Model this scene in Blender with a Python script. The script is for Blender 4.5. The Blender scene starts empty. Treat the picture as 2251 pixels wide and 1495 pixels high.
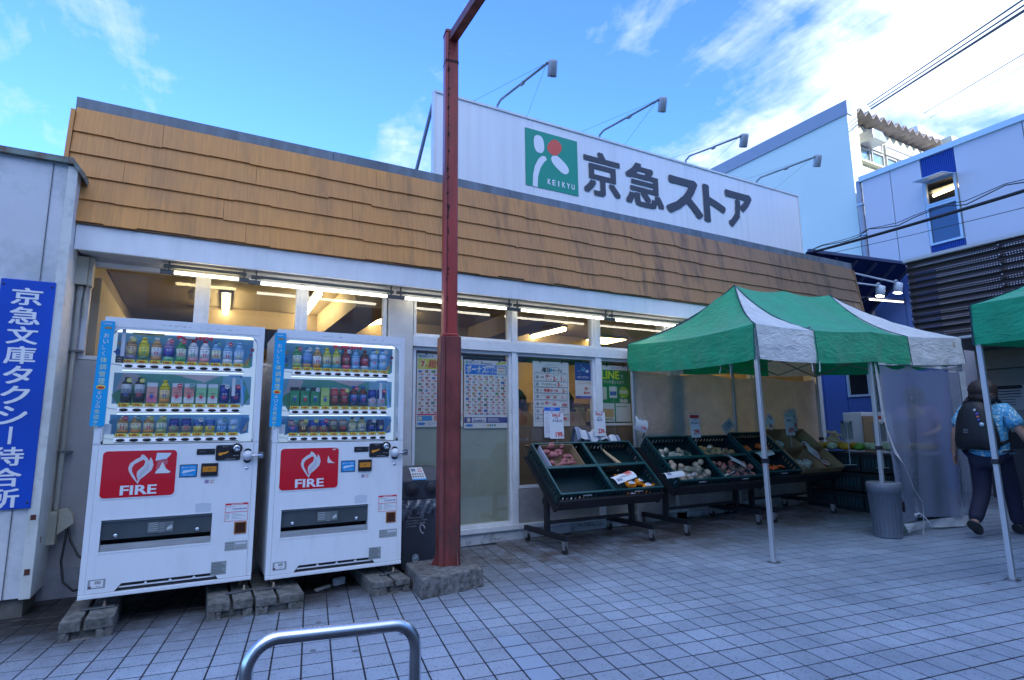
import bpy, bmesh, math, random
from mathutils import Vector, Matrix
random.seed(11)
sc = bpy.context.scene
COL = sc.collection
RAD = math.radians

# ---------------------------------------------------------------- camera
cam_data = bpy.data.cameras.new('camera')
cam_data.sensor_width = 36.0
cam_data.lens = 36.0 * 1255.155 / 2251.0
cam_data.clip_start = 0.05
cam_data.clip_end = 2000
cam = bpy.data.objects.new('camera', cam_data)
COL.objects.link(cam)
R_ = Vector((0.87708485, -0.48021876, -0.01058831))
U_ = Vector((-0.06477874, -0.14009838, 0.98801627))
F_ = Vector((0.47594735, 0.86588821, 0.15398613))
mw = Matrix.Identity(4)
for i in range(3):
    mw[i][0] = R_[i]; mw[i][1] = U_[i]; mw[i][2] = -F_[i]
mw[2][3] = 1.3
cam.matrix_world = mw
sc.camera = cam

# ---------------------------------------------------------------- light
SUN_EL, SUN_AZ = RAD(21), RAD(172)         # azimuth: 0 = +Y, 90 = +X
world = bpy.data.worlds.new('World'); sc.world = world; world.use_nodes = True
nt = world.node_tree; nt.nodes.clear()
N = nt.nodes.new; L = nt.links.new
out = N('ShaderNodeOutputWorld'); bg = N('ShaderNodeBackground')
sky = N('ShaderNodeTexSky'); sky.sky_type = 'NISHITA'; sky.sun_disc = False
sky.sun_elevation = SUN_EL; sky.sun_rotation = SUN_AZ
sky.air_density = 1.0; sky.dust_density = 0.3; sky.ozone_density = 2.5; sky.altitude = 0
tc = N('ShaderNodeTexCoord')
nrm = N('ShaderNodeVectorMath'); nrm.operation = 'NORMALIZE'; L(tc.outputs['Generated'], nrm.inputs[0])
sep = N('ShaderNodeSeparateXYZ'); L(nrm.outputs[0], sep.inputs[0])
def m_(op, a, b=None, c=None, clamp=False):
    n = N('ShaderNodeMath'); n.operation = op; n.use_clamp = clamp
    for i, v in enumerate((a, b, c)):
        if v is None: continue
        if isinstance(v, (int, float)): n.inputs[i].default_value = v
        else: L(v, n.inputs[i])
    return n.outputs[0]
zz = m_('ADD', m_('MAXIMUM', sep.outputs[2], 0.0), 0.22)
px_ = m_('DIVIDE', sep.outputs[0], zz); py_ = m_('DIVIDE', sep.outputs[1], zz)
cmb = N('ShaderNodeCombineXYZ'); L(px_, cmb.inputs[0]); L(py_, cmb.inputs[1])
mp = N('ShaderNodeMapping'); mp.inputs['Rotation'].default_value = (0, 0, RAD(38)); mp.inputs['Scale'].default_value = (1.0, 0.42, 1)
L(cmb.outputs[0], mp.inputs[0])
def noise(scale, det, rough, dist, vec):
    n = N('ShaderNodeTexNoise'); n.inputs['Scale'].default_value = scale; n.inputs['Detail'].default_value = det
    n.inputs['Roughness'].default_value = rough; n.inputs['Distortion'].default_value = dist; L(vec, n.inputs['Vector']); return n.outputs[0]
n1 = noise(2.1, 9, 0.62, 0.5, mp.outputs[0])
n2 = noise(5.5, 8, 0.6, 0.3, cmb.outputs[0])
def lobe(d, k):
    dp = N('ShaderNodeVectorMath'); dp.operation = 'DOT_PRODUCT'; L(nrm.outputs[0], dp.inputs[0])
    dp.inputs[1].default_value = Vector(d).normalized()
    return m_('POWER', m_('MAXIMUM', dp.outputs['Value'], 0.0), k)
cov = m_('MULTIPLY', lobe((0.807, 0.355, 0.471), 16), 0.36)              # bank of cloud over the right-hand buildings
cov = m_('ADD', cov, m_('MULTIPLY', lobe((-.1, -.25, 1.0), 3), 0.40))  # overhead cloud out of view, added for ambient fill
cov = m_('ADD', cov, m_('MULTIPLY', lobe((0.262, 0.926, 0.450), 160), 0.16))
cov = m_('ADD', cov, m_('MULTIPLY', lobe((-0.16, 0.84, 0.53), 60), 0.075))
cov = m_('ADD', cov, m_('MULTIPLY', lobe((-0.3, -0.9, 0.5), 2), 0.25))  # unseen cloud behind the camera, added for the same fill
v = m_('ADD', m_('MULTIPLY_ADD', m_('ADD', m_('MULTIPLY', n1, 0.65), m_('MULTIPLY', n2, 0.35)), 1.5, -0.25), cov)
mask = m_('MULTIPLY', m_('SUBTRACT', v, 0.625), 4.6, clamp=True)
mask = m_('MULTIPLY', mask, m_('MULTIPLY', m_('ADD', sep.outputs[2], 0.02), 12.0, clamp=True), clamp=True)
gm = N('ShaderNodeMix'); gm.data_type = 'RGBA'
hs = N('ShaderNodeHueSaturation'); hs.inputs['Saturation'].default_value = 0.98; hs.inputs['Value'].default_value = 1.0
vmul = N('ShaderNodeVectorMath'); vmul.operation = 'MULTIPLY'; vmul.inputs[1].default_value = (.56, 1.04, 2.05); L(sky.outputs[0], vmul.inputs[0]); L(vmul.outputs[0], hs.inputs['Color'])
L(mask, gm.inputs['Factor']); L(hs.outputs[0], gm.inputs['A'])
cc_ = N('ShaderNodeMix'); cc_.data_type = 'RGBA'; L(m_('MULTIPLY', m_('SUBTRACT', v, 0.70), 2.0, clamp=True), cc_.inputs['Factor']); cc_.inputs['A'].default_value = (3.0, 3.6, 4.7, 1); cc_.inputs['B'].default_value = (7.2, 8.8, 12.6, 1); L(cc_.outputs['Result'], gm.inputs['B'])
L(gm.outputs['Result'], bg.inputs[0]); bg.inputs[1].default_value = 0.12
L(bg.outputs[0], out.inputs[0])

sun_d = bpy.data.lights.new('sun', 'SUN'); sun_d.energy = 3.2; sun_d.angle = RAD(0.5); sun_d.color = (1.0, 0.90, 0.74)
sun = bpy.data.objects.new('sun', sun_d); COL.objects.link(sun)
sd = Vector((math.sin(SUN_AZ) * math.cos(SUN_EL), math.cos(SUN_AZ) * math.cos(SUN_EL), math.sin(SUN_EL)))
sun.rotation_euler = sd.to_track_quat('Z', 'Y').to_euler(); sun.location = (0, -20, 30)

sc.view_settings.view_transform = 'Standard'; sc.view_settings.look = 'None'
sc.view_settings.exposure = 1.36; sc.view_settings.gamma = 1.0; sc.view_settings.use_curve_mapping = False
sc.render.engine = 'CYCLES'
cy = sc.cycles
cy.max_bounces = 7; cy.diffuse_bounces = 4; cy.glossy_bounces = 4; cy.transmission_bounces = 4; cy.transparent_max_bounces = 12
cy.caustics_reflective = False; cy.caustics_refractive = False; cy.sample_clamp_indirect = 6.0
cy.use_denoising = True

# ---------------------------------------------------------------- materials
MATS = {}
def M(name, col=(.5, .5, .5), rough=.6, metal=0., var=0., vs=4., bump=0., bs=60., emit=0., ecol=None, spec=.5, dirt=0., dcol=(.05, .045, .04), ds=3., stretch=None, obj_coord=True, alpha=1.0, coat=0.):
    if name in MATS: return MATS[name]
    m = bpy.data.materials.new(name); m.use_nodes = True; t = m.node_tree
    b = t.nodes['Principled BSDF']; b.inputs['Roughness'].default_value = rough; b.inputs['Metallic'].default_value = metal
    b.inputs['Base Color'].default_value = (*col, 1); b.inputs['Specular IOR Level'].default_value = spec
    b.inputs['Coat Weight'].default_value = coat
    b.inputs['Alpha'].default_value = alpha
    if emit:
        b.inputs['Emission Color'].default_value = (*(ecol or col), 1); b.inputs['Emission Strength'].default_value = emit
    if var or bump or dirt:
        geo = t.nodes.new('ShaderNodeNewGeometry'); vec = geo.outputs['Position']
        if stretch:
            mpn = t.nodes.new('ShaderNodeMapping'); mpn.inputs['Scale'].default_value = stretch; t.links.new(vec, mpn.inputs[0]); vec = mpn.outputs[0]
        cur = None
        def nz(s, d=6, r=.6):
            n = t.nodes.new('ShaderNodeTexNoise'); n.inputs['Scale'].default_value = s; n.inputs['Detail'].default_value = d
            n.inputs['Roughness'].default_value = r; t.links.new(vec, n.inputs['Vector']); return n.outputs[0]
        if var:
            mr = t.nodes.new('ShaderNodeMapRange'); t.links.new(nz(vs), mr.inputs[0])
            mr.inputs[1].default_value = .3; mr.inputs[2].default_value = .7; mr.inputs[3].default_value = 1 - var; mr.inputs[4].default_value = 1 + var
            vm = t.nodes.new('ShaderNodeVectorMath'); vm.operation = 'SCALE'; vm.inputs[0].default_value = col; t.links.new(mr.outputs[0], vm.inputs['Scale']); cur = vm.outputs[0]
        if dirt:
            mr = t.nodes.new('ShaderNodeMapRange'); t.links.new(nz(ds, 9, .7), mr.inputs[0])
            mr.inputs[1].default_value = .5; mr.inputs[2].default_value = .72; mr.inputs[3].default_value = 0; mr.inputs[4].default_value = dirt
            mx = t.nodes.new('ShaderNodeMix'); mx.data_type = 'RGBA'; t.links.new(mr.outputs[0], mx.inputs['Factor'])
            if cur: t.links.new(cur, mx.inputs['A'])
            else: mx.inputs['A'].default_value = (*col, 1)
            mx.inputs['B'].default_value = (*dcol, 1); cur = mx.outputs['Result']
        if cur: t.links.new(cur, b.inputs['Base Color'])
        if bump:
            bp = t.nodes.new('ShaderNodeBump'); bp.inputs['Strength'].default_value = min(1, bump); bp.inputs['Distance'].default_value = .004
            t.links.new(nz(bs, 3, .5), bp.inputs['Height']); t.links.new(bp.outputs[0], b.inputs['Normal'])
    MATS[name] = m; return m

def print_mat(name='print', rough=.5, trans=0.):
    if name in MATS: return MATS[name]
    m = bpy.data.materials.new(name); m.use_nodes = True; t = m.node_tree
    b = t.nodes['Principled BSDF']; b.inputs['Roughness'].default_value = rough
    a = t.nodes.new('ShaderNodeAttribute'); a.attribute_name = 'Col'; t.links.new(a.outputs['Color'], b.inputs['Base Color'])
    MATS[name] = m; return m
PRINT = print_mat()

def glass_mat(name, tint=(1, 1, 1), refl=1.0, rough=0.0, haze=0.0, hcol=(.8, .8, .8)):
    m = bpy.data.materials.new(name); m.use_nodes = True; t = m.node_tree; t.nodes.clear()
    o = t.nodes.new('ShaderNodeOutputMaterial'); tr = t.nodes.new('ShaderNodeBsdfTransparent'); tr.inputs[0].default_value = (*tint, 1)
    gl = t.nodes.new('ShaderNodeBsdfGlossy'); gl.inputs['Roughness'].default_value = rough; gl.inputs[0].default_value = (refl, refl, refl, 1)
    lw = t.nodes.new('ShaderNodeLayerWeight'); lw.inputs[0].default_value = .5; fp = t.nodes.new('ShaderNodeMath'); fp.operation = 'POWER'; fp.inputs[1].default_value = 5.; t.links.new(lw.outputs['Facing'], fp.inputs[0]); fr = t.nodes.new('ShaderNodeMath'); fr.operation = 'MULTIPLY_ADD'; fr.inputs[1].default_value = .95; fr.inputs[2].default_value = .045; t.links.new(fp.outputs[0], fr.inputs[0])
    mx = t.nodes.new('ShaderNodeMixShader'); last = tr.outputs[0]
    if haze:
        df = t.nodes.new('ShaderNodeBsdfDiffuse'); df.inputs[0].default_value = (*hcol, 1)
        mh = t.nodes.new('ShaderNodeMixShader'); mh.inputs[0].default_value = haze; t.links.new(last, mh.inputs[1]); t.links.new(df.outputs[0], mh.inputs[2]); last = mh.outputs[0]
    mm = t.nodes.new('ShaderNodeMath'); mm.operation = 'MULTIPLY'; mm.inputs[1].default_value = 1.7; mm.use_clamp = True
    t.links.new(fr.outputs[0], mm.inputs[0]); t.links.new(mm.outputs[0], mx.inputs[0])
    t.links.new(last, mx.inputs[1]); t.links.new(gl.outputs[0], mx.inputs[2]); t.links.new(mx.outputs[0], o.inputs[0])
    MATS[name] = m; return m

# ---------------------------------------------------------------- mesh helpers
_txt = {}
_tc = bpy.data.curves.new('lettering', 'FONT'); _tc.size = 1; _tc.resolution_u = 2
_to = bpy.data.objects.new('lettering', _tc)
def text_geo(s, bold=0.):
    k = (s, bold)
    if k not in _txt:
        if _to.name not in COL.objects: COL.objects.link(_to)
        _tc.body = s; _tc.offset = bold; bpy.context.view_layer.update()
        me = bpy.data.meshes.new_from_object(_to.evaluated_get(bpy.context.evaluated_depsgraph_get()))
        vs = [(q.co.x, q.co.y) for q in me.vertices]; fs = [tuple(p.vertices) for p in me.polygons]
        bpy.data.meshes.remove(me)
        if vs:
            x0 = min(a for a, b in vs); x1 = max(a for a, b in vs); y0 = min(b for a, b in vs); y1 = max(b for a, b in vs)
        else: x0 = x1 = y0 = y1 = 0
        _txt[k] = (vs, fs, (x0, x1, y0, y1))
    return _txt[k]

def link(o):
    COL.objects.link(o); return o

def thing(name, loc, label, cat, group=None, kind=None, rz=0.):
    o = bpy.data.objects.new(name, None); o.empty_display_size = .1; link(o)
    o.location = loc; o.rotation_euler = (0, 0, rz)
    o['label'] = label; o['category'] = cat
    if group: o['group'] = group
    if kind: o['kind'] = kind
    return o

def tag(o, label, cat, group=None, kind=None):
    o['label'] = label; o['category'] = cat
    if group: o['group'] = group
    if kind: o['kind'] = kind
    return o

class MB:
    def __init__(s, T=None):
        s.v = []; s.f = []; s.mi = []; s.c = []; s.T = T; s.i = 0; s.col = (1, 1, 1); s.sm = []
    def add(s, vs, fs, smooth=False):
        b = len(s.v)
        if s.T is not None: vs = [s.T @ Vector(q) for q in vs]
        s.v += [tuple(q) for q in vs]
        for f in fs:
            s.f.append(tuple(b + k for k in f)); s.mi.append(s.i); s.c.append(s.col); s.sm.append(smooth)
        return s
    def box(s, x0, y0, z0, x1, y1, z1, R=None):
        vs = [Vector((x, y, z)) for z in (z0, z1) for y in (y0, y1) for x in (x0, x1)]
        if R is not None:
            c = Vector(((x0 + x1) / 2, (y0 + y1) / 2, (z0 + z1) / 2)); vs = [R @ (q - c) + c for q in vs]
        return s.add(vs, [(0, 2, 3, 1), (4, 5, 7, 6), (0, 1, 5, 4), (2, 6, 7, 3), (0, 4, 6, 2), (1, 3, 7, 5)])
    def poly(s, pts): return s.add(pts, [tuple(range(len(pts)))])
    def prism(s, pts, d):
        n = len(pts); d = Vector(d); vs = [Vector(p) for p in pts]; vs += [p + d for p in vs]
        return s.add(vs, [tuple(range(n - 1, -1, -1)), tuple(range(n, 2 * n))] + [(i, (i + 1) % n, n + (i + 1) % n, n + i) for i in range(n)])
    def bar(s, a, b, w, h=None, up=(0, 0, 1)):
        a = Vector(a); b = Vector(b); h = h or w; d = (b - a).normalized(); u = Vector(up)
        if abs(d.dot(u)) > .95: u = Vector((0, 1, 0))
        x = d.cross(u).normalized() * w / 2; y = x.cross(d).normalized() * h / 2
        vs = [a - x - y, a + x - y, a + x + y, a - x + y, b - x - y, b + x - y, b + x + y, b - x + y]
        return s.add(vs, [(0, 1, 2, 3)[::-1], (4, 5, 6, 7), (0, 1, 5, 4), (1, 2, 6, 5), (2, 3, 7, 6), (3, 0, 4, 7)])
    def tube(s, path, r, n=8, smooth=True, caps=True):
        P = [Vector(p) for p in path]; rings = []; k = len(P); ref = None
        for i, p in enumerate(P):
            d = (P[min(i + 1, k - 1)] - P[max(i - 1, 0)]).normalized()
            if ref is None:
                ref = Vector((0, 0, 1)) if abs(d.z) < .9 else Vector((1, 0, 0))
            x = d.cross(ref).normalized(); y = x.cross(d).normalized(); ref = y
            rr = r[i] if isinstance(r, (list, tuple)) else r
            rings.append([p + (x * math.cos(t) + y * math.sin(t)) * rr for t in [2 * math.pi * j / n for j in range(n)]])
        vs = [q for ring in rings for q in ring]; fs = []
        for i in range(k - 1):
            for j in range(n): fs.append((i * n + j, (i + 1) * n + j, (i + 1) * n + (j + 1) % n, i * n + (j + 1) % n))
        s.add(vs, fs, smooth)
        if caps:
            s.add(rings[0], [tuple(range(n))]); s.add(rings[-1], [tuple(range(n - 1, -1, -1))])
        return s
    def lathe(s, prof, c=(0, 0, 0), n=12, sx=1., sy=1., smooth=True):
        vs = []; fs = []; k = len(prof)
        for r, z in prof:
            for j in range(n):
                t = 2 * math.pi * (j + .5) / n; vs.append((c[0] + r * sx * math.cos(t), c[1] + r * sy * math.sin(t), c[2] + z))
        for i in range(k - 1):
            for j in range(n): fs.append((i * n + j, i * n + (j + 1) % n, (i + 1) * n + (j + 1) % n, (i + 1) * n + j))
        fs.append(tuple(range((k - 1) * n, k * n))); fs.append(tuple(range(n - 1, -1, -1)))
        return s.add(vs, fs, smooth)
    def blob(s, c, r, seg=8, rings=5, R=None, jit=0.):
        vs = []; fs = []
        rx, ry, rz = r if isinstance(r, (tuple, list)) else (r, r, r)
        for i in range(rings + 1):
            th = math.pi * i / rings
            for j in range(seg):
                ph = 2 * math.pi * j / seg; k = 1 + random.uniform(-jit, jit)
                q = Vector((rx * math.sin(th) * math.cos(ph) * k, ry * math.sin(th) * math.sin(ph) * k, rz * math.cos(th) * k))
                if R is not None: q = R @ q
                vs.append(q + Vector(c))
        for i in range(rings):
            for j in range(seg): fs.append((i * seg + j, (i + 1) * seg + j, (i + 1) * seg + (j + 1) % seg, i * seg + (j + 1) % seg))
        return s.add(vs, fs, True)
    def text(s, body, o, ux, uz, w=None, h=None, size=None, bold=.015, col=None, fit=True):
        """flat print: box with lower-left corner o, axes ux/uz (unit), stretched to w x h"""
        gb = 0.; vs, fs, (x0, x1, y0, y1) = text_geo(body, gb)
        if not vs: return s
        if col: s.col = col
        ux = Vector(ux); uz = Vector(uz); o = Vector(o); nn = ux.cross(uz)
        ky = (h / (y1 - y0)) if h else (size or 1); kx = (w / (x1 - x0)) if w else ky
        if not h: ky = min(kx, size) if size else kx
        sh = max(0, bold - gb); pts = [(0, 0)] if sh < .022 else [(a * sh, b * sh) for a, b in (((0, 0), (1, .6), (-1, .6), (1, -.6), (-1, -.6)) if sh < .035 else [(0, 0)] + [(math.cos(k * math.pi / 5), math.sin(k * math.pi / 5)) for k in range(10)])]
        for q, (da, db) in enumerate(pts):
            s.add([o + ux * ((a + da - x0) * kx) + uz * ((b + db - y0) * ky) + nn * (.00012 * q) for a, b in vs], fs)
        return s
    def build(s, name, mats, parent=None, bevel=0., bseg=2, world=True, hide=False):
        me = bpy.data.meshes.new(name)
        off = Vector(parent_loc(parent)) if (parent and world) else Vector((0, 0, 0))
        if parent and world:
            inv = parent_mat(parent).inverted(); vs = [inv @ Vector(q) for q in s.v]
        else: vs = s.v
        me.from_pydata(vs, [], s.f)
        if not isinstance(mats, (list, tuple)): mats = [mats]
        for q in mats: me.materials.append(q)
        if len(mats) > 1: me.polygons.foreach_set('material_index', s.mi)
        if any(s.sm): me.polygons.foreach_set('use_smooth', s.sm)
        if any(m.name.startswith('print') for m in mats):
            at = me.attributes.new('Col', 'FLOAT_COLOR', 'CORNER'); buf = []
            for p, c in zip(me.polygons, s.c): buf += [*c, 1.0] * p.loop_total
            at.data.foreach_set('color', buf)
        me.update()
        o = bpy.data.objects.new(name, me); link(o)
        if parent: o.parent = parent
        if bevel:
            b = o.modifiers.new('bevel', 'BEVEL'); b.width = bevel; b.segments = bseg; b.limit_method = 'ANGLE'; b.angle_limit = RAD(40)
        return o

def parent_mat(p):
    m = Matrix.LocRotScale(p.location, p.rotation_euler, p.scale)
    q = p.parent
    while q: m = Matrix.LocRotScale(q.location, q.rotation_euler, q.scale) @ m; q = q.parent
    return m
def parent_loc(p): return parent_mat(p).translation

def copy_tree(o, parent=None):
    c = o.copy(); link(c); c.parent = parent
    if not parent: pass
    for ch in list(o.children): copy_tree(ch, c)
    return c

def rotz(a): return Matrix.Rotation(a, 3, 'Z')
X_, Y_, Z_ = Vector((1, 0, 0)), Vector((0, 1, 0)), Vector((0, 0, 1))
def frame_T(o, ux, uy, uz):
    m = Matrix.Identity(4)
    for i in range(3): m[i][0] = ux[i]; m[i][1] = uy[i]; m[i][2] = uz[i]; m[i][3] = o[i]
    return m
def rrect(x0, z0, x1, z1, r, n=4):
    pts = []
    for cx, cz, a in ((x1 - r, z1 - r, 0), (x0 + r, z1 - r, 90), (x0 + r, z0 + r, 180), (x1 - r, z0 + r, 270)):
        for k in range(n + 1):
            t = RAD(a + 90 * k / n); pts.append((cx + r * math.cos(t), cz + r * math.sin(t)))
    return pts
GX, GY = 0.0118784, 0.01894457
def gz(x, y): return GX * x + GY * y
# ================================================================ GROUND
TH = RAD(-9.5119); TX, TY = 0.16114523 * 1.3 / 1.36, 0.16448874 * 1.3 / 1.36; OX, OY = 7.02220859, -26.95544984
tile_m = bpy.data.materials.new('glazed_paving_tile'); tile_m.use_nodes = True
def _tile():
    t = tile_m.node_tree; b = t.nodes['Principled BSDF']; b.inputs['Roughness'].default_value = .42
    geo = t.nodes.new('ShaderNodeNewGeometry'); oi = t.nodes.new('ShaderNodeObjectInfo')
    def nz(s, d, r, vec=None):
        n = t.nodes.new('ShaderNodeTexNoise'); n.inputs['Scale'].default_value = s; n.inputs['Detail'].default_value = d; n.inputs['Roughness'].default_value = r
        t.links.new(vec or geo.outputs['Position'], n.inputs['Vector']); return n.outputs[0]
    def mr(i, a, b_, c, d):
        n = t.nodes.new('ShaderNodeMapRange'); t.links.new(i, n.inputs[0])
        for k, q in enumerate((a, b_, c, d)): n.inputs[k + 1].default_value = q
        return n.outputs[0]
    def mix(f, a, b_):
        n = t.nodes.new('ShaderNodeMix'); n.data_type = 'RGBA'
        if isinstance(f, float): n.inputs['Factor'].default_value = f
        else: t.links.new(f, n.inputs['Factor'])
        for k, q in (('A', a), ('B', b_)):
            if isinstance(q, tuple): n.inputs[k].default_value = (*q, 1)
            else: t.links.new(q, n.inputs[k])
        return n.outputs['Result']
    base = mix(mr(nz(1.3, 4, .6), .35, .65, 0, 1), (.235, .285, .365), (.325, .39, .485))
    rnd = t.nodes.new('ShaderNodeAttribute'); rnd.attribute_name = 'Col'
    mul = t.nodes.new('ShaderNodeMix'); mul.data_type = 'RGBA'; mul.blend_type = 'MULTIPLY'; mul.inputs['Factor'].default_value = 1
    t.links.new(base, mul.inputs['A']); t.links.new(rnd.outputs['Color'], mul.inputs['B']); base = mul.outputs['Result']
    vor = t.nodes.new('ShaderNodeTexVoronoi'); vor.inputs['Scale'].default_value = 60; t.links.new(geo.outputs['Position'], vor.inputs['Vector'])
    sp = mr(vor.outputs['Distance'], .16, .30, 1, 0)
    gate = mr(nz(24, 2, .5), .42, .50, 0, 1)
    mm = t.nodes.new('ShaderNodeMath'); mm.operation = 'MULTIPLY'; t.links.new(sp, mm.inputs[0]); t.links.new(gate, mm.inputs[1])
    sepc = t.nodes.new('ShaderNodeSeparateColor'); t.links.new(rnd.outputs['Color'], sepc.inputs[0])
    mm2 = t.nodes.new('ShaderNodeMath'); mm2.operation = 'MULTIPLY'; t.links.new(mm.outputs[0], mm2.inputs[0]); mm2.inputs[1].default_value = .9
    base = mix(mm2.outputs[0], base, (.05, .055, .07))
    # old dirt along the shop front and round the concrete feet, with shade painted in
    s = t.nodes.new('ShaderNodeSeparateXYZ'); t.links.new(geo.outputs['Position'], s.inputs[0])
    v2 = t.nodes.new('ShaderNodeTexVoronoi'); v2.inputs['Scale'].default_value = 2.3; t.links.new(geo.outputs['Position'], v2.inputs['Vector'])
    base = mix(mr(v2.outputs['Distance'], .035, .05, .75, 0), base, (.045, .045, .05))
    base = mix(mr(nz(.8, 7, .7), .55, .72, 0, .45), base, (.16, .17, .20))
    g1 = mr(s.outputs[1], 3.7, 4.75, 0, 1.25)  # dirt band, deepened to paint the tent's shade into the tiles
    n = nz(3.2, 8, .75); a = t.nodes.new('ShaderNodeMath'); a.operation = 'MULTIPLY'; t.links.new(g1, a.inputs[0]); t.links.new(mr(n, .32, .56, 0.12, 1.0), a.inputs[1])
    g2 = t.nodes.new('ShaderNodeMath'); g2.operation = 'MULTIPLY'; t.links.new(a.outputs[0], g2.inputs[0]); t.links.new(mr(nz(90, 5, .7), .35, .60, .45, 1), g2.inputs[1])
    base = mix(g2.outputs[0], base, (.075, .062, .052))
    u1 = mr(s.outputs[1], 4.25, 4.75, 0, 1); u2 = mr(s.outputs[0], 2.0, 1.4, 0, 1); un = mr(nz(5, 6, .7), .25, .5, .55, 1)  # black shade beneath the vending machines, painted into the tile colour
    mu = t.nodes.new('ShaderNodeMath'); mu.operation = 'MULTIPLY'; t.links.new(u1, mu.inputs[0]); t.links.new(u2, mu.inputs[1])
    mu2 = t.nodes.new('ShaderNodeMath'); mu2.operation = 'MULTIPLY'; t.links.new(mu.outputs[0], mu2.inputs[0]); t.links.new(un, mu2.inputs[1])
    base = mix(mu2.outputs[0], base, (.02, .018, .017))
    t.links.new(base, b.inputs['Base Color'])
    bp = t.nodes.new('ShaderNodeBump'); bp.inputs['Strength'].default_value = .5; bp.inputs['Distance'].default_value = .0015
    t.links.new(nz(120, 2, .5), bp.inputs['Height']); t.links.new(bp.outputs[0], b.inputs['Normal'])
    t.links.new(mr(nz(6, 3, .6), .3, .7, .32, .55), b.inputs['Roughness'])
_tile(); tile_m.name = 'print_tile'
grout = M('grout', (.016, .017, .024), .9, var=.3, vs=12)
mb = MB()
for (x0, y0, x1, y1) in ((-150, -120, 150, 200),): mb.poly([(x0, y0, gz(x0, y0) - .0026), (x1, y0, gz(x1, y0) - .0026), (x1, y1, gz(x1, y1) - .0026), (x0, y1, gz(x0, y1) - .0026)])
pave = mb.build('pavement', grout); pave['kind'] = 'structure'
ct, st = math.cos(TH), math.sin(TH)
def grid_pt(i, j):
    a = (i + OX) * TX; b = -(j + OY) * TY
    x = a * ct - b * st; y = a * st + b * ct
    return Vector((x, y, gz(x, y)))
def in_view(p):
    d = p - Vector((0, 0, 1.3)); z = d.dot(F_)
    if z < .3: return None
    x = 1125.5 + 1255.2 * d.dot(R_) / z; y = 747.5 - 1255.2 * d.dot(U_) / z
    return (x, y, z) if (-160 < x < 2420 and y < 1660) else None
def tile_geo(mbx, i, j, col, dz=0.):
    gw = .0060; gi = .0046
    q = [grid_pt(i + gi / TX, j + gw / TY), grid_pt(i + 1 - gi / TX, j + gw / TY), grid_pt(i + 1 - gi / TX, j + 1 - gw / TY), grid_pt(i + gi / TX, j + 1 - gw / TY)]
    c = sum(q, Vector()) / 4; tilt = (random.uniform(-.0008, .0008), random.uniform(-.0008, .0008))
    top = []
    for k, p in enumerate(q):
        pp = c + (p - c) * .985; pp.z += dz + (tilt[0] if k in (0, 3) else 0) + (tilt[1] if k < 2 else 0); top.append(pp)
    bot = [p + Vector((0, 0, dz - .0010)) for p in q]; b2 = [p + Vector((0, 0, -.0035)) for p in q]
    vs = top + bot + b2; mbx.col = col
    fs = [(3, 2, 1, 0)]
    for k in range(4):
        n = (k + 1) % 4; fs.append((k, n, 4 + n, 4 + k)); fs.append((4 + k, 4 + n, 8 + n, 8 + k))
    mbx.add(vs, fs)
cand = []
for i in range(-75, 75):
    for j in range(-60, 40):
        p = grid_pt(i + .5, j + .5)
        if p.y > 5.50 and p.x < 9.2: continue
        if p.y > 9 or p.x > 10.9 or p.y < .6: continue
        v = in_view(p)
        if not v: continue
        cand.append((v[2], i, j))
cand.sort()
newer = M('replacement_tile', (.27, .35, .47), .35, var=.08, vs=3)
def is_new(i, j): return 0 <= j <= 12 and (i == 0 or (i == 1 and j <= 2))
def tcol(i, j):
    r = random.uniform(.91, 1.06); w = random.uniform(-.02, .02)
    return (r + w, r, r - w * .5)
for n_, (d_, i, j) in enumerate(cand[:300]):
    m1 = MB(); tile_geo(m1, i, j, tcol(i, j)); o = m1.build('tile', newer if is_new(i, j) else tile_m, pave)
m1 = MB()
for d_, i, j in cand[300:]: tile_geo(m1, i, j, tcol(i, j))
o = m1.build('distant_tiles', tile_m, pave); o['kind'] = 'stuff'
# ================================================================ STORE
W = 5.55; YF = 5.25
white_paint = M('white_painted_metal', (.74, .76, .78), .45, var=.05, vs=2, dirt=.25, dcol=(.35, .36, .36), ds=5)
fascia_m = M('white_fascia_board', (.80, .81, .82), .4, var=.05, vs=2.5, stretch=(3, 1, .5), dirt=.22, dcol=(.42, .42, .42), ds=4)
stucco = M('rough_stucco', (.60, .59, .57), .85, var=.08, vs=6, bump=1, bs=180)
grey_wall = M('grey_plaster', (.42, .41, .43), .8, var=.1, vs=3, bump=.4, bs=90, dirt=.3, dcol=(.2, .18, .19), ds=2)
plinth_m = M('peeling_white_plinth', (.62, .65, .68), .7, var=.1, vs=9, dirt=1., dcol=(.045, .045, .05), ds=7, bump=.8, bs=40)
alu = M('aluminium', (.62, .63, .64), .35, .6, var=.06, vs=8)
alu_white = M('white_window_frame', (.72, .74, .76), .4, var=.05, vs=6, dirt=.3, dcol=(.4, .4, .4), ds=14)
cap_m = M('weathered_zinc_cap', (.16, .19, .22), .5, .3, var=.25, vs=3, stretch=(3, 3, .6), dirt=.5, dcol=(.05, .05, .05), ds=2)
glass = glass_mat('window_glass', (.93, .91, .86), 1.0)
frosted = M('frosted_glass', (.36, .40, .34), .28, var=.12, vs=2.5)
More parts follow.
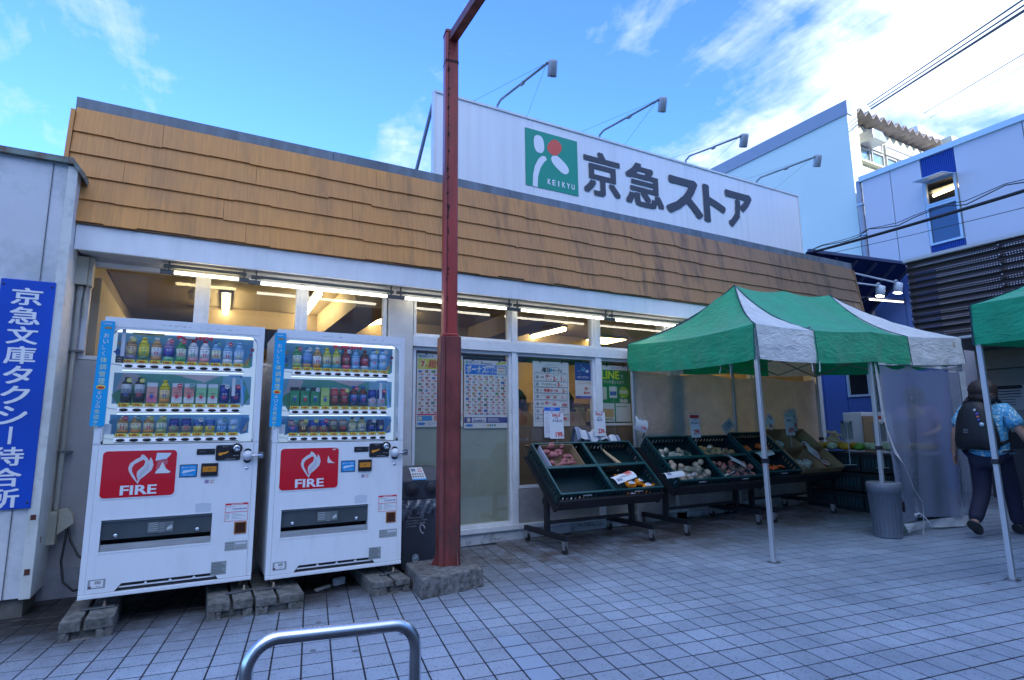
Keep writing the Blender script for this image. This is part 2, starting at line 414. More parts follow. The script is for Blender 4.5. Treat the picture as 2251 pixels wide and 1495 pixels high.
# shingles: orange-brown, ribbed
def shingle_mat(name, c1, c2):
    m = bpy.data.materials.new(name); m.use_nodes = True; t = m.node_tree; b = t.nodes['Principled BSDF']; b.inputs['Roughness'].default_value = .55
    geo = t.nodes.new('ShaderNodeNewGeometry')
    def nz(s, d, r, scl):
        mp_ = t.nodes.new('ShaderNodeMapping'); mp_.inputs['Scale'].default_value = scl; t.links.new(geo.outputs['Position'], mp_.inputs[0])
        n = t.nodes.new('ShaderNodeTexNoise'); n.inputs['Scale'].default_value = s; n.inputs['Detail'].default_value = d; n.inputs['Roughness'].default_value = r; t.links.new(mp_.outputs[0], n.inputs['Vector']); return n.outputs[0]
    def mr(i, a, b_, c, d):
        n = t.nodes.new('ShaderNodeMapRange'); t.links.new(i, n.inputs[0])
        for k, q in enumerate((a, b_, c, d)): n.inputs[k + 1].default_value = q
        return n.outputs[0]
    def mix(f, a, b_, bt='MIX'):
        n = t.nodes.new('ShaderNodeMix'); n.data_type = 'RGBA'; n.blend_type = bt
        if isinstance(f, float): n.inputs['Factor'].default_value = f
        else: t.links.new(f, n.inputs['Factor'])
        for k, q in (('A', a), ('B', b_)):
            if isinstance(q, tuple): n.inputs[k].default_value = (*q, 1)
            else: t.links.new(q, n.inputs[k])
        return n.outputs['Result']
    s = t.nodes.new('ShaderNodeSeparateXYZ'); t.links.new(geo.outputs['Position'], s.inputs[0])
    base = mix(mr(nz(1.2, 4, .6, (1, 1, 1)), .3, .7, 0, 1), c1, c2)
    base = mix(mr(s.outputs[0], 1.0, 8.5, 0, .92), base, (.20, .135, .085))      # bleached and sooty towards the right-hand end
    rib = nz(22, 2, .5, (3.2, .3, .12))
    base = mix(mr(rib, .35, .65, .20, 0), base, (.10, .055, .02))
    grime = nz(2.2, 8, .7, (2.4, 1, .35)); g = t.nodes.new('ShaderNodeMath'); g.operation = 'MULTIPLY'
    t.links.new(mr(grime, .50, .70, 0, .9), g.inputs[0]); t.links.new(mr(s.outputs[0], -.5, 5.5, .25, 1), g.inputs[1])
    base = mix(g.outputs[0], base, (.045, .038, .03))
    t.links.new(base, b.inputs['Base Color'])
    bp = t.nodes.new('ShaderNodeBump'); bp.inputs['Strength'].default_value = .4; bp.inputs['Distance'].default_value = .006
    t.links.new(rib, bp.inputs['Height']); t.links.new(bp.outputs[0], b.inputs['Normal'])
    return m
shing = shingle_mat('ribbed_orange_shingle', (.74, .31, .06), (.60, .26, .075))
dark_edge = M('tar_black_joint', (.03, .022, .015), .9)

store = thing('store_building', (4.2, 5.55, .15), 'long single-storey supermarket with ochre shingled parapet and glazed shopfront', 'supermarket')
XL, XR = -.98, 9.44
# body walls (front wall pieces around the openings)
mb = MB()
WL, WR = -.80, 1.60             # left window opening
Z0 = .0
mb.box(XL, W, Z0, WL - .05, W + .15, 2.72)
mb.box(WL - .05, W, Z0, WR + .03, W + .15, 1.88)
wall = mb.build('wall', grey_wall, store)
mb = MB(); mb.box(1.63, W - .03, .12, 1.885, W + .2, 2.72); pil = mb.build('pillar', stucco, store, bevel=.006)
mb = MB(); mb.box(5.385, W - .02, .12, 5.55, W + .2, 2.70); mb.build('pillar', alu_white, store)
mb = MB(); mb.box(8.48, W + .2, .1, 8.60, W + 9, 2.9); mb.box(5.56, W + 8.9, .1, 8.47, W + 9, 2.9); mb.box(XL, W + .16, .1, XL + .12, W + 9, 2.9); mb.box(XL + .13, W + 8.9, .1, 5.55, W + 9, 2.9)
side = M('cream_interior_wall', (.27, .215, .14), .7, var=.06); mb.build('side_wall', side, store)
mb = MB(); mb.box(1.89, W - .02, .05, 8.60, W + .12, .245); mb.build('plinth', plinth_m, store, bevel=.006)
mb = MB(); mb.box(1.89, W - .055, .247, 8.58, W + .10, .297); mb.build('sill_board', alu_white, store, bevel=.003)
# left plinth line below the plaster
mb = MB(); mb.box(XL + .01, W - .015, .05, 1.60, W - .002, .31); mb.build('lower_wall', M('lilac_plaster', (.40, .41, .47), .8, var=.12, vs=4, dirt=.4), store)
# windows
def window(x0, x1, z0, z1, y=W, fw=.035, g=glass, name='window', fm=alu_white, dark=False):
    m = MB(); d = .07
    m.box(x0, y, z0, x0 + fw, y + d, z1); m.box(x1 - fw, y, z0, x1, y + d, z1)
    m.box(x0 + fw, y, z0, x1 - fw, y + d, z0 + fw); m.box(x0 + fw, y, z1 - fw, x1 - fw, y + d, z1)
    f = m.build(name, fm, store)
    p = MB(); p.add([(x0 + fw, y + .03, z0 + fw), (x1 - fw, y + .03, z0 + fw), (x1 - fw, y + .03, z1 - fw), (x0 + fw, y + .03, z1 - fw)], [(0, 1, 2, 3)]); p.build('pane', g, f)
    return f
ZT = 2.66
window(-.85, -.045, 1.875, ZT + .02); window(-.0, .785, 1.875, ZT + .02); window(.82, 1.615, 1.875, ZT + .02)
mb = MB(); mb.box(-.045, W - .012, 1.90, .0, W + .06, ZT); mb.build('mullion', alu_white, store); mb = MB(); mb.box(.785, W - .012, 1.90, .82, W + .06, ZT); mb.build('mullion', alu_white, store)
# right-hand shopfront: transom rail and tall bays
mb = MB(); mb.box(1.885, W - .04, 2.145, 5.385, W + .09, 2.255); rail_o = mb.build('transom_rail', alu_white, store, bevel=.003)
bays = [(1.90, 3.035), (3.095, 4.185), (4.265, 5.38)]
for k, (a, b) in enumerate(bays):
    window(a, b, 2.257, ZT + .02, fw=.028)
    if k == 0: window(a, b, .30, 2.142, fw=.03, name='lower_window')
    else: window(a, b, .66, 2.142, fw=.03, name='lower_window')
for a, b in ((3.035, 3.095), (4.185, 4.265)):
    mb = MB(); mb.box(a, W - .03, .30, b, W + .08, 2.145); mb.box(a, W - .03, 2.257, b, W + .08, ZT + .02); mb.build('mullion', alu_white, store, bevel=.002)
mb = MB(); mb.box(3.096, W - .01, .30, 4.184, W + .05, .655); mb.build('kick_panel', M('grey_kick_panel', (.33, .32, .31), .6, var=.12, dirt=.35), store)
mb = MB(); mb.box(4.266, W - .01, .30, 5.384, W + .05, .655); mb.build('kick_panel', MATS['grey_kick_panel'], store)
mb = MB(); mb.box(1.93, W + .06, .33, 3.01, W + .065, 1.36); mb.build('frosted_film', frosted, store)
mb = MB(); mb.box(3.12, W + .06, .69, 4.16, W + .065, 1.33); mb.box(4.29, W + .06, .69, 5.36, W + .065, 1.33); mb.build('brown_film', M('brown_back_board', (.17, .12, .08), .4, var=.15), store)
window(5.56, 7.0, .66, ZT + .02, fw=.04); window(7.04, 8.45, .66, ZT + .02, fw=.04)
mb = MB(); mb.box(8.452, W - .01, .30, 8.60, W + .19, 2.68); mb.build('corner_post', alu_white, store)
mb = MB(); mb.box(5.56, W, .30, 8.45, W + .1, .655); mb.build('kick_panel', MATS['grey_kick_panel'], store)
# lintel above windows, soffit, fascia
soff = M('grey_soffit', (.42, .43, .44), .6, var=.05, vs=3)
mb = MB(); mb.box(XL, W - .005, 2.682, XR - .06, W + .15, 2.86); mb.build('lintel', soff, store)
mb = MB(); mb.box(-.885, YF + .03, 2.705, XR - .03, W - .006, 2.735); mb.build('soffit', soff, store)
mb = MB(); mb.box(-.90, YF, 2.688, XR - .02, YF + .028, 2.886); mb.build('fascia_board', fascia_m, store, bevel=.004)
mb = MB(); mb.box(-.90, YF - .018, 2.888, XR, YF + .10, 2.905); mb.build('drip_edge', M('brown_trim', (.22, .12, .055), .6, var=.3, vs=5, dirt=.6, ds=6), store)
# parapet backing and stepped shingle panels
def sy(z): return YF - .012 + (z - 2.905) * .135        # mansard leans back
ZTOP = 3.862
mb = MB(); mb.prism([(-.995, sy(2.906) + .03, 2.906), (-.995, sy(ZTOP) + .03, ZTOP), (-.995, sy(ZTOP) + .30, ZTOP), (-.995, sy(2.906) + .35, 2.906)], (XR + .985, 0, 0)); mb.build('parapet', dark_edge, store)
rows = 5; rh = (ZTOP - 2.906) / rows
for r in range(rows):
    zb = 2.906 + r * rh; x = -1.0 - (r * .73 % 1.7) if r else -1.0 - .55
    k0 = 0
    while x < XR:
        wlen = 1.82; a = max(x, -1.0); b = min(x + wlen, XR - .0)
        if b - a > .08:
            g = .0012; a += g; b -= g
            # stepped lower edge
            xs = [a]; zs = []
            rnd = random.Random(r * 97 + int(x * 10) + 5)
            lv = rnd.uniform(-.006, .006)
            while xs[-1] < b:
                seg = rnd.uniform(.16, .42); zs.append(lv); xs.append(min(b, xs[-1] + seg))
                lv = rnd.choice((-.008, 0., .007, .003))
            m = MB(); zt = zb + rh + .025 if r < rows - 1 else ZTOP + .02
            th = .014
            for q in range(len(zs)):
                z0 = zb + zs[q] - .004; x0, x1 = xs[q], xs[q + 1]
                yb = sy(z0) - .019; yt = sy(zt) - .003
                vs = [(x0, yb, z0), (x1, yb, z0), (x1, yt, zt), (x0, yt, zt), (x0, yb + th, z0), (x1, yb + th, z0), (x1, yt + th, zt), (x0, yt + th, zt)]
                fs = [(0, 1, 2, 3), (7, 6, 5, 4), (0, 4, 5, 1), (0, 3, 7, 4), (1, 5, 6, 2)]
                m.add(vs, fs)
            m.build('shingle', shing, store)
        x += wlen
# cap flashing in lengths
x = -1.01; k = 0
for b in (1.0, 2.95, 4.87, 6.8, 8.7, XR + .02):
    mb = MB(); e = .0015
    z0, z1 = 3.853, 3.978; y0 = 5.375
    mb.box(x + e, y0, z0, b - e, y0 + .30, z1 + (k % 2) * .003); mb.box(x + e, y0 - .006, z0 - .004, b - e, y0 - .001, z0 + .008)
    c = mb.build('roof_cap', cap_m, store, bevel=.003); x = b; k += 1
    m = MB()
    for q in range(2): m.lathe([(.006, 0), (.006, .004)], (0, 0, 0), 6)
mb = MB(); mb.box(XL, W + .16, 2.905, XR - .1, W + 9, 2.99); mb.build('roof', M('flat_roof_sheet', (.25, .26, .27), .8, var=.1), store)
# side trim of the mansard at the right end
mb = MB(); mb.prism([(XR, sy(2.89) - .02, 2.89), (XR + .03, sy(2.89) - .02, 2.89), (XR + .03, sy(3.86) - .02, 3.86), (XR, sy(3.86) - .02, 3.86)], (0, .3, 0)); mb.build('corner_trim', MATS['brown_trim'], store)
mb = MB(); mb.prism([(-1.03, sy(2.9) - .03, 2.906), (-1.002, sy(2.9) - .03, 2.906), (-1.002, sy(3.85) - .03, 3.85), (-1.03, sy(3.85) - .03, 3.85)], (0, .3, 0)); mb.build('corner_trim', shing, store)
# interior
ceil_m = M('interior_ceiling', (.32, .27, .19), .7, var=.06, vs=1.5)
mb = MB(); mb.box(XL + .13, W + .155, 2.86, 8.47, W + 8.9, 2.9); mb.build('interior_ceiling', ceil_m, store)
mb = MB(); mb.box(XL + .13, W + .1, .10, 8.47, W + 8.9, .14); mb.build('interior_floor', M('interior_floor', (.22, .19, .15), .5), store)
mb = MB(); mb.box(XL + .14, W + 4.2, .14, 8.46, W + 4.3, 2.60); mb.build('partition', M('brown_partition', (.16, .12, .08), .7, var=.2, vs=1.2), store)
mb = MB(); mb.box(3.6, W + .2, 2.60, 3.95, W + 4.1, 2.858); mb.box(1.35, W + .2, 2.55, 1.75, W + 4.1, 2.858); mb.box(-.1, W + 2.4, 2.62, 6, W + 2.6, 2.855); mb.build('ceiling_beam', side, store)
mb = MB(); mb.box(XL + .13, W + .25, .14, XL + .2, W + 2.2, 2.6); mb.build('column', M('yellow_wall', (.50, .42, .27), .7), store)
# shelving and counters seen dimly behind the glass
shelf_m = M('dark_shelving', (.09, .07, .055), .6, var=.3)
for x0, x1, y0, zt in ((2.0, 2.9, 1.4, 1.75), (3.3, 4.1, 1.9, 1.35), (4.5, 6.2, 2.2, 1.7), (6.5, 8.3, 1.3, 1.7), (-.5, 1.3, 1.6, 2.0)):
    t = thing('shop_shelf', (x0, W + y0, .14), 'dark shelving unit inside the shop behind the glass at x %d' % 0, 'shelf', 'shelving inside the shop')
    t['label'] = 'dark shelving unit standing inside the dim shop behind the glass'
    m = MB(); m.box(x0, W + y0, .14, x1, W + y0 + .4, zt); m.build('cabinet', shelf_m, t)
    for q in range(3):
        m = MB()
        xx = x0 + .04
        while xx < x1 - .1:
            w = random.uniform(.07, .16); m.col = random.choice(((.5, .1, .08), (.6, .5, .3), (.1, .2, .4), (.5, .5, .5), (.3, .35, .2))); m.box(xx, W + y0 - .10, .5 + q * .45, xx + w, W + y0 - .005, .5 + q * .45 + random.uniform(.15, .3)); xx += w + .02
        o = m.build('goods', PRINT, t); o['kind'] = 'stuff'

# ---------------------------------------------------------------- tubes
def tube_mat(name, col, e): return M(name, (.9, .9, .9), .4, emit=e, ecol=col)
warm = tube_mat('warm_tube', (1.0, .80, .42), 5); cool = tube_mat('white_tube', (1.0, .93, .76), 4.5)
fix_m = M('lamp_fixture', (.13, .14, .14), .5)
def lamp(x0, x1, y, z, m, label, group):
    t = thing('fluorescent_lamp', ((x0 + x1) / 2, y, z), label, 'tube lamp', group)
    MB().tube([(x0, y, z), (x1, y, z)], .013, 10).build('tube', m, t)
    f = MB(); f.tube([(x0 - .10, y, z), (x0 + .001, y, z)], .02, 8); f.build('lamp_holder', fix_m, t); f = MB(); f.tube([(x1 - .001, y, z), (x1 + .08, y, z)], .02, 8); f.build('lamp_holder', fix_m, t)
    f = MB(); f.box(x0 - .08, y - .02, z + .035, x1 + .06, y + .02, z + .06); f.bar((x0 - .04, y, z), (x0 - .04, y, 2.706), .012); f.bar((x1 + .04, y, z), (x1 + .04, y, 2.706), .012); f.build('batten', fix_m, t)
    return t
g_ = 'tube lamps under the shop eaves'
lamp(-.24, .245, 5.38, 2.615, warm, 'short warm yellow tube lamp, leftmost of those under the eaves', g_)
lamp(.423, 1.563, 5.38, 2.60, cool, 'long tube lamp under the eaves above the right vending machine', g_)
lamp(1.741, 2.887, 5.38, 2.60, cool, 'tube lamp under the eaves crossed by the red steel post', g_)
lamp(3.068, 4.21, 5.38, 2.60, cool, 'tube lamp under the eaves above the weekday sale poster', g_)
lamp(4.388, 5.546, 5.38, 2.60, cool, 'tube lamp under the eaves running behind the green tent', g_)
lamp(5.75, 6.9, 5.38, 2.60, cool, 'tube lamp under the eaves fully hidden over the tent roof', g_)
def inlamp(a, b, z, label, r=.03, m=warm):
    t = thing('ceiling_lamp', ((a[0] + b[0]) / 2, (a[1] + b[1]) / 2, z), label, 'ceiling lamp', 'lamps inside the shop')
    MB().tube([(a[0], a[1], z), (b[0], b[1], z)], r, 8).build('tube', m, t)
    f = MB(); f.bar((a[0], a[1], z + .045), (b[0], b[1], z + .045), .10, .03); f.build('batten', fix_m, t)
inm = tube_mat('indoor_tube', (1.0, .80, .42), 15)
inlamp((.20, 6.9), (.26, 8.6), 2.79, 'upright-looking glowing tube inside, above the left vending machine', m=inm)
inlamp((4.7, 8.6), (4.82, 7.1), 2.79, 'slanting glowing tube inside, behind the middle upper window', m=inm)
inlamp((2.42, 7.25), (2.05, 7.9), 2.79, 'short slanting glowing tube seen left of the red post', m=inm)
inlamp((1.1, 6.4), (1.15, 7.9), 2.79, 'glowing tube inside behind the top of the right vending machine', m=inm)
panel_e = M('light_panel', (1, .9, .6), .4, emit=9, ecol=(1, .72, .30))
for (x, y, lb) in ((6.15, 7.9, 'glowing square ceiling panel lamp behind the window, upper one'), (5.75, 8.9, 'glowing square ceiling panel lamp behind the window, lower one'), (7.6, 8.3, 'glowing square ceiling panel lamp inside over the tent roof')):
    t = thing('panel_lamp', (x, y, 2.85), lb, 'ceiling lamp', 'panel lamps inside the shop')
    m = MB(); m.box(x - .34, y - .3, 2.815, x + .34, y + .3, 2.855); m.build('housing', fix_m, t)
    for k in range(3): m = MB(); m.box(x - .31 + k * .21, y - .27, 2.805, x - .12 + k * .21, y + .27, 2.813); m.build('diffuser', panel_e, t)

# security camera inside
t = thing('security_camera', (-.12, 6.6, 2.7), 'small cream camera hanging inside the left shop window', 'camera')
m = MB(); m.lathe([(.03, 0), (.045, .04), (.045, .07), (.02, .09)], (-.12, 6.6, 2.66), 10); m.build('dome', M('cream_plastic', (.7, .62, .42), .4), t)
m = MB(); m.bar((-.12, 6.6, 2.75), (-.12, 6.6, 2.86), .02); m.build('bracket', MATS['cream_plastic'], t)

# ---------------------------------------------------------------- sign board
sb = thing('sign_board', (5.2, 5.56, 3.95), 'big white roof sign with green emblem and dark shop name', 'sign')
SX0, SX1, SZ0, SZ1, SY = 2.088, 8.357, 3.90, 5.018, 5.50
sign_m = M('white_sign_sheet', (.80, .81, .84), .35, var=.05, vs=4, stretch=(3, 1, .10), dirt=.14, dcol=(.42, .41, .40), ds=2.5)
xs = [SX0, 3.42, 4.73, 5.02, 6.05, 7.3, SX1]
xs = [SX0, 3.34, 4.59, 5.85, 7.10, SX1]
for a, b in zip(xs, xs[1:]):
    m = MB(); m.box(a + .0012, SY, SZ0, b - .0012, SY + .04, SZ1 - .025); m.build('panel', sign_m, sb)
m = MB(); m.box(SX0 - .02, SY - .015, SZ1 - .025, SX1 + .02, SY + .07, SZ1); m.box(SX0 - .02, SY - .012, SZ0, SX0, SY + .06, SZ1 - .026); m.box(SX1, SY - .012, SZ0, SX1 + .015, SY + .06, SZ1 - .026)
m.build('frame', alu_white, sb)
gst = M('grey_steel', (.18, .2, .23), .5, .4)
for x in (2.3, 4.2, 6.2, 8.1): m = MB(); m.bar((x, SY + .06, 4.9), (x, SY + 1.1, 3.0), .05); m.build('strut', gst, sb); m = MB(); m.bar((x, SY + .065, 3.0), (x, SY + .065, 4.98), .05); m.build('upright', gst, sb)
m = MB(); m.bar((2.09, 5.58, 4.90), (1.975, 5.9, 4.02), .028); m.build('strut', gst, sb)
# emblem
P = lambda u, w: (3.228 + u * .758, SY - .006, 4.147 + w * .727)     # u,w in 0..1
lg = MB(); lg.col = (.0, .30, .20); lg.add([P(0, 0), P(1, 0), P(1, 1), P(0, 1)], [(0, 1, 2, 3)])
def ell(cu, cw, a, b, ang, col, dy=-.0015):
    lg.col = col; pts = []
    for k in range(28):
        t = 2 * math.pi * k / 28; x = a * math.cos(t); y = b * math.sin(t)
        # slightly squared oval
        s_ = (abs(math.cos(t)) ** 2.6 + abs(math.sin(t)) ** 2.6) ** (-1 / 2.6); x = a * s_ * math.cos(t); y = b * s_ * math.sin(t)
        q = P(cu + x * math.cos(ang) - y * math.sin(ang), cw + x * math.sin(ang) + y * math.cos(ang)); pts.append((q[0], q[1] + dy, q[2]))
    lg.add(pts, [tuple(range(28))])
wh = (.80, .82, .86)
ell(.255, .765, .095, .155, RAD(4), wh); ell(.55, .775, .12, .15, RAD(-38), (.74, .10, .06)); ell(.65, .49, .19, .098, RAD(-38), wh)
st_ = [(.31, .57), (.24, .50), (.17, .36), (.135, .2), (.125, .0), (.215, .0), (.225, .18), (.27, .34), (.34, .46), (.395, .52), (.37, .57)]
lg.col = wh; lg.add([(P(u, w)[0], SY - .0075, P(u, w)[2]) for u, w in st_], [tuple(range(len(st_)))])
for k, ch in enumerate('KEIKYU'):
    u = .405 + k * .092; q = P(u, .095); lg.text(ch, (q[0] + (.012 if ch == 'I' else 0), SY - .008, q[2]), X_, Z_, w=.042 if ch != 'I' else .011, h=.068, bold=.03, col=wh)
lg.build('emblem', PRINT, sb)
lt = MB()
for ch, x0, z0, x1, z1 in (('京', 4.089, 4.225, 4.641, 4.80), ('急', 4.765, 4.215, 5.39, 4.80), ('ス', 5.477, 4.235, 6.122, 4.745), ('ト', 6.20, 4.225, 6.60, 4.745), ('ア', 6.66, 4.235, 7.19, 4.755)):
    k = (z1 - z0)
    lt.text(ch, (x0 + .0, SY - .010, z0), X_, Z_, w=x1 - x0, h=k, bold=.030 if ch in '京急' else .040, col=(.05, .05, .06))
lt.build('lettering', PRINT, sb)
# spotlights on the sign
sp_m = M('light_grey_housing', (.36, .39, .44), .45, var=.04); arm_m = M('galvanised_arm', (.30, .33, .36), .4, .5, var=.1, vs=12)
def spotlight(bx, hx, hy, hz, label, lit=False, grp='spotlights on arms over the roof sign', by=5.52, bz=5.02, s=1.):
    t = thing('spotlight', (bx, by, bz), label, 'spotlight', grp)
    d = Vector((hx - bx, hy - by, 0)); 
    A = Vector((bx, by, bz)); H_ = Vector((hx, hy, hz + .10))
    MB().tube([A, A + Vector((0, 0, .05)), A + Vector((d.x * .08, d.y * .08, .09)), H_ - Vector((0, 0, .01)), H_], .014, 6).build('arm', arm_m, t)
    MB().tube([A + (H_ - A) * .5 + Vector((0, 0, .03)), A + (H_ - A) * .56 + Vector((0, 0, .026))], .022, 6).build('clamp', arm_m, t)
    ax = Vector((.10, .35, -1)).normalized(); R = ax.to_track_quat('Z', 'Y').to_matrix().to_4x4(); R.translation = H_ - ax * .03 + Vector((.06, -.02, -.01))
    m = MB(R); m.lathe([(.03, -.012), (.048, -.005), (.052, .02), (.052, .155), (.050, .157)], (0, 0, 0), 14); hd = m.build('lamp_head', sp_m, t)
    m = MB(R); m.i = 0; m.lathe([(.044, .1575), (.045, .1595)], (0, 0, 0), 14); m.build('lens', tube_mat('lit_lens', (1, .95, .8), 14) if lit else M('grey_lens', (.3, .32, .35), .15), hd)
    MB().tube([H_, H_ + Vector((.04, -.01, .02)), H_ + Vector((.07, -.02, -.01))], .012, 5).build('knuckle', arm_m, t)
    if not lit:
        MB().tube([A + Vector((-.35, .02, -.01)), H_], .0022, 3).build('guy_wire', arm_m, t); MB().tube([A + Vector((.40, .02, -.01)), H_], .0022, 3).build('guy_wire', arm_m, t)
spotlight(2.871, 3.02, 4.66, 5.04, 'spotlight on arm nearest the red post, farthest left over the sign')
spotlight(4.367, 4.60, 4.68, 5.08, 'spotlight on arm over the first black character of the sign')
spotlight(5.901, 6.02, 4.68, 4.97, 'spotlight on arm over the third black character of the sign')
spotlight(7.409, 7.62, 4.70, 5.06, 'spotlight on arm at the right end over the sign, before the pale wall')
# ================================================================ NEIGHBOURING BUILDINGS
# left building: pale waiting-room hut
hut = thing('waiting_room', (-2.2, 5.137, .08), 'pale stucco waiting hut with rusty roof edge and blue name board', 'building')
HY = 5.137; HX = -.915
stL = M('white_sprayed_stucco', (.66, .67, .70), .9, var=.05, vs=2.2, bump=1, bs=110, dirt=.55, dcol=(.17, .24, .23), ds=1.7)
mb = MB(); mb.box(-5.2, HY, .215, HX - .05, HY + 4, 3.30); mb.build('wall', stL, hut)
mb = MB(); mb.box(-5.2, HY + .03, -.2, HX - .03, HY + 4, .213); mb.build('foundation', M('mossy_concrete', (.13, .12, .105), .95, var=.35, vs=8, bump=.7, bs=60), hut)
tr = M('ivory_trim', (.66, .67, .64), .5, var=.05, vs=3, dirt=.35, dcol=(.2, .18, .16), ds=9)
mb = MB(); mb.box(HX - .05, HY - .012, .205, HX + .012, HY + .43, 3.29); mb.build('corner_trim', tr, hut, bevel=.004)
mb = MB(); mb.box(HX - .14, HY - .006, .215, HX - .135, HY + .002, 3.29); mb.build('panel_joint', M('dark_joint', (.12, .13, .16), .8), hut)
mb = MB(); mb.box(-1.392, HY - .005, .215, -1.385, HY + .002, 3.29); mb.build('panel_joint', MATS['dark_joint'], hut)
rust = M('rusty_flashing', (.20, .25, .22), .7, .2, var=.2, vs=9, dirt=1., dcol=(.16, .045, .02), ds=5)
mb = MB(); mb.box(-5.2, HY - .04, 3.30, HX - .02, HY + 4, 3.345); mb.prism([(HX - .02, HY - .04, 3.30), (HX + .055, HY - .02, 3.20), (HX + .06, HY - .02, 3.24), (HX - .02, HY - .04, 3.345)], (0, .5, 0)); mb.build('roof_flashing', rust, hut)
mb = MB(); mb.col = (.1, .03, .02); mb.box(HX + .012, HY + .1, .55, HX + .014, HY + .12, .59); mb.box(HX - .035, HY - .014, .72, HX - .005, HY - .0125, .755); mb.box(HX - .035, HY - .014, .36, HX - .005, HY - .0125, .40); mb.build('rust_spots', PRINT, hut)
# blue name board
bb = thing('name_board', (-1.1, HY - .02, 1.6), 'tall blue board with white vertical lettering on the pale hut wall', 'sign')
T_ = (-.955, 2.378)
mb = MB(); mb.box(-1.262, HY - .022, .80, -.955, HY - .004, 2.385); mb.build('board', M('royal_blue_enamel', (.012, .075, .50), .28, var=.15, vs=1.2), bb, bevel=.004)
lt = MB(); z = 2.335
for ch in '京急文庫タクシー待合所':
    hh = .125
    if ch == 'ー':
        lt.col = (.78, .80, .84); cx = -1.108; lt.box(cx - .009, HY - .025, z - .128, cx + .009, HY - .0225, z - .01)
    else:
        w = .165 if ch not in 'タクシ' else .15
        lt.text(ch, (-1.108 - w / 2, HY - .0245, z - .132), X_, Z_, w=w, h=.122, bold=.022, col=(.78, .80, .84))
    z -= .139
lt.build('lettering', PRINT, bb)
for x, z in ((-1.245, 2.345), (-.975, 2.345), (-.975, .84), (-1.245, .84)):
    m = MB(frame_T(Vector((x, HY - .022, z)), X_, Z_, -Y_)); m.lathe([(.008, 0), (.007, .003)], (0, 0, 0), 8); m.build('screw', M('dark_screw', (.05, .05, .06), .4, .6), bb)
# conduits, boxes and cable on the shop wall between hut and machine
cream = M('cream_box', (.50, .47, .38), .5, var=.04, vs=5, dirt=.3)
eb = thing('meter_box', (-.86, 5.48, 2.5), 'cream metal meter box under the eaves beside the hut', 'box')
mb = MB(); mb.box(-.905, 5.42, 2.455, -.825, W - .005, 2.68); mb.box(-.824, 5.44, 2.455, -.795, W - .005, 2.68); mb.build('case', cream, eb, bevel=.004)
mb = MB(); mb.box(-.895, 5.44, 2.452, -.835, W - .01, 2.456); mb.build('black_opening', M('black_rubber', (.012, .012, .013), .6), eb)
cp = thing('conduit', (-.87, 5.50, 1.5), 'two cream conduit pipes running down the shop wall beside the hut', 'pipe')
pvc = M('cream_pipe', (.42, .42, .38), .5, var=.06, dirt=.3)
MB().tube([(-.875, 5.50, 2.47), (-.875, 5.50, .74)], .017, 10).build('pipe', pvc, cp)
MB().tube([(-.838, 5.51, 2.47), (-.838, 5.51, 2.36), (-.838, 5.51, 2.2)], .011, 8).build('pipe', pvc, cp)
for z in (1.93, 1.16): mb = MB(); mb.box(-.905, 5.475, z, -.815, W - .002, z + .014); mb.build('clamp', M('grey_clamp', (.2, .21, .22), .4, .7), cp)
MB().tube([(-.875, 5.50, 2.46), (-.875, 5.50, 2.36)], .022, 10).build('coupling', pvc, cp)
ob = thing('outlet_box', (-.85, 5.46, .6), 'cream outdoor socket box low on the wall beside the hut', 'socket')
mb = MB(); mb.box(-.925, 5.42, .50, -.852, W - .005, .735); mb.build('back_box', cream, ob, bevel=.004)
mb = MB(); mb.prism([(-.85, 5.44, .56), (-.75, 5.44, .64), (-.765, 5.44, .705), (-.80, 5.44, .75), (-.85, 5.44, .745)], (0, .07, 0)); mb.build('hood', cream, ob, bevel=.006)
cb = thing('power_cable', (-.78, 5.4, .5), 'black power cable looping from the wall socket behind the machine', 'cable')
MB().tube([(-.795, 5.46, .62), (-.79, 5.45, .55), (-.80, 5.42, .38), (-.77, 5.38, .24), (-.70, 5.34, .18), (-.60, 5.30, .20)], .009, 6).build('cable', M('black_cable', (.02, .02, .022), .5), cb)
MB().tube([(-.785, 5.46, .62), (-.76, 5.44, .52), (-.70, 5.38, .42), (-.60, 5.3, .34)], .009, 6).build('cable', MATS['black_cable'], cb)

# ---------------------------------------------------------------- building B: tall pale building beyond
bB = thing('tall_building', (13, 8, .3), 'tall pale cyan building with corrugated roof edge and sunny cream front', 'building')
cyan = M('pale_cyan_render', (.62, .74, .70), .85, var=.03, vs=.8, bump=.3, bs=60)
creamw = M('cream_render', (.52, .53, .42), .85, var=.05, vs=1.5, bump=.3, bs=60)
BX = 11.2; BY = 6.14; BZ = 7.85
mb = MB(); mb.box(BX, BY, .3, BX + .12, 19, BZ - .30); mb.build('side_wall', cyan, bB)
mb = MB(); mb.box(BX - .03, BY - .03, BZ - .30, BX + .14, 19, BZ); mb.build('fascia', M('slate_blue_fascia', (.28, .33, .42), .6, var=.04), bB)
mb = MB(); mb.box(BX + .13, BY, 6.0, BX + .36, BY + .9, BZ - .02); mb.build('corner_pier', creamw, bB)
mb = MB(); mb.box(BX + .37, BY + .40, .3, 20, BY + .52, 7.82)
fw = mb.build('front_wall', creamw, bB)
mb = MB(); mb.box(BX + .13, BY + 1.0, 5, 20, 19, 5.2); mb.box(19.9, BY + 1, .3, 20, 19, 7.8); mb.box(BX + .13, 18.8, .3, 19.8, 18.9, 7.8); mb.build('rear_wall', creamw, bB)
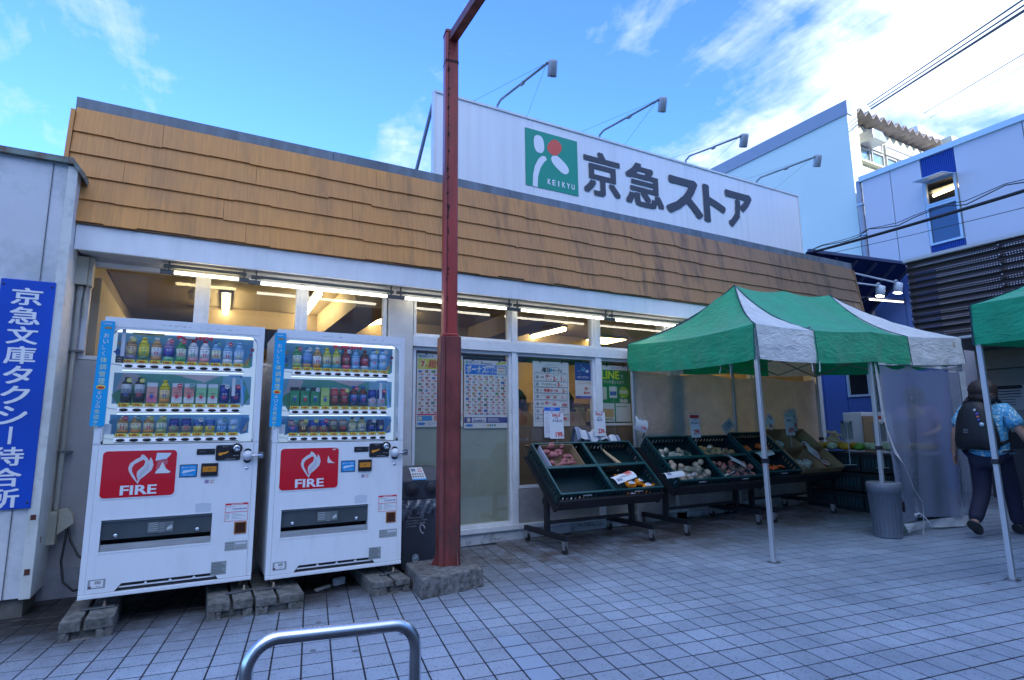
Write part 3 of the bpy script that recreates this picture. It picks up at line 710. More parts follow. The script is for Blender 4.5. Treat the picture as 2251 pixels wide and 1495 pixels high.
# corrugated roof edge
mb = MB(); xs = []; x = BX + .36; k = 0; n = 0; wl = .29
top = []
while x < 15.2:
    top.append((x, (0 if k % 2 else .11))); x += wl / 2; k += 1
y0, y1 = BY + .06, BY + 12
vs = []; fs = []
for (x, h) in top:
    zt = 7.72 + h * 1.3 + (x - 11) * .035
    vs += [(x, y0, zt), (x, y1, zt + .25), (x, y0, zt + .02), (x, y1, zt + .27)]
for q in range(len(top) - 1):
    a = q * 4; b = a + 4
    fs += [(a, a + 1, b + 1, b), (a + 2, b + 2, b + 3, a + 3), (a, b, b + 2, a + 2)]
mb.add(vs, fs); mb.build('corrugated_roof', M('old_corrugated_sheet', (.30, .27, .25), .8, var=.3, vs=7), bB)
mb = MB(); mb.box(15.22, BY - .12, 7.1, 15.6, BY + 1, 8.05); mb.build('corner_pier', creamw, bB)
mb = MB(); mb.box(15.9, BY + .9, 8.35, 22, BY + 5, 8.75); mb.box(15.8, BY + .8, 8.76, 22.1, BY + 5.1, 8.92); mb.build('upper_roof', M('white_roof_edge', (.72, .73, .74), .6, var=.05, vs=2), bB)
mb = MB(); mb.box(16.1, BY + 1.0, 7.2, 22, BY + 4, 8.345); mb.build('dark_eaves', M('dark_eave', (.07, .06, .05), .8), bB)
pg = glass_mat('pale_glass', (.55, .75, .80), 1.0, haze=.35, hcol=(.5, .68, .72))
wf = M('grey_window_frame', (.42, .43, .42), .5, .3)
yw = BY + .39
sgn = MATS.get('white_sign_sheet')
for (a, b, z0, z1, g) in ((12.10, 12.56, 6.95, 7.26, pg), (12.62, 13.10, 6.95, 7.26, pg), (13.2, 13.62, 6.95, 7.26, pg), (13.68, 14.2, 6.95, 7.26, pg), (12.10, 13.10, 7.30, 7.54, sgn), (13.2, 14.6, 7.30, 7.54, sgn)):
    m = MB(); q = .035; m.box(a, yw - .05, z0, a + q, yw + .008, z1); m.box(b - q, yw - .05, z0, b, yw + .008, z1); m.box(a + q, yw - .05, z0, b - q, yw + .008, z0 + q); m.box(a + q, yw - .05, z1 - q, b - q, yw + .008, z1)
    f = m.build('window', wf, bB); m = MB(); m.box(a + q, yw - .02, z0 + q, b - q, yw - .01, z1 - q); m.build('pane', g, f)
m = MB(); m.box(12.05, yw - .10, 6.90, 14.7, yw + .005, 6.945); m.build('sill', creamw, bB)
m = MB(); m.prism([(12.12, yw - .38, 7.28), (12.62, yw - .38, 7.28), (12.62, yw - .38, 7.38), (12.48, yw - .38, 7.50), (12.12, yw - .38, 7.50)], (0, .34, 0)); m.build('vent_hood', M('zinc_hood', (.55, .56, .58), .35, .7, var=.1), bB, bevel=.015)

# ---------------------------------------------------------------- building C: blue-white metal clad building
bC = thing('clad_building', (12, 2, .2), 'low building clad in pale lilac metal with a royal blue window strip', 'building')
lil = M('lilac_metal_cladding', (.56, .56, .62), .5, .0, var=.03, vs=.7)
CX_ = 11.0; CZ = 6.08
edges = [-9, -7.2, -5.4, -3.6, -1.8, 0., .9, 1.8, 2.7, 3.42, 4.355]
for a, b in zip(edges, edges[1:]):
    m = MB(); m.box(CX_, a + .006, .2, CX_ + .1, b - .006, CZ - .12); m.build('cladding_panel', lil, bC)
navy_p = M('blue_shade_panel', (.07, .14, .42), .5, var=.05, vs=.8)  # shade and blue light under the passage roof, put into the panel colour
for a, b in ((4.87, 5.38), (5.38, 5.90)):
    m = MB(); m.box(CX_, a + .006, 4.05, CX_ + .1, b - .006, CZ - .12); m.build('cladding_panel', lil, bC)
    m = MB(); m.box(CX_, a + .006, .2, CX_ + .1, b - .006, 4.045); m.build('lower_panel', navy_p, bC)
m = MB(); m.box(CX_ + .03, 4.36, .2, CX_ + .1, 4.865, 4.2); m.build('cladding_panel', lil, bC)
m = MB(); m.box(CX_ - .04, -9, CZ - .12, CX_ + .18, 5.93, CZ - .02); m.build('roof_edge', M('pale_blue_edge', (.50, .66, .78), .4, var=.02), bC)
m = MB(); m.box(CX_ + .1, 5.80, .2, 18, 5.90, CZ - .12); m.box(CX_ + .18, -9, CZ - .22, 18, 5.9, CZ - .14); m.box(CX_ + .3, -8.9, .2, CX_ + .4, 5.7, 3.9); m.build('rear_wall', lil, bC)
blue_rib = M('royal_blue_ribs', (.01, .06, .34), .45)
y = 4.362
for z0, z1 in ((5.52, CZ - .125), (4.205, 4.355)):
    m = MB(); y = 4.362
    while y < 4.86:
        m.prism([(CX_ + .02, y, z0), (CX_ + .005, y + .008, z0), (CX_ + .005, y + .02, z0), (CX_ + .02, y + .028, z0)], (0, 0, z1 - z0)); y += .0283
    m.box(CX_ + .025, 4.362, z0, CX_ + .06, 4.863, z1)
    o = m.build('ribbed_panel', blue_rib, bC); o['kind'] = 'stuff'
fb = M('pale_blue_frame', (.46, .62, .76), .4)
def cwin(z0, z1, g, name='window'):
    m = MB(); y0, y1 = 4.372, 4.86; f = .035
    m.box(CX_ - .02, y0, z0, CX_ + .05, y0 + f, z1); m.box(CX_ - .02, y1 - f, z0, CX_ + .05, y1, z1); m.box(CX_ - .02, y0 + f, z0, CX_ + .05, y1 - f, z0 + f); m.box(CX_ - .02, y0 + f, z1 - f, CX_ + .05, y1 - f, z1)
    o = m.build(name, fb, bC)
    if g: m = MB(); m.box(CX_ + .01, y0 + f, z0 + f, CX_ + .018, y1 - f, z1 - f); m.build('pane', g, o)
    return o
cwin(4.36, 5.06, glass_mat('blue_window_glass', (.10, .25, .45), 1.0, haze=.35, hcol=(.03, .12, .30)))
w2 = cwin(5.065, 5.515, None)
m = MB(); m.prism([(CX_ - .02, 4.38, 5.50), (CX_ - .02, 4.85, 5.50), (CX_ - .42, 4.85, 5.44), (CX_ - .42, 4.38, 5.44)], (0, 0, .012)); m.build('open_sash', fb, w2)
m = MB(); m.box(CX_ + .11, 3.6, 5.6, CX_ + 2.2, 5.6, 5.62); m.build('office_ceiling', M('office_dark', (.16, .13, .10), .8), bC)
tC = thing('office_lamp', (CX_ + .6, 4.5, 5.55), 'lit tube lamp seen through the open sash of the clad building', 'tube lamp')
MB().tube([(CX_ + .55, 4.25, 5.50), (CX_ + .75, 5.05, 5.50)], .03, 8).build('tube', warm, tC)
m = MB(); m.box(CX_ + .55, 4.2, 5.54, CX_ + .75, 5.1, 5.59); m.build('batten', fix_m, tC)
dp = thing('drain_pipe', (CX_, 5.98, 3), 'pale blue drain pipe in the gap between the two buildings', 'pipe')
MB().tube([(CX_ + .03, 5.97, .3), (CX_ + .03, 5.97, 6.0)], .05, 10).build('pipe', M('grey_blue_pipe', (.30, .34, .42), .5), dp)
for z in (1.5, 3.0, 4.2, 4.9, 5.5): m = MB(); m.box(CX_ - .03, 5.91, z, CX_ + .09, 6.03, z + .03); m.build('bracket', fb, dp)
# wall of the passage seen under the tent: panels with blue shade in their colour, with a small dark window
pw = thing('passage_wall', (11.1, 8, .3), 'blue-shaded panelled wall with small dark window seen under the tent', 'wall')
bp_ = M('blue_shade_panel', (.07, .14, .42), .55, var=.04, vs=.8)  # same colour, with the blue shade of the passage painted in
ys = [6.16, 6.635, 7.1, 7.9, 8.7, 9.5, 10.4, 11.5, 13]
for a, b in zip(ys, ys[1:]):
    if a == 6.16:
        for z0, z1 in ((.25, 1.83), (2.42, 3.75)): m = MB(); m.box(11.08, a + .006, z0 + .006, 11.14, b - .006, z1 - .006); m.build('panel', bp_, pw)
        m = MB(); m.box(11.06, a + .02, 1.84, 11.13, b - .02, 1.88); m.box(11.06, a + .02, 2.37, 11.13, b - .02, 2.41); m.box(11.06, a + .02, 1.88, 11.13, a + .06, 2.37); m.box(11.06, b - .06, 1.88, 11.13, b - .02, 2.37); f = m.build('window', fb, pw)
        m = MB(); m.box(11.1, a + .06, 1.88, 11.105, b - .06, 2.37); m.build('pane', M('dark_pane', (.02, .025, .03), .1), f)
    else:
        m = MB(); m.box(11.08, a + .006, .25, 11.14, b - .006, 3.75); m.build('panel', bp_, pw)
m = MB(); m.box(11.15, 6.16, .2, 11.19, 13, 3.76); m.build('backing', M('dark_joint', (.12, .13, .16), .8), pw)

# perforated brown screen over the entrance
scn = thing('perforated_screen', (9, 1, 3), 'dark brown corrugated perforated screen over the entrance at right', 'screen')
pm = bpy.data.materials.new('perforated_brown_metal'); pm.use_nodes = True
def _perf():
    t = pm.node_tree; b = t.nodes['Principled BSDF']; b.inputs['Base Color'].default_value = (.055, .038, .038, 1); b.inputs['Roughness'].default_value = .45; b.inputs['Metallic'].default_value = .3
    geo = t.nodes.new('ShaderNodeNewGeometry'); s = t.nodes.new('ShaderNodeSeparateXYZ'); t.links.new(geo.outputs['Position'], s.inputs[0])
    def ma(op, a, b_=None):
        n = t.nodes.new('ShaderNodeMath'); n.operation = op
        for i, q in enumerate((a, b_)):
            if q is None: continue
            if isinstance(q, (int, float)): n.inputs[i].default_value = q
            else: t.links.new(q, n.inputs[i])
        return n.outputs[0]
    p = .030
    fy = ma('SUBTRACT', ma('FRACT', ma('DIVIDE', s.outputs[1], p)), .5); fz = ma('SUBTRACT', ma('FRACT', ma('DIVIDE', s.outputs[2], p)), .5)
    d = ma('SQRT', ma('ADD', ma('MULTIPLY', fy, fy), ma('MULTIPLY', fz, fz))); hole = ma('LESS_THAN', d, .24)
    band = ma('GREATER_THAN', ma('FRACT', ma('ADD', ma('DIVIDE', s.outputs[2], .1), .15)), .48)
    f = ma('MULTIPLY', hole, band); tr = t.nodes.new('ShaderNodeBsdfTransparent'); mx = t.nodes.new('ShaderNodeMixShader')
    t.links.new(f, mx.inputs[0]); t.links.new(b.outputs[0], mx.inputs[1]); t.links.new(tr.outputs[0], mx.inputs[2]); t.links.new(mx.outputs[0], t.nodes['Material Output'].inputs[0])
_perf()
for (ya, yb, dx) in ((3.2, 4.33, 0), (1.4, 3.23, -.02), (-.6, 1.43, 0), (-2.4, -.57, -.02)):
    vs = []; fs = []; n = 96
    for k in range(n + 1):
        z = 2.48 + (3.64 - 2.48) * k / n; x = 9.0 + dx + .020 * math.sin(2 * math.pi * (z - 2.48) / .1)
        vs += [(x, ya, z), (x, yb, z)]
    for k in range(n): fs.append((2 * k, 2 * k + 2, 2 * k + 3, 2 * k + 1))
    m = MB(); m.add(vs, fs, True); m.build('screen_sheet', pm, scn)
    m = MB()
    for k in range(9):
        z = 2.55 + k * .13; m.tube([(8.955, yb - .02, z), (8.975, yb - .02, z)], .008, 6)
    o = m.build('bolts', M('bright_bolt', (.6, .6, .65), .3, .6), scn); o['kind'] = 'stuff'
m = MB(); m.box(8.95, -3, 3.645, 9.06, 4.345, 3.69); m.build('top_rail', M('pale_grey_rail', (.55, .56, .58), .4), scn)
m = MB(); m.box(8.95, -3, 2.44, 9.06, 4.34, 2.472); m.build('bottom_rail', MATS['pale_grey_rail'], scn)
for y in (4.28, 3.2, 1.4, -.6): m = MB(); m.box(9.05, y, 2.47, 9.10, y + .05, 3.64); m.build('post', MATS['grey_steel'], scn)
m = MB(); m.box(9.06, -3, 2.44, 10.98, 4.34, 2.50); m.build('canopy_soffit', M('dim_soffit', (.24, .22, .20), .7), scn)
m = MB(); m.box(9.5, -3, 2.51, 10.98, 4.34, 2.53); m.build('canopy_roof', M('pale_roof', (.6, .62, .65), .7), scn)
# wall and notice beneath it
ew = thing('entrance_wall', (10.7, 2, .2), 'dim beige panelled wall under the perforated screen', 'wall')
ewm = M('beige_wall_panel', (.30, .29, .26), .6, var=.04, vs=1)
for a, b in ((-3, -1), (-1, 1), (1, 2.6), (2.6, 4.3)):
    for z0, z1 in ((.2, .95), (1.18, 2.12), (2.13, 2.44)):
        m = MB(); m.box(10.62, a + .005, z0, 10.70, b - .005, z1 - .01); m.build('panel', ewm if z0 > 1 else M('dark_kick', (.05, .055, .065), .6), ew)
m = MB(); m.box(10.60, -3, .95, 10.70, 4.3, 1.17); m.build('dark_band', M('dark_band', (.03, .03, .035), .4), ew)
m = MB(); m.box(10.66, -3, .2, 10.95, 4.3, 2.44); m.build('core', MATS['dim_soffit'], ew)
ntc = thing('notice', (10.6, 4, 1.7), 'white notice with dark heading on the beige wall by the entrance', 'notice')
m = MB(); m.col = (.45, .47, .50); m.box(10.608, 3.74, 1.50, 10.614, 4.13, 1.87); m.col = (.02, .02, .03); m.box(10.605, 3.76, 1.81, 10.6075, 4.11, 1.865)
for q in range(6):
    m.col = (.05, .05, .07); m.box(10.605, 3.78 + (.08 if q > 2 else 0), 1.77 - q * .04, 10.6075, 4.09, 1.78 - q * .04 + (.006 if q < 2 else 0))
m.build('sheet', PRINT, ntc)

# translucent blue passage roof between shop and neighbours
pr_ = thing('passage_roof', (10.2, 7, 4), 'dark blue translucent roof over the passage beside the shop', 'canopy')
bt = bpy.data.materials.new('blue_polycarbonate'); bt.use_nodes = True
t = bt.node_tree; t.nodes.clear(); o_ = t.nodes.new('ShaderNodeOutputMaterial'); a_ = t.nodes.new('ShaderNodeBsdfTranslucent'); a_.inputs[0].default_value = (.01, .03, .14, 1)
b_ = t.nodes.new('ShaderNodeBsdfDiffuse'); b_.inputs[0].default_value = (.03, .05, .13, 1); x_ = t.nodes.new('ShaderNodeMixShader'); x_.inputs[0].default_value = .5
t.links.new(a_.outputs[0], x_.inputs[1]); t.links.new(b_.outputs[0], x_.inputs[2]); t.links.new(x_.outputs[0], o_.inputs[0])
SLP = [(5.46, 4.10), (6.60, 3.16)]; FY = lambda x: 5.50 - (x - 8.5) * .145
for a, b in ((8.5, 9.3), (9.3, 10.15), (10.15, 10.98)):
    m = MB(); m.prism([(a + .005, FY(a), SLP[0][1]), (b - .005, FY(b), SLP[0][1]), (b - .005, FY(b) + 1.1, SLP[1][1]), (a + .005, FY(a) + 1.1, SLP[1][1])], (0, .004, .005)); m.build('roof_sheet', bt, pr_)
for x in (9.15, 9.6, 10.05, 10.5, 10.9): m = MB(); m.bar((x, FY(x) + .02, SLP[0][1] - .045), (x, FY(x) + 1.1, SLP[1][1] - .045), .035, .05); m.build('rafter', M('navy_purlin', (.03, .045, .10), .6), pr_)
m = MB(); m.bar((9.0, FY(9.) + .55, 3.58), (10.97, FY(10.97) + .55, 3.58), .04, .04); m.build('purlin', MATS['navy_purlin'], pr_)
m = MB(); m.bar((8.5, FY(8.5) - .01, 4.10), (10.98, FY(10.98) - .01, 4.10), .03, .05); m.build('front_edge', M('navy_edge', (.05, .07, .16), .5), pr_)
m = MB(); m.bar((8.9, FY(8.9) + 1.14, 3.09), (10.98, FY(10.98) + 1.14, 3.09), .10, .13); m.build('peeling_beam', M('peeling_beam', (.45, .50, .62), .8, dirt=1., dcol=(.10, .07, .06), ds=6), pr_)
m = MB(); m.box(8.9, 6.71, 2.40, 10.98, 6.76, 3.1); m.build('hanging_wall', M('end_wall', (.20, .24, .34), .8, var=.2), pr_)
g2_ = 'lit spotlights at the right end of the shop roof'
def litspot(ax, ay, az, hx, hy, hz, label):
    t = thing('spotlight', (ax, ay, az), label, 'spotlight', g2_)
    MB().tube([(ax, ay, az), (hx, hy, hz + .08)], .016, 6).build('arm', M('pale_arm', (.5, .56, .66), .4), t)
    ax_ = Vector((-.12, .12, -1)).normalized(); R = ax_.to_track_quat('Z', 'Y').to_matrix().to_4x4(); R.translation = Vector((hx + .03, hy, hz + .08))
    m = MB(R); m.lathe([(.03, -.01), (.062, 0), (.07, .02), (.07, .17)], (0, 0, 0), 14); hd = m.build('lamp_head', M('white_housing', (.6, .66, .75), .4), t)
    m = MB(R); m.lathe([(.060, .1705), (.062, .173)], (0, 0, 0), 14); m.build('lens', tube_mat('lit_lens', (1, .97, .9), 14), hd)
    MB().tube([(hx - .09, hy, hz + .10), (hx - .03, hy, hz + .13), (hx + .03, hy, hz + .09)], .015, 5).build('knuckle', MATS['pale_arm'], t)
litspot(9.47, 5.42, 3.84, 10.42, 5.18, 3.63, 'lit white spotlight, higher one at the right end of the shop')
litspot(9.47, 5.35, 3.64, 9.98, 5.24, 3.54, 'lit white spotlight, lower one at the right end of the shop')
t_ = thing('fluorescent_lamp', (10.4, 5.4, 3.45), 'dim tube lamp under the blue passage roof', 'tube lamp')
MB().tube([(10.08, 5.48, 3.45), (10.85, 5.34, 3.45)], .014, 6).build('tube', tube_mat('dim_tube', (1, .9, .75), 2), t_)
m = MB(); m.bar((10.0, 5.495, 3.475), (10.9, 5.33, 3.475), .05, .03); m.bar((10.4, 5.43, 3.48), (10.4, 5.45, 4.08), .01); m.build('batten', MATS['navy_purlin'], t_)

# ---------------------------------------------------------------- station building across the square, behind the camera
stn = thing('station_building', (2, -16, 0), 'cream station building across the square with rows of windows', 'building')
scm = M('cream_station_wall', (.52, .49, .42), .85, var=.04, vs=1)
m = MB(); m.box(-16, -24, -.5, 22, -15, 12.9); m.build('wall', scm, stn)
m = MB(); m.box(-16.2, -15.02, 12.9, 22.2, -14.7, 13.2); m.build('roof_edge', MATS['slate_blue_fascia'], stn)
sg = M('station_glass', (.08, .10, .12), .08)
for i in range(11):
    for j in range(3):
        x = -14.5 + i * 3.1; z = 3.0 + j * 3.1
        m = MB(); m.box(x, -15.03, z, x + 2.0, -14.97, z + 1.4); f = m.build('window', wf, stn)
        m = MB(); m.box(x + .08, -14.968, z + .08, x + .96, -14.962, z + 1.32); m.box(x + 1.04, -14.968, z + .08, x + 1.92, -14.962, z + 1.32); m.build('pane', sg, f)

# ---------------------------------------------------------------- overhead wires
wm = M('black_wire', (.012, .012, .015), .6)
def wire(a, b, r, label, sag=.0, grp='overhead cables', wob=0.):
    a = Vector(a); b = Vector(b); n = 24; pts = []
    for k in range(n + 1):
        s_ = k / n; p = a.lerp(b, s_); p.z -= sag * 4 * s_ * (1 - s_)
        if wob: p.z += wob * math.sin(s_ * 37) + wob * .5 * math.sin(s_ * 61 + 1); p.x += wob * .5 * math.cos(s_ * 43)
        pts.append(p)
    m = MB(); m.tube(pts, r, 5); o = m.build('overhead_cable', wm); tag(o, label, 'cable', grp); return o
a = Vector((8.62, 5.50, 4.09)); b = Vector((7.3, 1.53, 3.72)); dirv = b - a
wire(a, a + dirv * 1.35, .022, 'thick black cable bundle rising from the roof corner to the right edge', .05)
wire(a + Vector((0, 0, .03)), a + dirv * 1.35 + Vector((0, 0, .05)), .007, 'thin cable twisted loosely round the thick black bundle', .0, wob=.03)
wire(a + Vector((0, 0, .05)), a + dirv * 1.35 + Vector((0, 0, .09)), .005, 'thinnest cable floating just above the thick black bundle', .0, wob=.018)
wire(a + Vector((.1, 0, -.05)), Vector((7.0, 1.2, 3.38)), .004, 'single thin wire hanging below the black cable bundle', .03)
wire((14, 7.09, 8.95), (8.2, 1.95, 6.15), .02, 'overhead cable at upper right, lowest of the three close cables', 0)
wire((14, 7.12, 9.02), (8.2, 1.95, 6.22), .012, 'overhead cable at upper right, middle of the three close cables', 0)
wire((14, 7.16, 9.10), (8.2, 1.95, 6.30), .012, 'overhead cable at upper right, highest of the three close cables', 0)
wire((14, 6.0, 8.26), (9.0, 2.45, 6.02), .007, 'thin wire at upper right, upper of the two thin ones', 0)
wire((14, 5.9, 8.1), (9.0, 2.5, 5.85), .004, 'faintest thin wire at upper right over the white roof', 0)
# ================================================================ VENDING MACHINES
vm_white = M('white_machine_enamel', (.78, .80, .83), .28, var=.02, vs=1.5, coat=.3, dirt=.16, dcol=(.42, .42, .42), ds=5, stretch=(2.5, 1, .5))
seam = M('black_seam', (.03, .03, .035), .7)
vm_glass = glass_mat('machine_glass', (.93, .95, .97), .75)
chrome = M('chrome', (.75, .76, .78), .15, 1.)
steel_d = M('brushed_steel', (.30, .31, .32), .35, .85, var=.2, vs=6, stretch=(1, 1, 12))
blackp = M('black_plastic', (.018, .018, .022), .35)
button_m = M('dark_button', (.02, .015, .014), .25)
def flat(mb, pts, y, col):      # pts in (x,z), printed at local depth y
    mb.col = col; mb.add([(x, y, z) for x, z in pts], [tuple(range(len(pts)))])
def rect(mb, x0, z0, x1, z1, y, col): flat(mb, [(x0, z0), (x1, z0), (x1, z1), (x0, z1)], y, col)
def bottle(mb, x, y, z, h, kind, c):
    """c: cap, liquid/top, label, bottom"""
    r = .033
    def seg(z0, z1, r0, r1, col):
        mb.col = col; mb.lathe([(r0, z0), (r1, z1)], (x, y, z), 10)
    if kind == 'pet':
        seg(0, h * .16, r, r, c[3]); seg(h * .16, h * .56, r * 1.005, r * 1.005, c[2]); seg(h * .56, h * .66, r, r, c[1]); seg(h * .66, h * .88, r, r * .42, c[1]); seg(h * .88, h, r * .45, r * .45, c[0])
    elif kind == 'tall':
        seg(0, h * .35, r, r, c[3]); seg(h * .35, h * .72, r, r, c[2]); seg(h * .72, h * .9, r, r * .45, c[1]); seg(h * .9, h, r * .46, r * .46, c[0])
    elif kind == 'can':
        seg(0, h * .05, r * .85, r, c[3]); seg(h * .05, h * .42, r, r, c[3]); seg(h * .42, h * .86, r, r, c[2]); seg(h * .86, h * .96, r, r * .86, c[1]); seg(h * .96, h, r * .86, r * .86, (.6, .6, .62))
    elif kind == 'boxc':
        mb.col = c[3]; mb.box(x - .031, y - .02, z, x + .031, y + .02, z + h * .3); mb.col = c[2]; mb.box(x - .031, y - .02, z + h * .3, x + .031, y + .02, z + h * .8); mb.col = c[0]; mb.box(x - .031, y - .02, z + h * .8, x + .031, y + .02, z + h)
W_ = (.75, .76, .78); OR = (.62, .25, .05); YE = (.75, .60, .02); GR = (.08, .35, .12); BL = (.03, .16, .50); RE = (.65, .03, .05); BK = (.03, .03, .035); LB = (.25, .50, .78); BR = (.16, .05, .03); PK = (.72, .2, .3); LG = (.42, .62, .15); NV = (.02, .04, .22); CR = (.72, .66, .45); TA = (.55, .30, .10)
prod1 = [
 [('pet', (W_, (.5, .3, .15), (.6, .45, .3), (.25, .22, .35)), 180), ('pet', (YE, YE, (.75, .7, .1), (.12, .25, .15)), 180), ('pet', (W_, TA, W_, (.6, .3, .12)), 160), ('pet', (W_, (.4, .25, .45), (.1, .08, .35), (.2, .55, .3)), 180), ('pet', (W_, GR, (.7, .75, .6), (.1, .4, .15)), 150), ('pet', (RE, W_, W_, (.7, .3, .35)), 150), ('pet', (RE, W_, W_, (.7, .3, .35)), 150), ('pet', (BL, LB, (.7, .72, .5), (.05, .15, .45)), 130), ('pet', (LB, LB, (.5, .65, .82), W_), 170), ('pet', (LB, LB, (.5, .65, .82), W_), 170)],
 [('tall', (BK, BK, (.5, .52, .55), BK), 170), ('tall', (BK, BK, (.5, .52, .55), BK), 170), ('boxc', (W_, W_, (.75, .35, .3), PK), 150), ('pet', (YE, YE, (.8, .6, .3), OR), 150), ('boxc', (W_, W_, (.75, .3, .25), W_), 150), ('boxc', (W_, W_, (.75, .3, .25), W_), 150), ('boxc', (W_, W_, (.3, .6, .3), W_), 150), ('boxc', (W_, W_, (.3, .6, .3), W_), 150), ('can', (NV, NV, (.02, .05, .30), NV), 220), ('can', (NV, NV, (.02, .05, .30), NV), 220)],
 [('pet', (W_, TA, CR, OR), 140), ('pet', (W_, TA, CR, OR), 140), ('pet', (W_, TA, CR, OR), 140), ('pet', (W_, (.4, .5, .2), (.7, .75, .6), (.4, .45, .15)), 140), ('can', (NV, NV, (.05, .06, .3), (.35, .28, .2)), 130), ('can', (NV, NV, (.05, .06, .3), (.35, .28, .2)), 130), ('can', (BL, LB, (.05, .15, .45), (.7, .55, .1)), 150), ('can', (BL, LB, (.05, .15, .45), (.7, .55, .1)), 150), ('can', (LB, LB, (.45, .62, .85), LB), 150), ('can', (LB, LB, (.45, .62, .85), LB), 150)]]
prod2 = [
 [('pet', (GR, GR, (.65, .75, .65), (.35, .5, .15)), 160), ('pet', (BL, LB, (.15, .3, .7), TA), 140), ('pet', (W_, TA, W_, OR), 160), ('pet', (YE, (.6, .6, .1), (.7, .65, .4), (.1, .4, .5)), 160), ('pet', (YE, (.6, .6, .1), (.7, .65, .4), (.1, .4, .5)), 160), ('pet', (RE, (.3, .05, .05), (.35, .08, .1), PK), 150), ('pet', (LB, LB, (.3, .5, .8), LB), 150), ('pet', (BR, (.1, .03, .02), (.35, .05, .08), (.5, .6, .7)), 180), ('tall', (BL, LB, (.4, .6, .85), LB), 130), ('tall', (BL, LB, (.4, .6, .85), LB), 130)],
 [('boxc', (BK, GR, (.05, .30, .12), (.05, .25, .12)), 140), ('boxc', (BK, GR, (.05, .30, .12), (.05, .25, .12)), 140), ('boxc', (BK, GR, (.05, .30, .12), (.05, .25, .12)), 140), ('boxc', (LG, LG, (.5, .62, .2), LG), 140), ('can', (RE, (.5, .03, .03), (.4, .08, .07), BR), 130), ('can', (RE, (.5, .03, .03), (.4, .08, .07), BR), 130), ('pet', (BL, BR, (.03, .1, .35), (.04, .05, .1)), 170), ('pet', (BL, BR, (.03, .1, .35), (.04, .05, .1)), 170), ('can', (NV, NV, (.02, .05, .30), (.5, .5, .6)), 220), ('can', (NV, NV, (.02, .05, .30), (.5, .5, .6)), 220)],
 [('can', (BL, NV, (.5, .3, .3), BL), 140), ('can', (BR, BR, (.45, .35, .2), BR), 140), ('can', (BL, BL, (.04, .08, .4), (.4, .15, .1)), 140), ('can', (BL, BL, (.04, .08, .4), (.4, .15, .1)), 140), ('can', (BR, BR, (.4, .35, .3), BR), 140), ('can', (BR, BR, (.4, .35, .3), BR), 140), ('pet', (BK, (.4, .4, .2), (.62, .6, .42), (.35, .4, .35)), 170), ('pet', (BK, (.4, .4, .2), (.62, .6, .42), (.35, .4, .35)), 170), ('can', (BK, NV, (.04, .05, .12), NV), 160), ('can', (BK, NV, (.04, .05, .12), NV), 160)]]
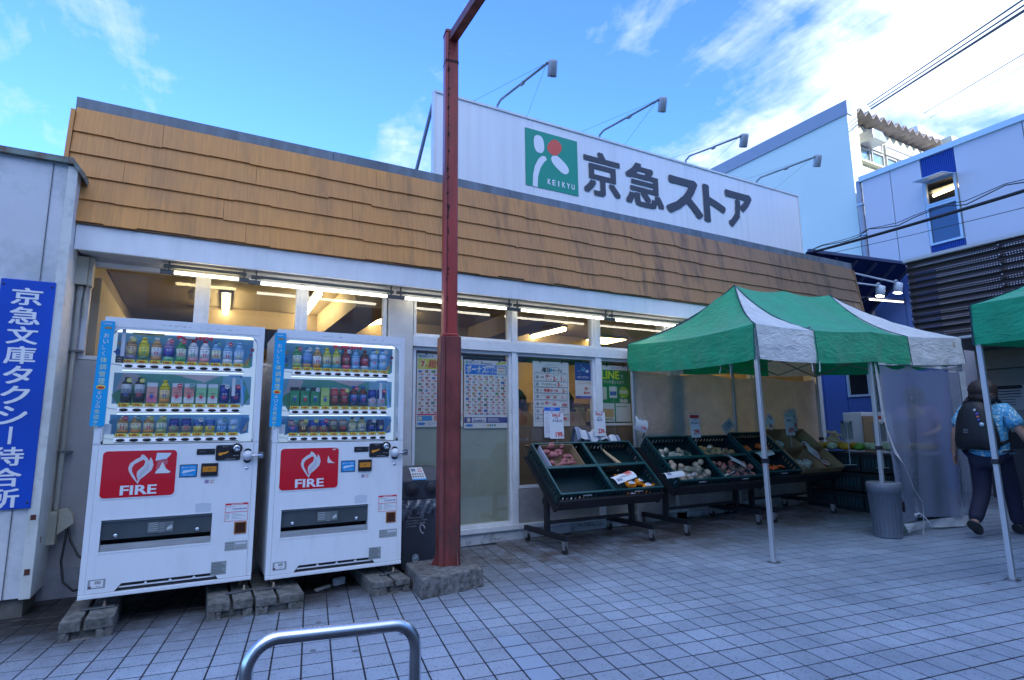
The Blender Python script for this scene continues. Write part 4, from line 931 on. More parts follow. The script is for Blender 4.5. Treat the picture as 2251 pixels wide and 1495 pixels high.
def vending(loc, label, prods, tears, variant):
    t = thing('vending_machine', loc, label, 'vending machine')
    WD, HT, D = 1.0, 1.822, .74
    b_ = lambda m, n, mt, p=t, bev=0.: m.build(n, mt, p, bevel=bev, world=False)
    # cabinet: sides, top, back, bottom
    m = MB(); m.box(0, .05, .02, .03, D, HT - .01); m.box(WD - .03, .05, .02, WD, D, HT - .01); m.box(.03, .05, HT - .04, WD - .03, D, HT - .01); m.box(.03, D - .03, .02, WD - .03, D, HT - .04); m.box(.03, .16, .02, WD - .03, D - .03, .06)
    cab = b_(m, 'cabinet', vm_white)
    # door: outer ring round the display and lower panel
    wx0, wx1, wz0, wz1 = .045, .955, .968, 1.742; rr = rrect(wx0, wz0, wx1, wz1, .055, 5)
    rr = rrect(wx0, wz0 - .06, wx1, wz1, .06, 6)     # rounded top corners only
    rr = [(x, max(z, wz0)) for x, z in rr]
    # upper frame as a strip between outer rectangle and rounded opening (fan of quads)
    m = MB(); outer = []
    for x, z in rr:
        cx, cz = .5, 1.38; dx, dz = x - cx, z - cz
        k = min((.5 / abs(dx)) if dx else 9, ((HT - cz) / dz) if dz > 0 else ((cz - .965) / -dz if dz < 0 else 9)); outer.append((cx + dx * k, cz + dz * k))
    # add the square outer corners
    n = len(rr); vs = [(x, -.004, z) for x, z in rr] + [(x, -.004, z) for x, z in outer] + [(x, .05, z) for x, z in rr] + [(x, .05, z) for x, z in outer]; fs = []
    for k in range(n):
        a, c = k, (k + 1) % n
        if rr[a][1] <= wz0 + 1e-6 and rr[c][1] <= wz0 + 1e-6: continue
        fs.append((a, c, n + c, n + a)); fs.append((a, 2 * n + a, 2 * n + c, c)); fs.append((n + a, n + c, 3 * n + c, 3 * n + a))
    m.add(vs, fs)
    # corner fillers
    for sx in (0, 1):
        ox = sx * 1.0; cand_ = [(x, z) for x, z in outer if abs(x - ox) < 1e-6]; top_ = [(x, z) for x, z in outer if abs(z - HT) < 1e-6]
        q1 = max(cand_, key=lambda p: p[1]); q2 = (min if sx == 0 else max)(top_, key=lambda p: p[0])
        m.prism([(q1[0], -.004, q1[1]), (ox, -.004, HT), (q2[0], -.004, q2[1])], (0, .054, 0))
    m.box(0, -.004, .965, .045, .05, .9849); m.box(.955, -.004, .965, 1, .05, .9849)
    up = b_(m, 'upper_door', vm_white)
    m = MB(); m.box(.001, -.0065, .972, .0335, -.0041, HT - .001); m.box(.9665, -.0065, .972, .999, -.0041, HT - .001); m.box(.0345, -.0065, 1.756, .9655, -.0041, HT - .001); b_(m, 'door_rim', vm_white)
    # scuffs on the header
    m = MB()
    for k in range(26):
        x = random.uniform(.3, .82); z = 1.785 - (x - .5) * .012 + random.uniform(-.003, .003)
        rect(m, x, z, x + random.uniform(.003, .02), z + .0018, -.0072, (.2, .2, .2))
    b_(m, 'scuff_marks', PRINT)
    # lower door with cut-outs for slot and vent
    m = MB(); y0, y1 = -.008, .05
    sx0, sx1, sz0, sz1 = .088, .726, .28, .478
    m.box(.034, y0, .478, .966, y1, .963); m.box(.034, y0, .28, sx0, y1, .4778); m.box(sx1, y0, .28, .966, y1, .4778); m.box(.034, y0, .075, .966, y1, .2798)
    m.prism([(.034, y0, .0748), (.034, y0, .03), (.19, y0, .03), (.225, y0, .0748)], (0, y1 - y0, 0)); m.prism([(.755, y0, .0748), (.79, y0, .03), (.966, y0, .03), (.966, y0, .0748)], (0, y1 - y0, 0))
    low = b_(m, 'lower_door', vm_white)
    m = MB(); m.box(.0, -.004, .03, .0325, y1, .963); b_(m, 'side_strip', vm_white); m = MB(); m.box(.9675, -.004, .03, 1., y1, .963); b_(m, 'side_strip', vm_white)
    m = MB(); m.box(.0, -.0138, .0, 1., .05, .026); b_(m, 'base_strip', vm_white, bev=.003)
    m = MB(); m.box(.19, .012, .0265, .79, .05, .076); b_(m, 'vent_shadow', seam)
    for x in (.36, .50, .64): m = MB(); m.prism([(x, -.006, .073), (x - .012, -.006, .055), (x + .012, -.006, .055)], (0, .01, 0)); b_(m, 'vent_rib', vm_white)
    m = MB(); m.box(.215, -.002, .048, .765, .008, .055); b_(m, 'vent_rib', vm_white)
    m = MB(); m.box(.0335, -.002, .9632, .9665, .05, .9665); m.box(.0327, -.001, .03, .0337, .05, .963); m.box(.9663, -.001, .03, .9673, .05, .963); b_(m, 'door_seam', seam)
    # display box
    m = MB(); m.i = 0; m.box(.04, .13, .967, .96, .14, 1.755); disp = b_(m, 'display_back', M('glowing_inside', (.62, .66, .72), .5, emit=.2, ecol=(.55, .75, 1)))  # back panel glows to brighten the drinks, not a lamp
    m = MB(); m.tube([(.06, .04, 1.735), (.94, .04, 1.735)], .006, 8); b_(m, 'display_fill', M('display_fill_glow', (.8, .85, .9), .4, emit=.9, ecol=(.75, .88, 1)))  # added glowing tube, hidden fill for the drinks display
    m = MB()
    # printed backing: blue flowers, green, the torn posters
    for z0, z1 in ((1.53, 1.735), (1.24, 1.455), (1.03, 1.165)):
        rect(m, .065, z0, .935, z1, .128, (.18, .48, .80) if z0 != 1.24 else (.30, .58, .75))
    flat(m, [(.06, 1.30), (.20, 1.42), (.20, 1.24), (.12, 1.20)], .126, (.15, .42, .25)); flat(m, [(.88, 1.44), (.93, 1.30), (.88, 1.22)], .126, (.12, .42, .25))
    flat(m, [(.20, 1.45), (.42, 1.455), (.62, 1.40), (.74, 1.455), (.74, 1.24), (.20, 1.24)], .1265, (.16, .45, .40)); flat(m, [(.42, 1.456), (.62, 1.40), (.72, 1.456)], .125, (.74, .62, .68)); flat(m, [(.12, 1.456), (.22, 1.44), (.2, 1.38), (.08, 1.33)], .1255, (.68, .62, .68))
    flat(m, [(.93, 1.60), (.86, 1.52), (.92, 1.52)], .126, (.2, .5, .25)); flat(m, [(.92, 1.62), (.87, 1.55), (.90, 1.53)], .125, (.62, .42, .2))
    flat(m, [(.06, 1.12), (.13, 1.16), (.13, 1.03), (.10, 1.02)], .126, (.12, .35, .6)); flat(m, [(.88, 1.15), (.94, 1.14), (.92, 1.03), (.88, 1.02)], .126, (.10, .28, .6)); flat(m, [(.93, 1.12), (.89, 1.04), (.92, 1.05)], .125, (.6, .5, .4))
    for cx, cz, r, c in ((.085, 1.66, .022, (.55, .45, .3)), (.075, 1.60, .03, (.06, .16, .55)), (.09, 1.56, .018, (.15, .4, .25)), (.93, 1.66, .02, (.6, .1, .2)), (.92, 1.62, .014, (.55, .2, .25))):
        flat(m, [(cx + r * math.cos(a * math.pi / 5) * (1 if a % 2 else .55), cz + r * math.sin(a * math.pi / 5) * (1 if a % 2 else .55)) for a in range(10)], .1245, c)
    m.text('KIRIN', (.43, .05, 1.705), X_, Z_, w=.22, h=.036, bold=.05, col=(.70, .03, .06))
    if variant == 0:
        rect(m, .16, 1.712, .35, 1.73, .03, (.60, .48, .20)); flat(m, rrect(.475, 1.708, .545, 1.73, .01, 3), .045, W_)
        m.text('新発売', (.245, .0295, 1.715), X_, Z_, h=.011, bold=.02, col=BK)
    b_(m, 'display_print', PRINT)
    m = MB()
    rect(m, .10, 1.548, .122, 1.745 if variant == 0 else 1.56, .02, (.72, .74, .8))
    if variant == 0:
        rect(m, .078, 1.51, .125, 1.555, -.0062, BK); m.text('つめた', (.085, -.0067, 1.535), X_, Z_, w=.03, h=.010, col=W_); m.text('〜い', (.09, -.0067, 1.518), X_, Z_, w=.022, h=.010, col=W_)
        b_(m, 'glued_strip', PRINT)
    # the blue flag stuck over the last pair of the middle row
    m = MB(); rect(m, .775, 1.435, .86, 1.452, .02, LB); rect(m, .80, 1.30, .822, 1.435, .02, W_); flat(m, [(.85, 1.45), (.865, 1.45), (.885, 1.23), (.83, 1.23), (.83, 1.245), (.87, 1.25)], .02, (.3, .5, .8)); rect(m, .872, 1.26, .89, 1.38, .03, (.05, .35, .7))
    b_(m, 'blue_flag', PRINT)
    rowz = [(1.478, 1.545, .165), (1.180, 1.248, .165), (.978, 1.042, .118)]
    for r, (zb, zp, hp) in enumerate(rowz):
        xa, xb = .118 - (.0, .006, .008)[r], .872 - (.0, .004, .008)[r]
        m = MB(); m.prism([(xa, -.002, zb + .028), (xa, .028, zb + .034), (xa, .028, zb - .006), (xa, -.012, zb)], (xb - xa, 0, 0)); rk = b_(m, 'button_rack', vm_white, bev=.003)
        if r < 2: m = MB(); m.tube([(xa, .034, zb - .014), (xb, .034, zb - .008)], .003, 6); b_(m, 'rack_fill', M('rack_fill_glow', (.8, .85, .9), .4, emit=.6, ecol=(.75, .88, 1)), rk)  # added glowing tube under the rack, fill for the drinks below
        m = MB(); m.bar((.05, .03, zb + .028), (xa, .02, zb + .016), .006); b_(m, 'rack_wire', vm_white, rk)
        dx = (xb - xa) / 10
        for k in range(10):
            x = xa + dx * (k + .5); kind, c, price = prods[r][k]
            m = MB(); m.col = BK; m.lathe([(.026, 0), (.024, .004)], (0, 0, 0), 14, sy=.42); 
            for q in range(len(m.v)):
                v_ = m.v[q]; m.v[q] = (x + v_[0], -.0085 - v_[2], zb + .0135 + v_[1])
            b_(m, 'button', button_m, rk)
            m = MB(); h = hp if kind in ('tall',) else hp * (.92 if kind == 'pet' else .80)
            bottle(m, x, .07, zp, h * 1.04, kind, c)
            y = .038; 
            # small printed marks on each label
            cc = random.Random(k * 7 + r).choice(((.7, .05, .08), (.05, .1, .4), (.1, .35, .15), (.75, .7, .2)))
            if k > 0 and prods[r][k][1] == prods[r][k - 1][1] and (k + r) % 2 == 0: cc = (.7, .05, .08)
            m.col = cc; flat(m, [(x + .012 * math.cos(a_ * .785), zp + h * .32 + .014 * math.sin(a_ * .785)) for a_ in range(8)], y, cc)
            rect(m, x - .016, zp + h * .50, x + .016, zp + h * .53, y, (.1, .1, .12) if sum(c[2]) > 1 else W_)
            rect(m, x - .012, zp + h * .44, x + .012, zp + h * .46, y, (.2, .2, .22) if sum(c[2]) > 1 else W_)
            if (k * 3 + r * 5 + variant) % 4 < 2 and r != 2 or (r == 2 and k in (0, 1, 2, 3, 6, 8)):
                cx, cz, rr_ = x + .015, zp + h * .90, .016; m2c = random.Random(k + r * 11 + variant).choice(((.75, .75, .7), (.68, .05, .08), (.05, .3, .25), (.72, .65, .1)))
                flat(m, [(cx + rr_ * math.cos(a_ * .5236), cz + rr_ * math.sin(a_ * .5236)) for a_ in range(12)], .030, m2c); rect(m, cx - .01, cz - .002, cx + .01, cz + .003, .0295, W_ if sum(m2c) < 1.5 else (.1, .1, .3))
            b_(m, 'display_drink', PRINT)
            m = MB(); rect(m, x - .034, zb + .036, x + .032, zb + .059, .012, (.98, .80, .03)); rect(m, x + .020, zb + .036, x + .032, zb + .057, .0115, (.75, .72, .12))
            m.text('%d' % price, (x - .027, .0108, zb + .0395), X_, Z_, w=.038, h=.0145, bold=.05, col=(.62, .08, .02)); m.text('円', (x + .013, .0108, zb + .040), X_, Z_, w=.010, h=.009, bold=.02, col=(.5, .1, .05))
            b_(m, 'price_tag', PRINT)
    m = MB(); m.add([(wx0, -.0, wz0), (wx1, -.0, wz0), (wx1, -.0, wz1 + .01), (wx0, -.0, wz1 + .01)], [(0, 1, 2, 3)]); b_(m, 'glass_pane', vm_glass)
    m = MB(); m.box(.052, .02, 1.03, .088, .06, 1.10); b_(m, 'white_box', vm_white)
    # left strip banner
    m = MB(); m.prism([(-.020, -.016, 1.79), (.058, -.016, 1.79), (.054, -.016, 1.085), (-.028, -.016, 1.085)], (0, .002, 0)); sb_ = b_(m, 'banner_strip', M('sky_blue_banner', (.005, .35, .70), .4))
    lt = MB(); lt.text('KIRIN', (-.004, -.0172, 1.766), X_, Z_, w=.045, h=.010, bold=.02, col=W_)
    flat(lt, [(.0, 1.742), (.01, 1.750), (.03, 1.752), (.045, 1.745), (.04, 1.734), (.03, 1.738), (.012, 1.735)], -.0172, (.35, .22, .08))
    z = 1.706
    for k, ch in enumerate('おいしく体調管理'): 
        s_ = .030 if k < 4 else .036; lt.text(ch, (.018 - s_ / 2 - k * .0006, -.0172, z - s_), X_, Z_, w=s_ * (1 if ch not in 'しく' else .6), h=s_, bold=.01, col=(.78, .80, .72) if k < 4 else (.70, .78, .45)); z -= s_ + .011
    cx, cz = .014, z - .012
    flat(lt, [(cx + .026 * math.cos(a_ * .4488), cz + .017 * math.sin(a_ * .4488)) for a_ in range(14)], -.0172, (.75, .60, .1)); flat(lt, [(cx + .020 * math.cos(a_ * .4488), cz - .003 + .009 * math.sin(a_ * .4488)) for a_ in range(14)], -.0176, (.6, .04, .04)); z = cz - .026
    for k, ch in enumerate('キリンの免疫ケア'):
        s_ = .024 if k < 4 else .030; lt.text(ch, (.010 - s_ / 2 - k * .0009, -.0172, z - s_), X_, Z_, w=s_, h=s_, bold=.01, col=(.78, .80, .72) if k < 4 else (.70, .78, .45)); z -= s_ + .006
    lt.build('banner_lettering', PRINT, sb_, world=False) if False else None
    lt2 = lt.build('banner_lettering', PRINT, None, world=False); lt2.parent = sb_
    # red advertising panel
    m = MB(); pts = rrect(.055, .610, .492, .928, .03, 5); m.prism([(x, -.011, z) for x, z in pts][::-1], (0, .003, 0)); rp = b_(m, 'panel_rim', vm_white)
    m = MB(); pts = rrect(.063, .618, .484, .920, .026, 5); m.prism([(x, -.0125, z) for x, z in pts][::-1], (0, .0014, 0)); rd = b_(m, 'advert_panel', M('glossy_red', (.62, .012, .025), .18, coat=.5))
    lt = MB(); y = -.0135; silver = (.62, .62, .66)
    def fl(pts, col, yy): flat(lt, [(.208 + u * .142, .702 + w * .193) for u, w in pts], yy, col)
    outer = [(.42, 0), (.20, .22), (.04, .42), (.0, .55), (.06, .70), (.28, .84), (.44, .90), (.50, 1.0), (.60, .97), (.74, .86), (.80, .76), (.84, .84), (.86, .90), (.95, .78), (1.0, .62), (.94, .45), (.74, .30), (.52, .16)]
    fl(outer, silver, y)
    inner = [(.40, .07), (.26, .28), (.16, .42), (.15, .55), (.22, .66), (.40, .75), (.58, .82), (.66, .76), (.62, .62), (.48, .52), (.36, .42), (.36, .26), (.42, .14)]
    fl(inner, (.62, .012, .025), y - .0006)
    inner2 = [(.46, .10), (.42, .26), (.50, .40), (.64, .52), (.72, .64), (.74, .74), (.84, .60), (.82, .48), (.66, .34), (.52, .20)]
    fl(inner2, (.50, .50, .55), y - .0003)
    lt.text('FIRE', (.176, y, .634), X_, Z_, w=.200, h=.058, bold=.03, col=(.74, .75, .80))
    if tears == 0:
        flat(lt, [(.365, .903), (.452, .900), (.440, .880), (.425, .862), (.36, .850)], y - .001, (.62, .70, .80)); flat(lt, [(.372, .848), (.43, .86), (.432, .83), (.40, .80), (.365, .79)], y - .0008, (.55, .12, .16))
        flat(lt, [(.402, .842), (.425, .795), (.455, .772), (.44, .765), (.362, .766), (.37, .785), (.385, .80)], y - .0012, (.70, .72, .74))
    else:
        flat(lt, [(.405, .862), (.42, .83), (.44, .812), (.46, .803), (.405, .805), (.40, .82)], y - .001, (.70, .60, .62)); flat(lt, [(.43, .91), (.47, .915), (.45, .898)], y - .001, (.7, .5, .5))
    l2 = lt.build('advert_print', PRINT, None, world=False); l2.parent = rd
    # display, coin panel, reader, bill slot
    m = MB(); m.box(.603, -.012, .882, .717, -.0082, .922); b_(m, 'price_display', blackp)
    m = MB(); m.prism([(x, -.014, z) for x, z in rrect(.722, .838, .882, .946, .012)][::-1], (0, .006, 0)); cp_ = b_(m, 'coin_panel', blackp)
    m = MB(frame_T(Vector((.856, -.014, .921)), X_, Z_, -Y_)); m.lathe([(.037, 0), (.037, .010), (.033, .012)], (0, 0, 0), 20); b_(m, 'coin_ring', blackp)
    m = MB(frame_T(Vector((.856, -.024, .921)), X_, Z_, -Y_)); m.lathe([(.024, 0), (.022, .006), (.012, .009), (.006, .004)], (0, 0, 0), 18); b_(m, 'coin_slot', chrome)
    m = MB(); flat(m, [(.738, .885), (.742, .874), (.756, .872), (.766, .880), (.790, .886), (.806, .900), (.800, .903), (.784, .896), (.762, .893), (.748, .893)], -.0148, (.85, .32, .02)); m.text('返却レバー', (.765, -.0148, .931), X_, Z_, w=.04, h=.006, col=W_); m.text('硬貨・紙幣', (.835, -.0148, .868), X_, Z_, w=.035, h=.006, col=W_); rect(m, .785, .845, .850, .848, -.0148, (.4, .4, .4)); rect(m, .62, .900, .66, .906, -.0125, (.10, .11, .12)); rect(m, .695, .908, .71, .911, -.0125, (.10, .15, .12))
    b_(m, 'coin_panel_print', PRINT)
    m = MB(); m.box(.506, -.011, .732, .614, -.0082, .818); b_(m, 'card_frame', blackp)
    m = MB(); rect(m, .511, .737, .609, .813, -.0118, (.01, .28, .65)); m.text('電子マネーでお買い', (.517, -.0122, .792), X_, Z_, w=.085, h=.011, col=W_); flat(m, [(.52, .762), (.53, .778), (.60, .783), (.603, .775), (.57, .768), (.53, .758)], -.0122, (.6, .7, .8)); m.text('求めいただけます', (.53, -.0122, .742), X_, Z_, w=.06, h=.010, col=W_); b_(m, 'card_print', PRINT)
    m = MB(); m.box(.637, -.020, .732, .743, -.0082, .822); nf = b_(m, 'bill_unit', blackp, bev=.003)
    m = MB(); m.box(.647, -.0225, .762, .733, -.0205, .800); b_(m, 'bill_window', M('amber_plastic', (.60, .22, .02), .3))
    m = MB(); m.box(.660, -.026, .756, .722, -.0206, .761); rect(m, .685, .778, .695, .786, -.0228, BK); b_(m, 'bill_slot', blackp)
    m = MB(); rect(m, .662, .680, .728, .710, -.0086, (.74, .72, .66)); flat(m, [(.678 + .013 * math.cos(a_ * .63), .695 + .013 * math.sin(a_ * .63)) for a_ in range(10)], -.009, (.25, .18, .4)); m.text('千円', (.671, -.0094, .690), X_, Z_, w=.014, h=.009, col=W_); m.text('新紙幣', (.696, -.009, .699), X_, Z_, w=.028, h=.007, col=(.1, .1, .35)); m.text('OK', (.70, -.009, .684), X_, Z_, w=.018, h=.009, bold=.03, col=(.6, .1, .2)); b_(m, 'note_sticker', PRINT)
    # lock with hasp
    m = MB(); m.prism([(x, -.012, z) for x, z in rrect(.905, .815, .955, .918, .022)][::-1], (0, .004, 0)); b_(m, 'lock_plate', blackp)
    m = MB(frame_T(Vector((.93, -.012, .868)), X_, Z_, -Y_)); m.lathe([(.036, 0), (.036, .016), (.028, .040), (.012, .052)], (0, 0, 0), 16); b_(m, 'lock_body', M('white_lock', (.62, .64, .68), .35))
    MB().tube([(.94, -.045, .866), (.985, -.045, .867), (1.03, -.02, .868)], .009, 8).build('hasp', chrome, None, world=False).parent = t
    m = MB(); m.box(1.002, -.03, .845, 1.035, .0, .892); b_(m, 'hasp_plate', steel_d)
    m = MB(frame_T(Vector((.929, -.008, .778)), X_, Z_, -Y_)); m.lathe([(.011, 0), (.010, .004)], (0, 0, 0), 12); b_(m, 'key_lock', chrome)
    # stickers
    m = MB(); rect(m, .806, .410, .955, .535, -.0084, (.62, .02, .04)); rect(m, .809, .476, .952, .522, -.0088, W_); rect(m, .809, .413, .952, .472, -.0088, W_); rect(m, .845, .526, .92, .530, -.0088, W_)
    m.text('お問い合わせは', (.813, -.0092, .507), X_, Z_, w=.06, h=.008, col=BK); m.text('0120-003-000', (.855, -.0092, .490), X_, Z_, w=.09, h=.010, bold=.03, col=(.1, .1, .3))
    for q in range(5): rect(m, .813, .463 - q * .009, .835, .466 - q * .009, -.0092, (.25, .25, .27)); rect(m, .85, .463 - q * .009, .85 + .04 + .05 * ((q * 7) % 3) / 2, .4655 - q * .009, -.0092, (.35, .35, .38))
    b_(m, 'contact_label', PRINT)
    m = MB(); m.box(.870, -.012, .322, .950, -.0082, .405); cr_ = b_(m, 'coin_return', M('copper_frame', (.45, .16, .05), .35, .3)); m = MB(); m.box(.878, -.0135, .330, .942, -.0122, .397); b_(m, 'return_flap', M('brown_smoked', (.06, .025, .015), .15))
    m = MB(); rect(m, .818, .21, .962, .272, -.0084, (.34, .37, .37)); rect(m, .885, .250, .955, .262, -.0088, (.62, .66, .7))
    for q in range(3):
        for c_ in range(4): rect(m, .823 + c_ * .014, .220 + q * .018, .832 + c_ * .014, .228 + q * .018, -.0088, (.16, .18, .18))
    rect(m, .885, .225, .94, .228, -.0088, (.16, .18, .18)); b_(m, 'rating_plate', PRINT)
    m = MB(); rect(m, .740, .057, .836, .146, -.0084, (.30, .33, .33))
    for q in range(8): rect(m, .745, .134 - q * .0098, .745 + .06 + .025 * ((q * 5) % 4) / 3, .138 - q * .0098, -.0088, (.10, .11, .12))
    b_(m, 'small_print_label', PRINT)
    m = MB(); rect(m, .047, .058, .140, .115, -.0084, (.30, .32, .33)); rect(m, .060, .066, .128, .108, -.0088, W_)
    for q in range(11): rect(m, .083 + q * .003, .086, .083 + q * .003 + (.0018 if q % 3 else .001), .104, -.0092, BK)
    rect(m, .050, .062, .066, .076, -.0092, (.12, .06, .10)); rect(m, .09, .072, .115, .074, -.0092, BK); b_(m, 'barcode_label', PRINT)
    m = MB(); flat(m, [(.618, .545), (.66, .552), (.715, .545), (.716, .49), (.67, .482), (.62, .487)], -.0084, (.55, .60, .66)); b_(m, 'peeled_sticker', PRINT)
    # dispensing slot
    m = MB(); m.box(.080, -.010, .27, .734, -.0082, .278); m.box(.080, -.010, .478, .734, -.0082, .487); m.box(.080, -.010, .2785, .0875, -.0082, .4775); m.box(.7265, -.010, .2785, .734, -.0082, .4775); b_(m, 'slot_frame', vm_white)
    m = MB(); m.box(.088, .06, .28, .726, .20, .285); m.box(.088, .19, .285, .726, .2, .478); m.box(.088, .05, .285, .092, .19, .478); m.box(.722, .05, .285, .726, .19, .478); b_(m, 'slot_box', M('slot_dark', (.02, .02, .022), .5))
    m = MB(); m.prism([(.09, .012, .462), (.09, .005, .352), (.09, .009, .352), (.09, .016, .462)], (.634, 0, 0)); fl_ = b_(m, 'slot_flap', M('smoked_flap', (.10, .115, .12), .22, .4, var=.2, vs=4))
    m = MB(); m.box(.09, .002, .463, .724, .02, .474); b_(m, 'flap_rail', steel_d)
    m = MB(); m.prism([(.09, .0, .281), (.09, .03, .281), (.09, .04, .318), (.09, .012, .322)], (.634, 0, 0)); b_(m, 'slot_lip', steel_d)
    m = MB(); rect(m, .345, .374, .495, .442, .0035, (.13, .15, .155))
    for q in range(5): rect(m, .35, .435 - q * .012, .405, .439 - q * .012, .003, (.42, .45, .45)); rect(m, .412, .430 - q * .014, .442, .432 - q * .014, .003, (.42, .45, .45))
    flat(m, [(.455, .385), (.49, .395), (.485, .42), (.46, .405)], .003, (.5, .53, .53)); b_(m, 'flap_print', PRINT)
    for x in (.17, .64): m = MB(frame_T(Vector((x, .006, .375)), X_, Z_, -Y_)); m.lathe([(.014, 0), (.013, .006), (.008, .010)], (0, 0, 0), 12); b_(m, 'flap_bolt', chrome)
    # feet
    for x in (.06, .94):
        for y in (.10, .64): m = MB(); m.lathe([(.012, -.075), (.012, .02)], (x, y, 0), 8); b_(m, 'foot_bolt', M('rusty_bolt', (.22, .18, .14), .5, .6))
    return t
vending((-.585, 4.66, .262), 'white drinks vending machine at left, red panel badly torn, beside the hut', prod1, 0, 0)
vending((.503, 4.62, .252), 'white drinks vending machine beside the red post, red panel nicked once', prod2, 1, 1)
# ---------------------------------------------------------------- concrete foot blocks
blk_m = M('weathered_concrete', (.13, .125, .115), .95, var=.6, vs=28, bump=1, bs=70, dirt=.9, dcol=(.04, .045, .03), ds=5)
def block(x0, x1, yf, label, plate=(0, 0, 0), gap=.5):
    t = thing('concrete_block', ((x0 + x1) / 2, yf, gz(x0, yf)), label, 'concrete block', 'concrete blocks under the vending machines')
    zb = gz(x0, yf) - .004; zt = .193; g = x0 + (x1 - x0) * gap; yb = yf + .85
    m = MB()
    m.box(x0, yf, zb + .055, g - .009, yb, zt); m.box(g + .009, yf, zb + .055, x1, yb, zt)
    xa, xb = g - .06, g + .07
    m.box(x0, yf, zb, xa, yb, zb + .054); m.box(xb, yf, zb, x1, yb, zb + .054); m.box(xa, yf + .03, zb, xb, yb, zb + .054); m.box(xa, yf + .001, zb, xb, yf + .03, zb + .012)
    m.build('concrete_body', blk_m, t, bevel=.007)
    m = MB()
    for x in (x0 + .045, x1 - .045): m.tube([(x, yf - .001, zb + .05), (x, yf + .01, zb + .05)], .006, 8)
    o = m.build('cast_holes', blackp, t); o['kind'] = 'stuff'
    px, dy, rot = plate
    R = rotz(rot); m = MB(); m.box(px - .085, yf + .14 + dy, zt + .004, px + .085, yf + .18 + dy, zt + .012, R); m.build('steel_plate', steel_d, t, bevel=.001)
    m = MB(); m.lathe([(.014, .012), (.014, .022), (.008, .022), (.008, .045)], (px + .03, yf + .16 + dy, zt), 8); m.build('bolt', MATS['rusty_bolt'], t)
block(-.636, -.365, 4.45, 'grey concrete block under the left corner of the left machine', (-.47, .06, .03), .42)
block(.145, .415, 4.40, 'grey concrete block under the right side of the left machine', (.34, .05, .25), .52)
block(.430, .735, 4.37, 'grey concrete block under the left corner of the right machine', (.53, .06, .02), .45)
block(1.215, 1.50, 4.37, 'grey concrete block beside the post plinth under the right machine', (1.40, .04, .3), .58)
t = thing('litter_scrap', (.95, 4.75, .11), 'crumpled carton scrap lying in the dark under the right machine', 'scrap')
m = MB(rotz(.4).to_4x4()); 
m = MB(); m.col = (.6, .6, .62); m.box(1.02, 4.78, .11, 1.11, 4.82, .16, rotz(.5)); m.col = (.35, .34, .32); m.box(.86, 4.72, .108, 1.0, 4.75, .125, rotz(.6)); m.build('carton', PRINT, t)
# ---------------------------------------------------------------- red post and plinth
pl = thing('steel_post', (1.80, 4.42, .1), 'tall rusty red box post bolted on a rough concrete plinth', 'post')
red = M('chipped_red_paint', (.36, .04, .033), .42, var=.25, vs=5, stretch=(1, 1, .25), dirt=.75, dcol=(.055, .022, .02), ds=3, bump=.25, bs=80)
maroon = M('faded_maroon_paint', (.19, .036, .03), .5, var=.45, vs=9, stretch=(1, 1, .35), dirt=1., dcol=(.055, .032, .027), ds=6, bump=.35, bs=90)
a0 = RAD(-9.5); R3 = rotz(a0)
PX, PY = 1.862, 4.46
def oct_prism(mb, c, hw, ch, z0, z1):
    pts = []
    for sx, sy, o in ((1, -1, 0), (1, 1, 1), (-1, 1, 0), (-1, -1, 1)):
        p1 = Vector((sx * (hw - ch), sy * hw, 0)); p2 = Vector((sx * hw, sy * (hw - ch), 0))
        pts += [p1, p2] if o == 0 else [p2, p1]
    pts = [Vector((c[0], c[1], z0)) + R3 @ p for p in pts]
    mb.prism(pts, (0, 0, z1 - z0))
c_ = (PX - .02, PY)
m = MB(); oct_prism(m, c_, .088, .018, .235, 2.075); m.build('lower_sleeve', maroon, pl, bevel=.006)
m = MB(); oct_prism(m, c_, .072, .015, 2.076, 2.105); m.build('collar', red, pl, bevel=.008)
m = MB(); oct_prism(m, c_, .060, .012, 2.105, 4.90); m.build('upper_column', red, pl, bevel=.004)
m = MB(); q = [Vector((c_[0], c_[1], 0)) + R3 @ Vector(v_) for v_ in ((-.089, -.045, 0),)]
fdir = R3 @ Vector((0, -1, 0)); rdir = R3 @ Vector((1, 0, 0)); cc = Vector((c_[0], c_[1], 0))
def strip_on(mb, u0, u1, z0, z1, hw): mb.prism([cc + rdir * u0 + fdir * hw + Vector((0, 0, z0)), cc + rdir * u1 + fdir * hw + Vector((0, 0, z0)), cc + rdir * u1 + fdir * hw + Vector((0, 0, z1)), cc + rdir * u0 + fdir * hw + Vector((0, 0, z1))], fdir * .003)
m = MB(); strip_on(m, -.052, -.046, .24, 2.07, .088); strip_on(m, -.037, -.032, 2.1, 4.9, .0605); m.build('weld_seam', M('rust_seam', (.06, .02, .018), .9, dirt=.5), pl)
m = MB()
for k in range(34):
    z = random.uniform(2.3, 4.85); w = random.uniform(.004, .012); h = random.uniform(.01, .05); u = -.034 + random.uniform(-.006, .006)
    pts = [(u - w, z), (u - w * .3, z + h * .5), (u + w * .4, z + h), (u + w, z + h * .3), (u + w * .2, z - h * .3)]
    m.add([cc + rdir * a_ + fdir * .0645 + Vector((0, 0, b__)) for a_, b__ in pts], [(0, 1, 2, 3, 4)])
o = m.build('paint_chips', M('bare_rust', (.035, .015, .015), .9), pl); o['kind'] = 'stuff'
m = MB()
m.bar(cc + Vector((0, 0, 4.86)), cc + Vector((0, 0, 4.86)) + Vector((.0, -1., .0)) * 3.6, .078, .085); m.build('top_arm', maroon, pl, bevel=.004)
m = MB(); oct_prism(m, c_, .064, .012, 4.901, 4.925); m.build('top_plate', maroon, pl)
m = MB(); oct_prism(m, c_, .0615, .012, 4.60, 4.625); m.build('joint_band', MATS['rust_seam'], pl)
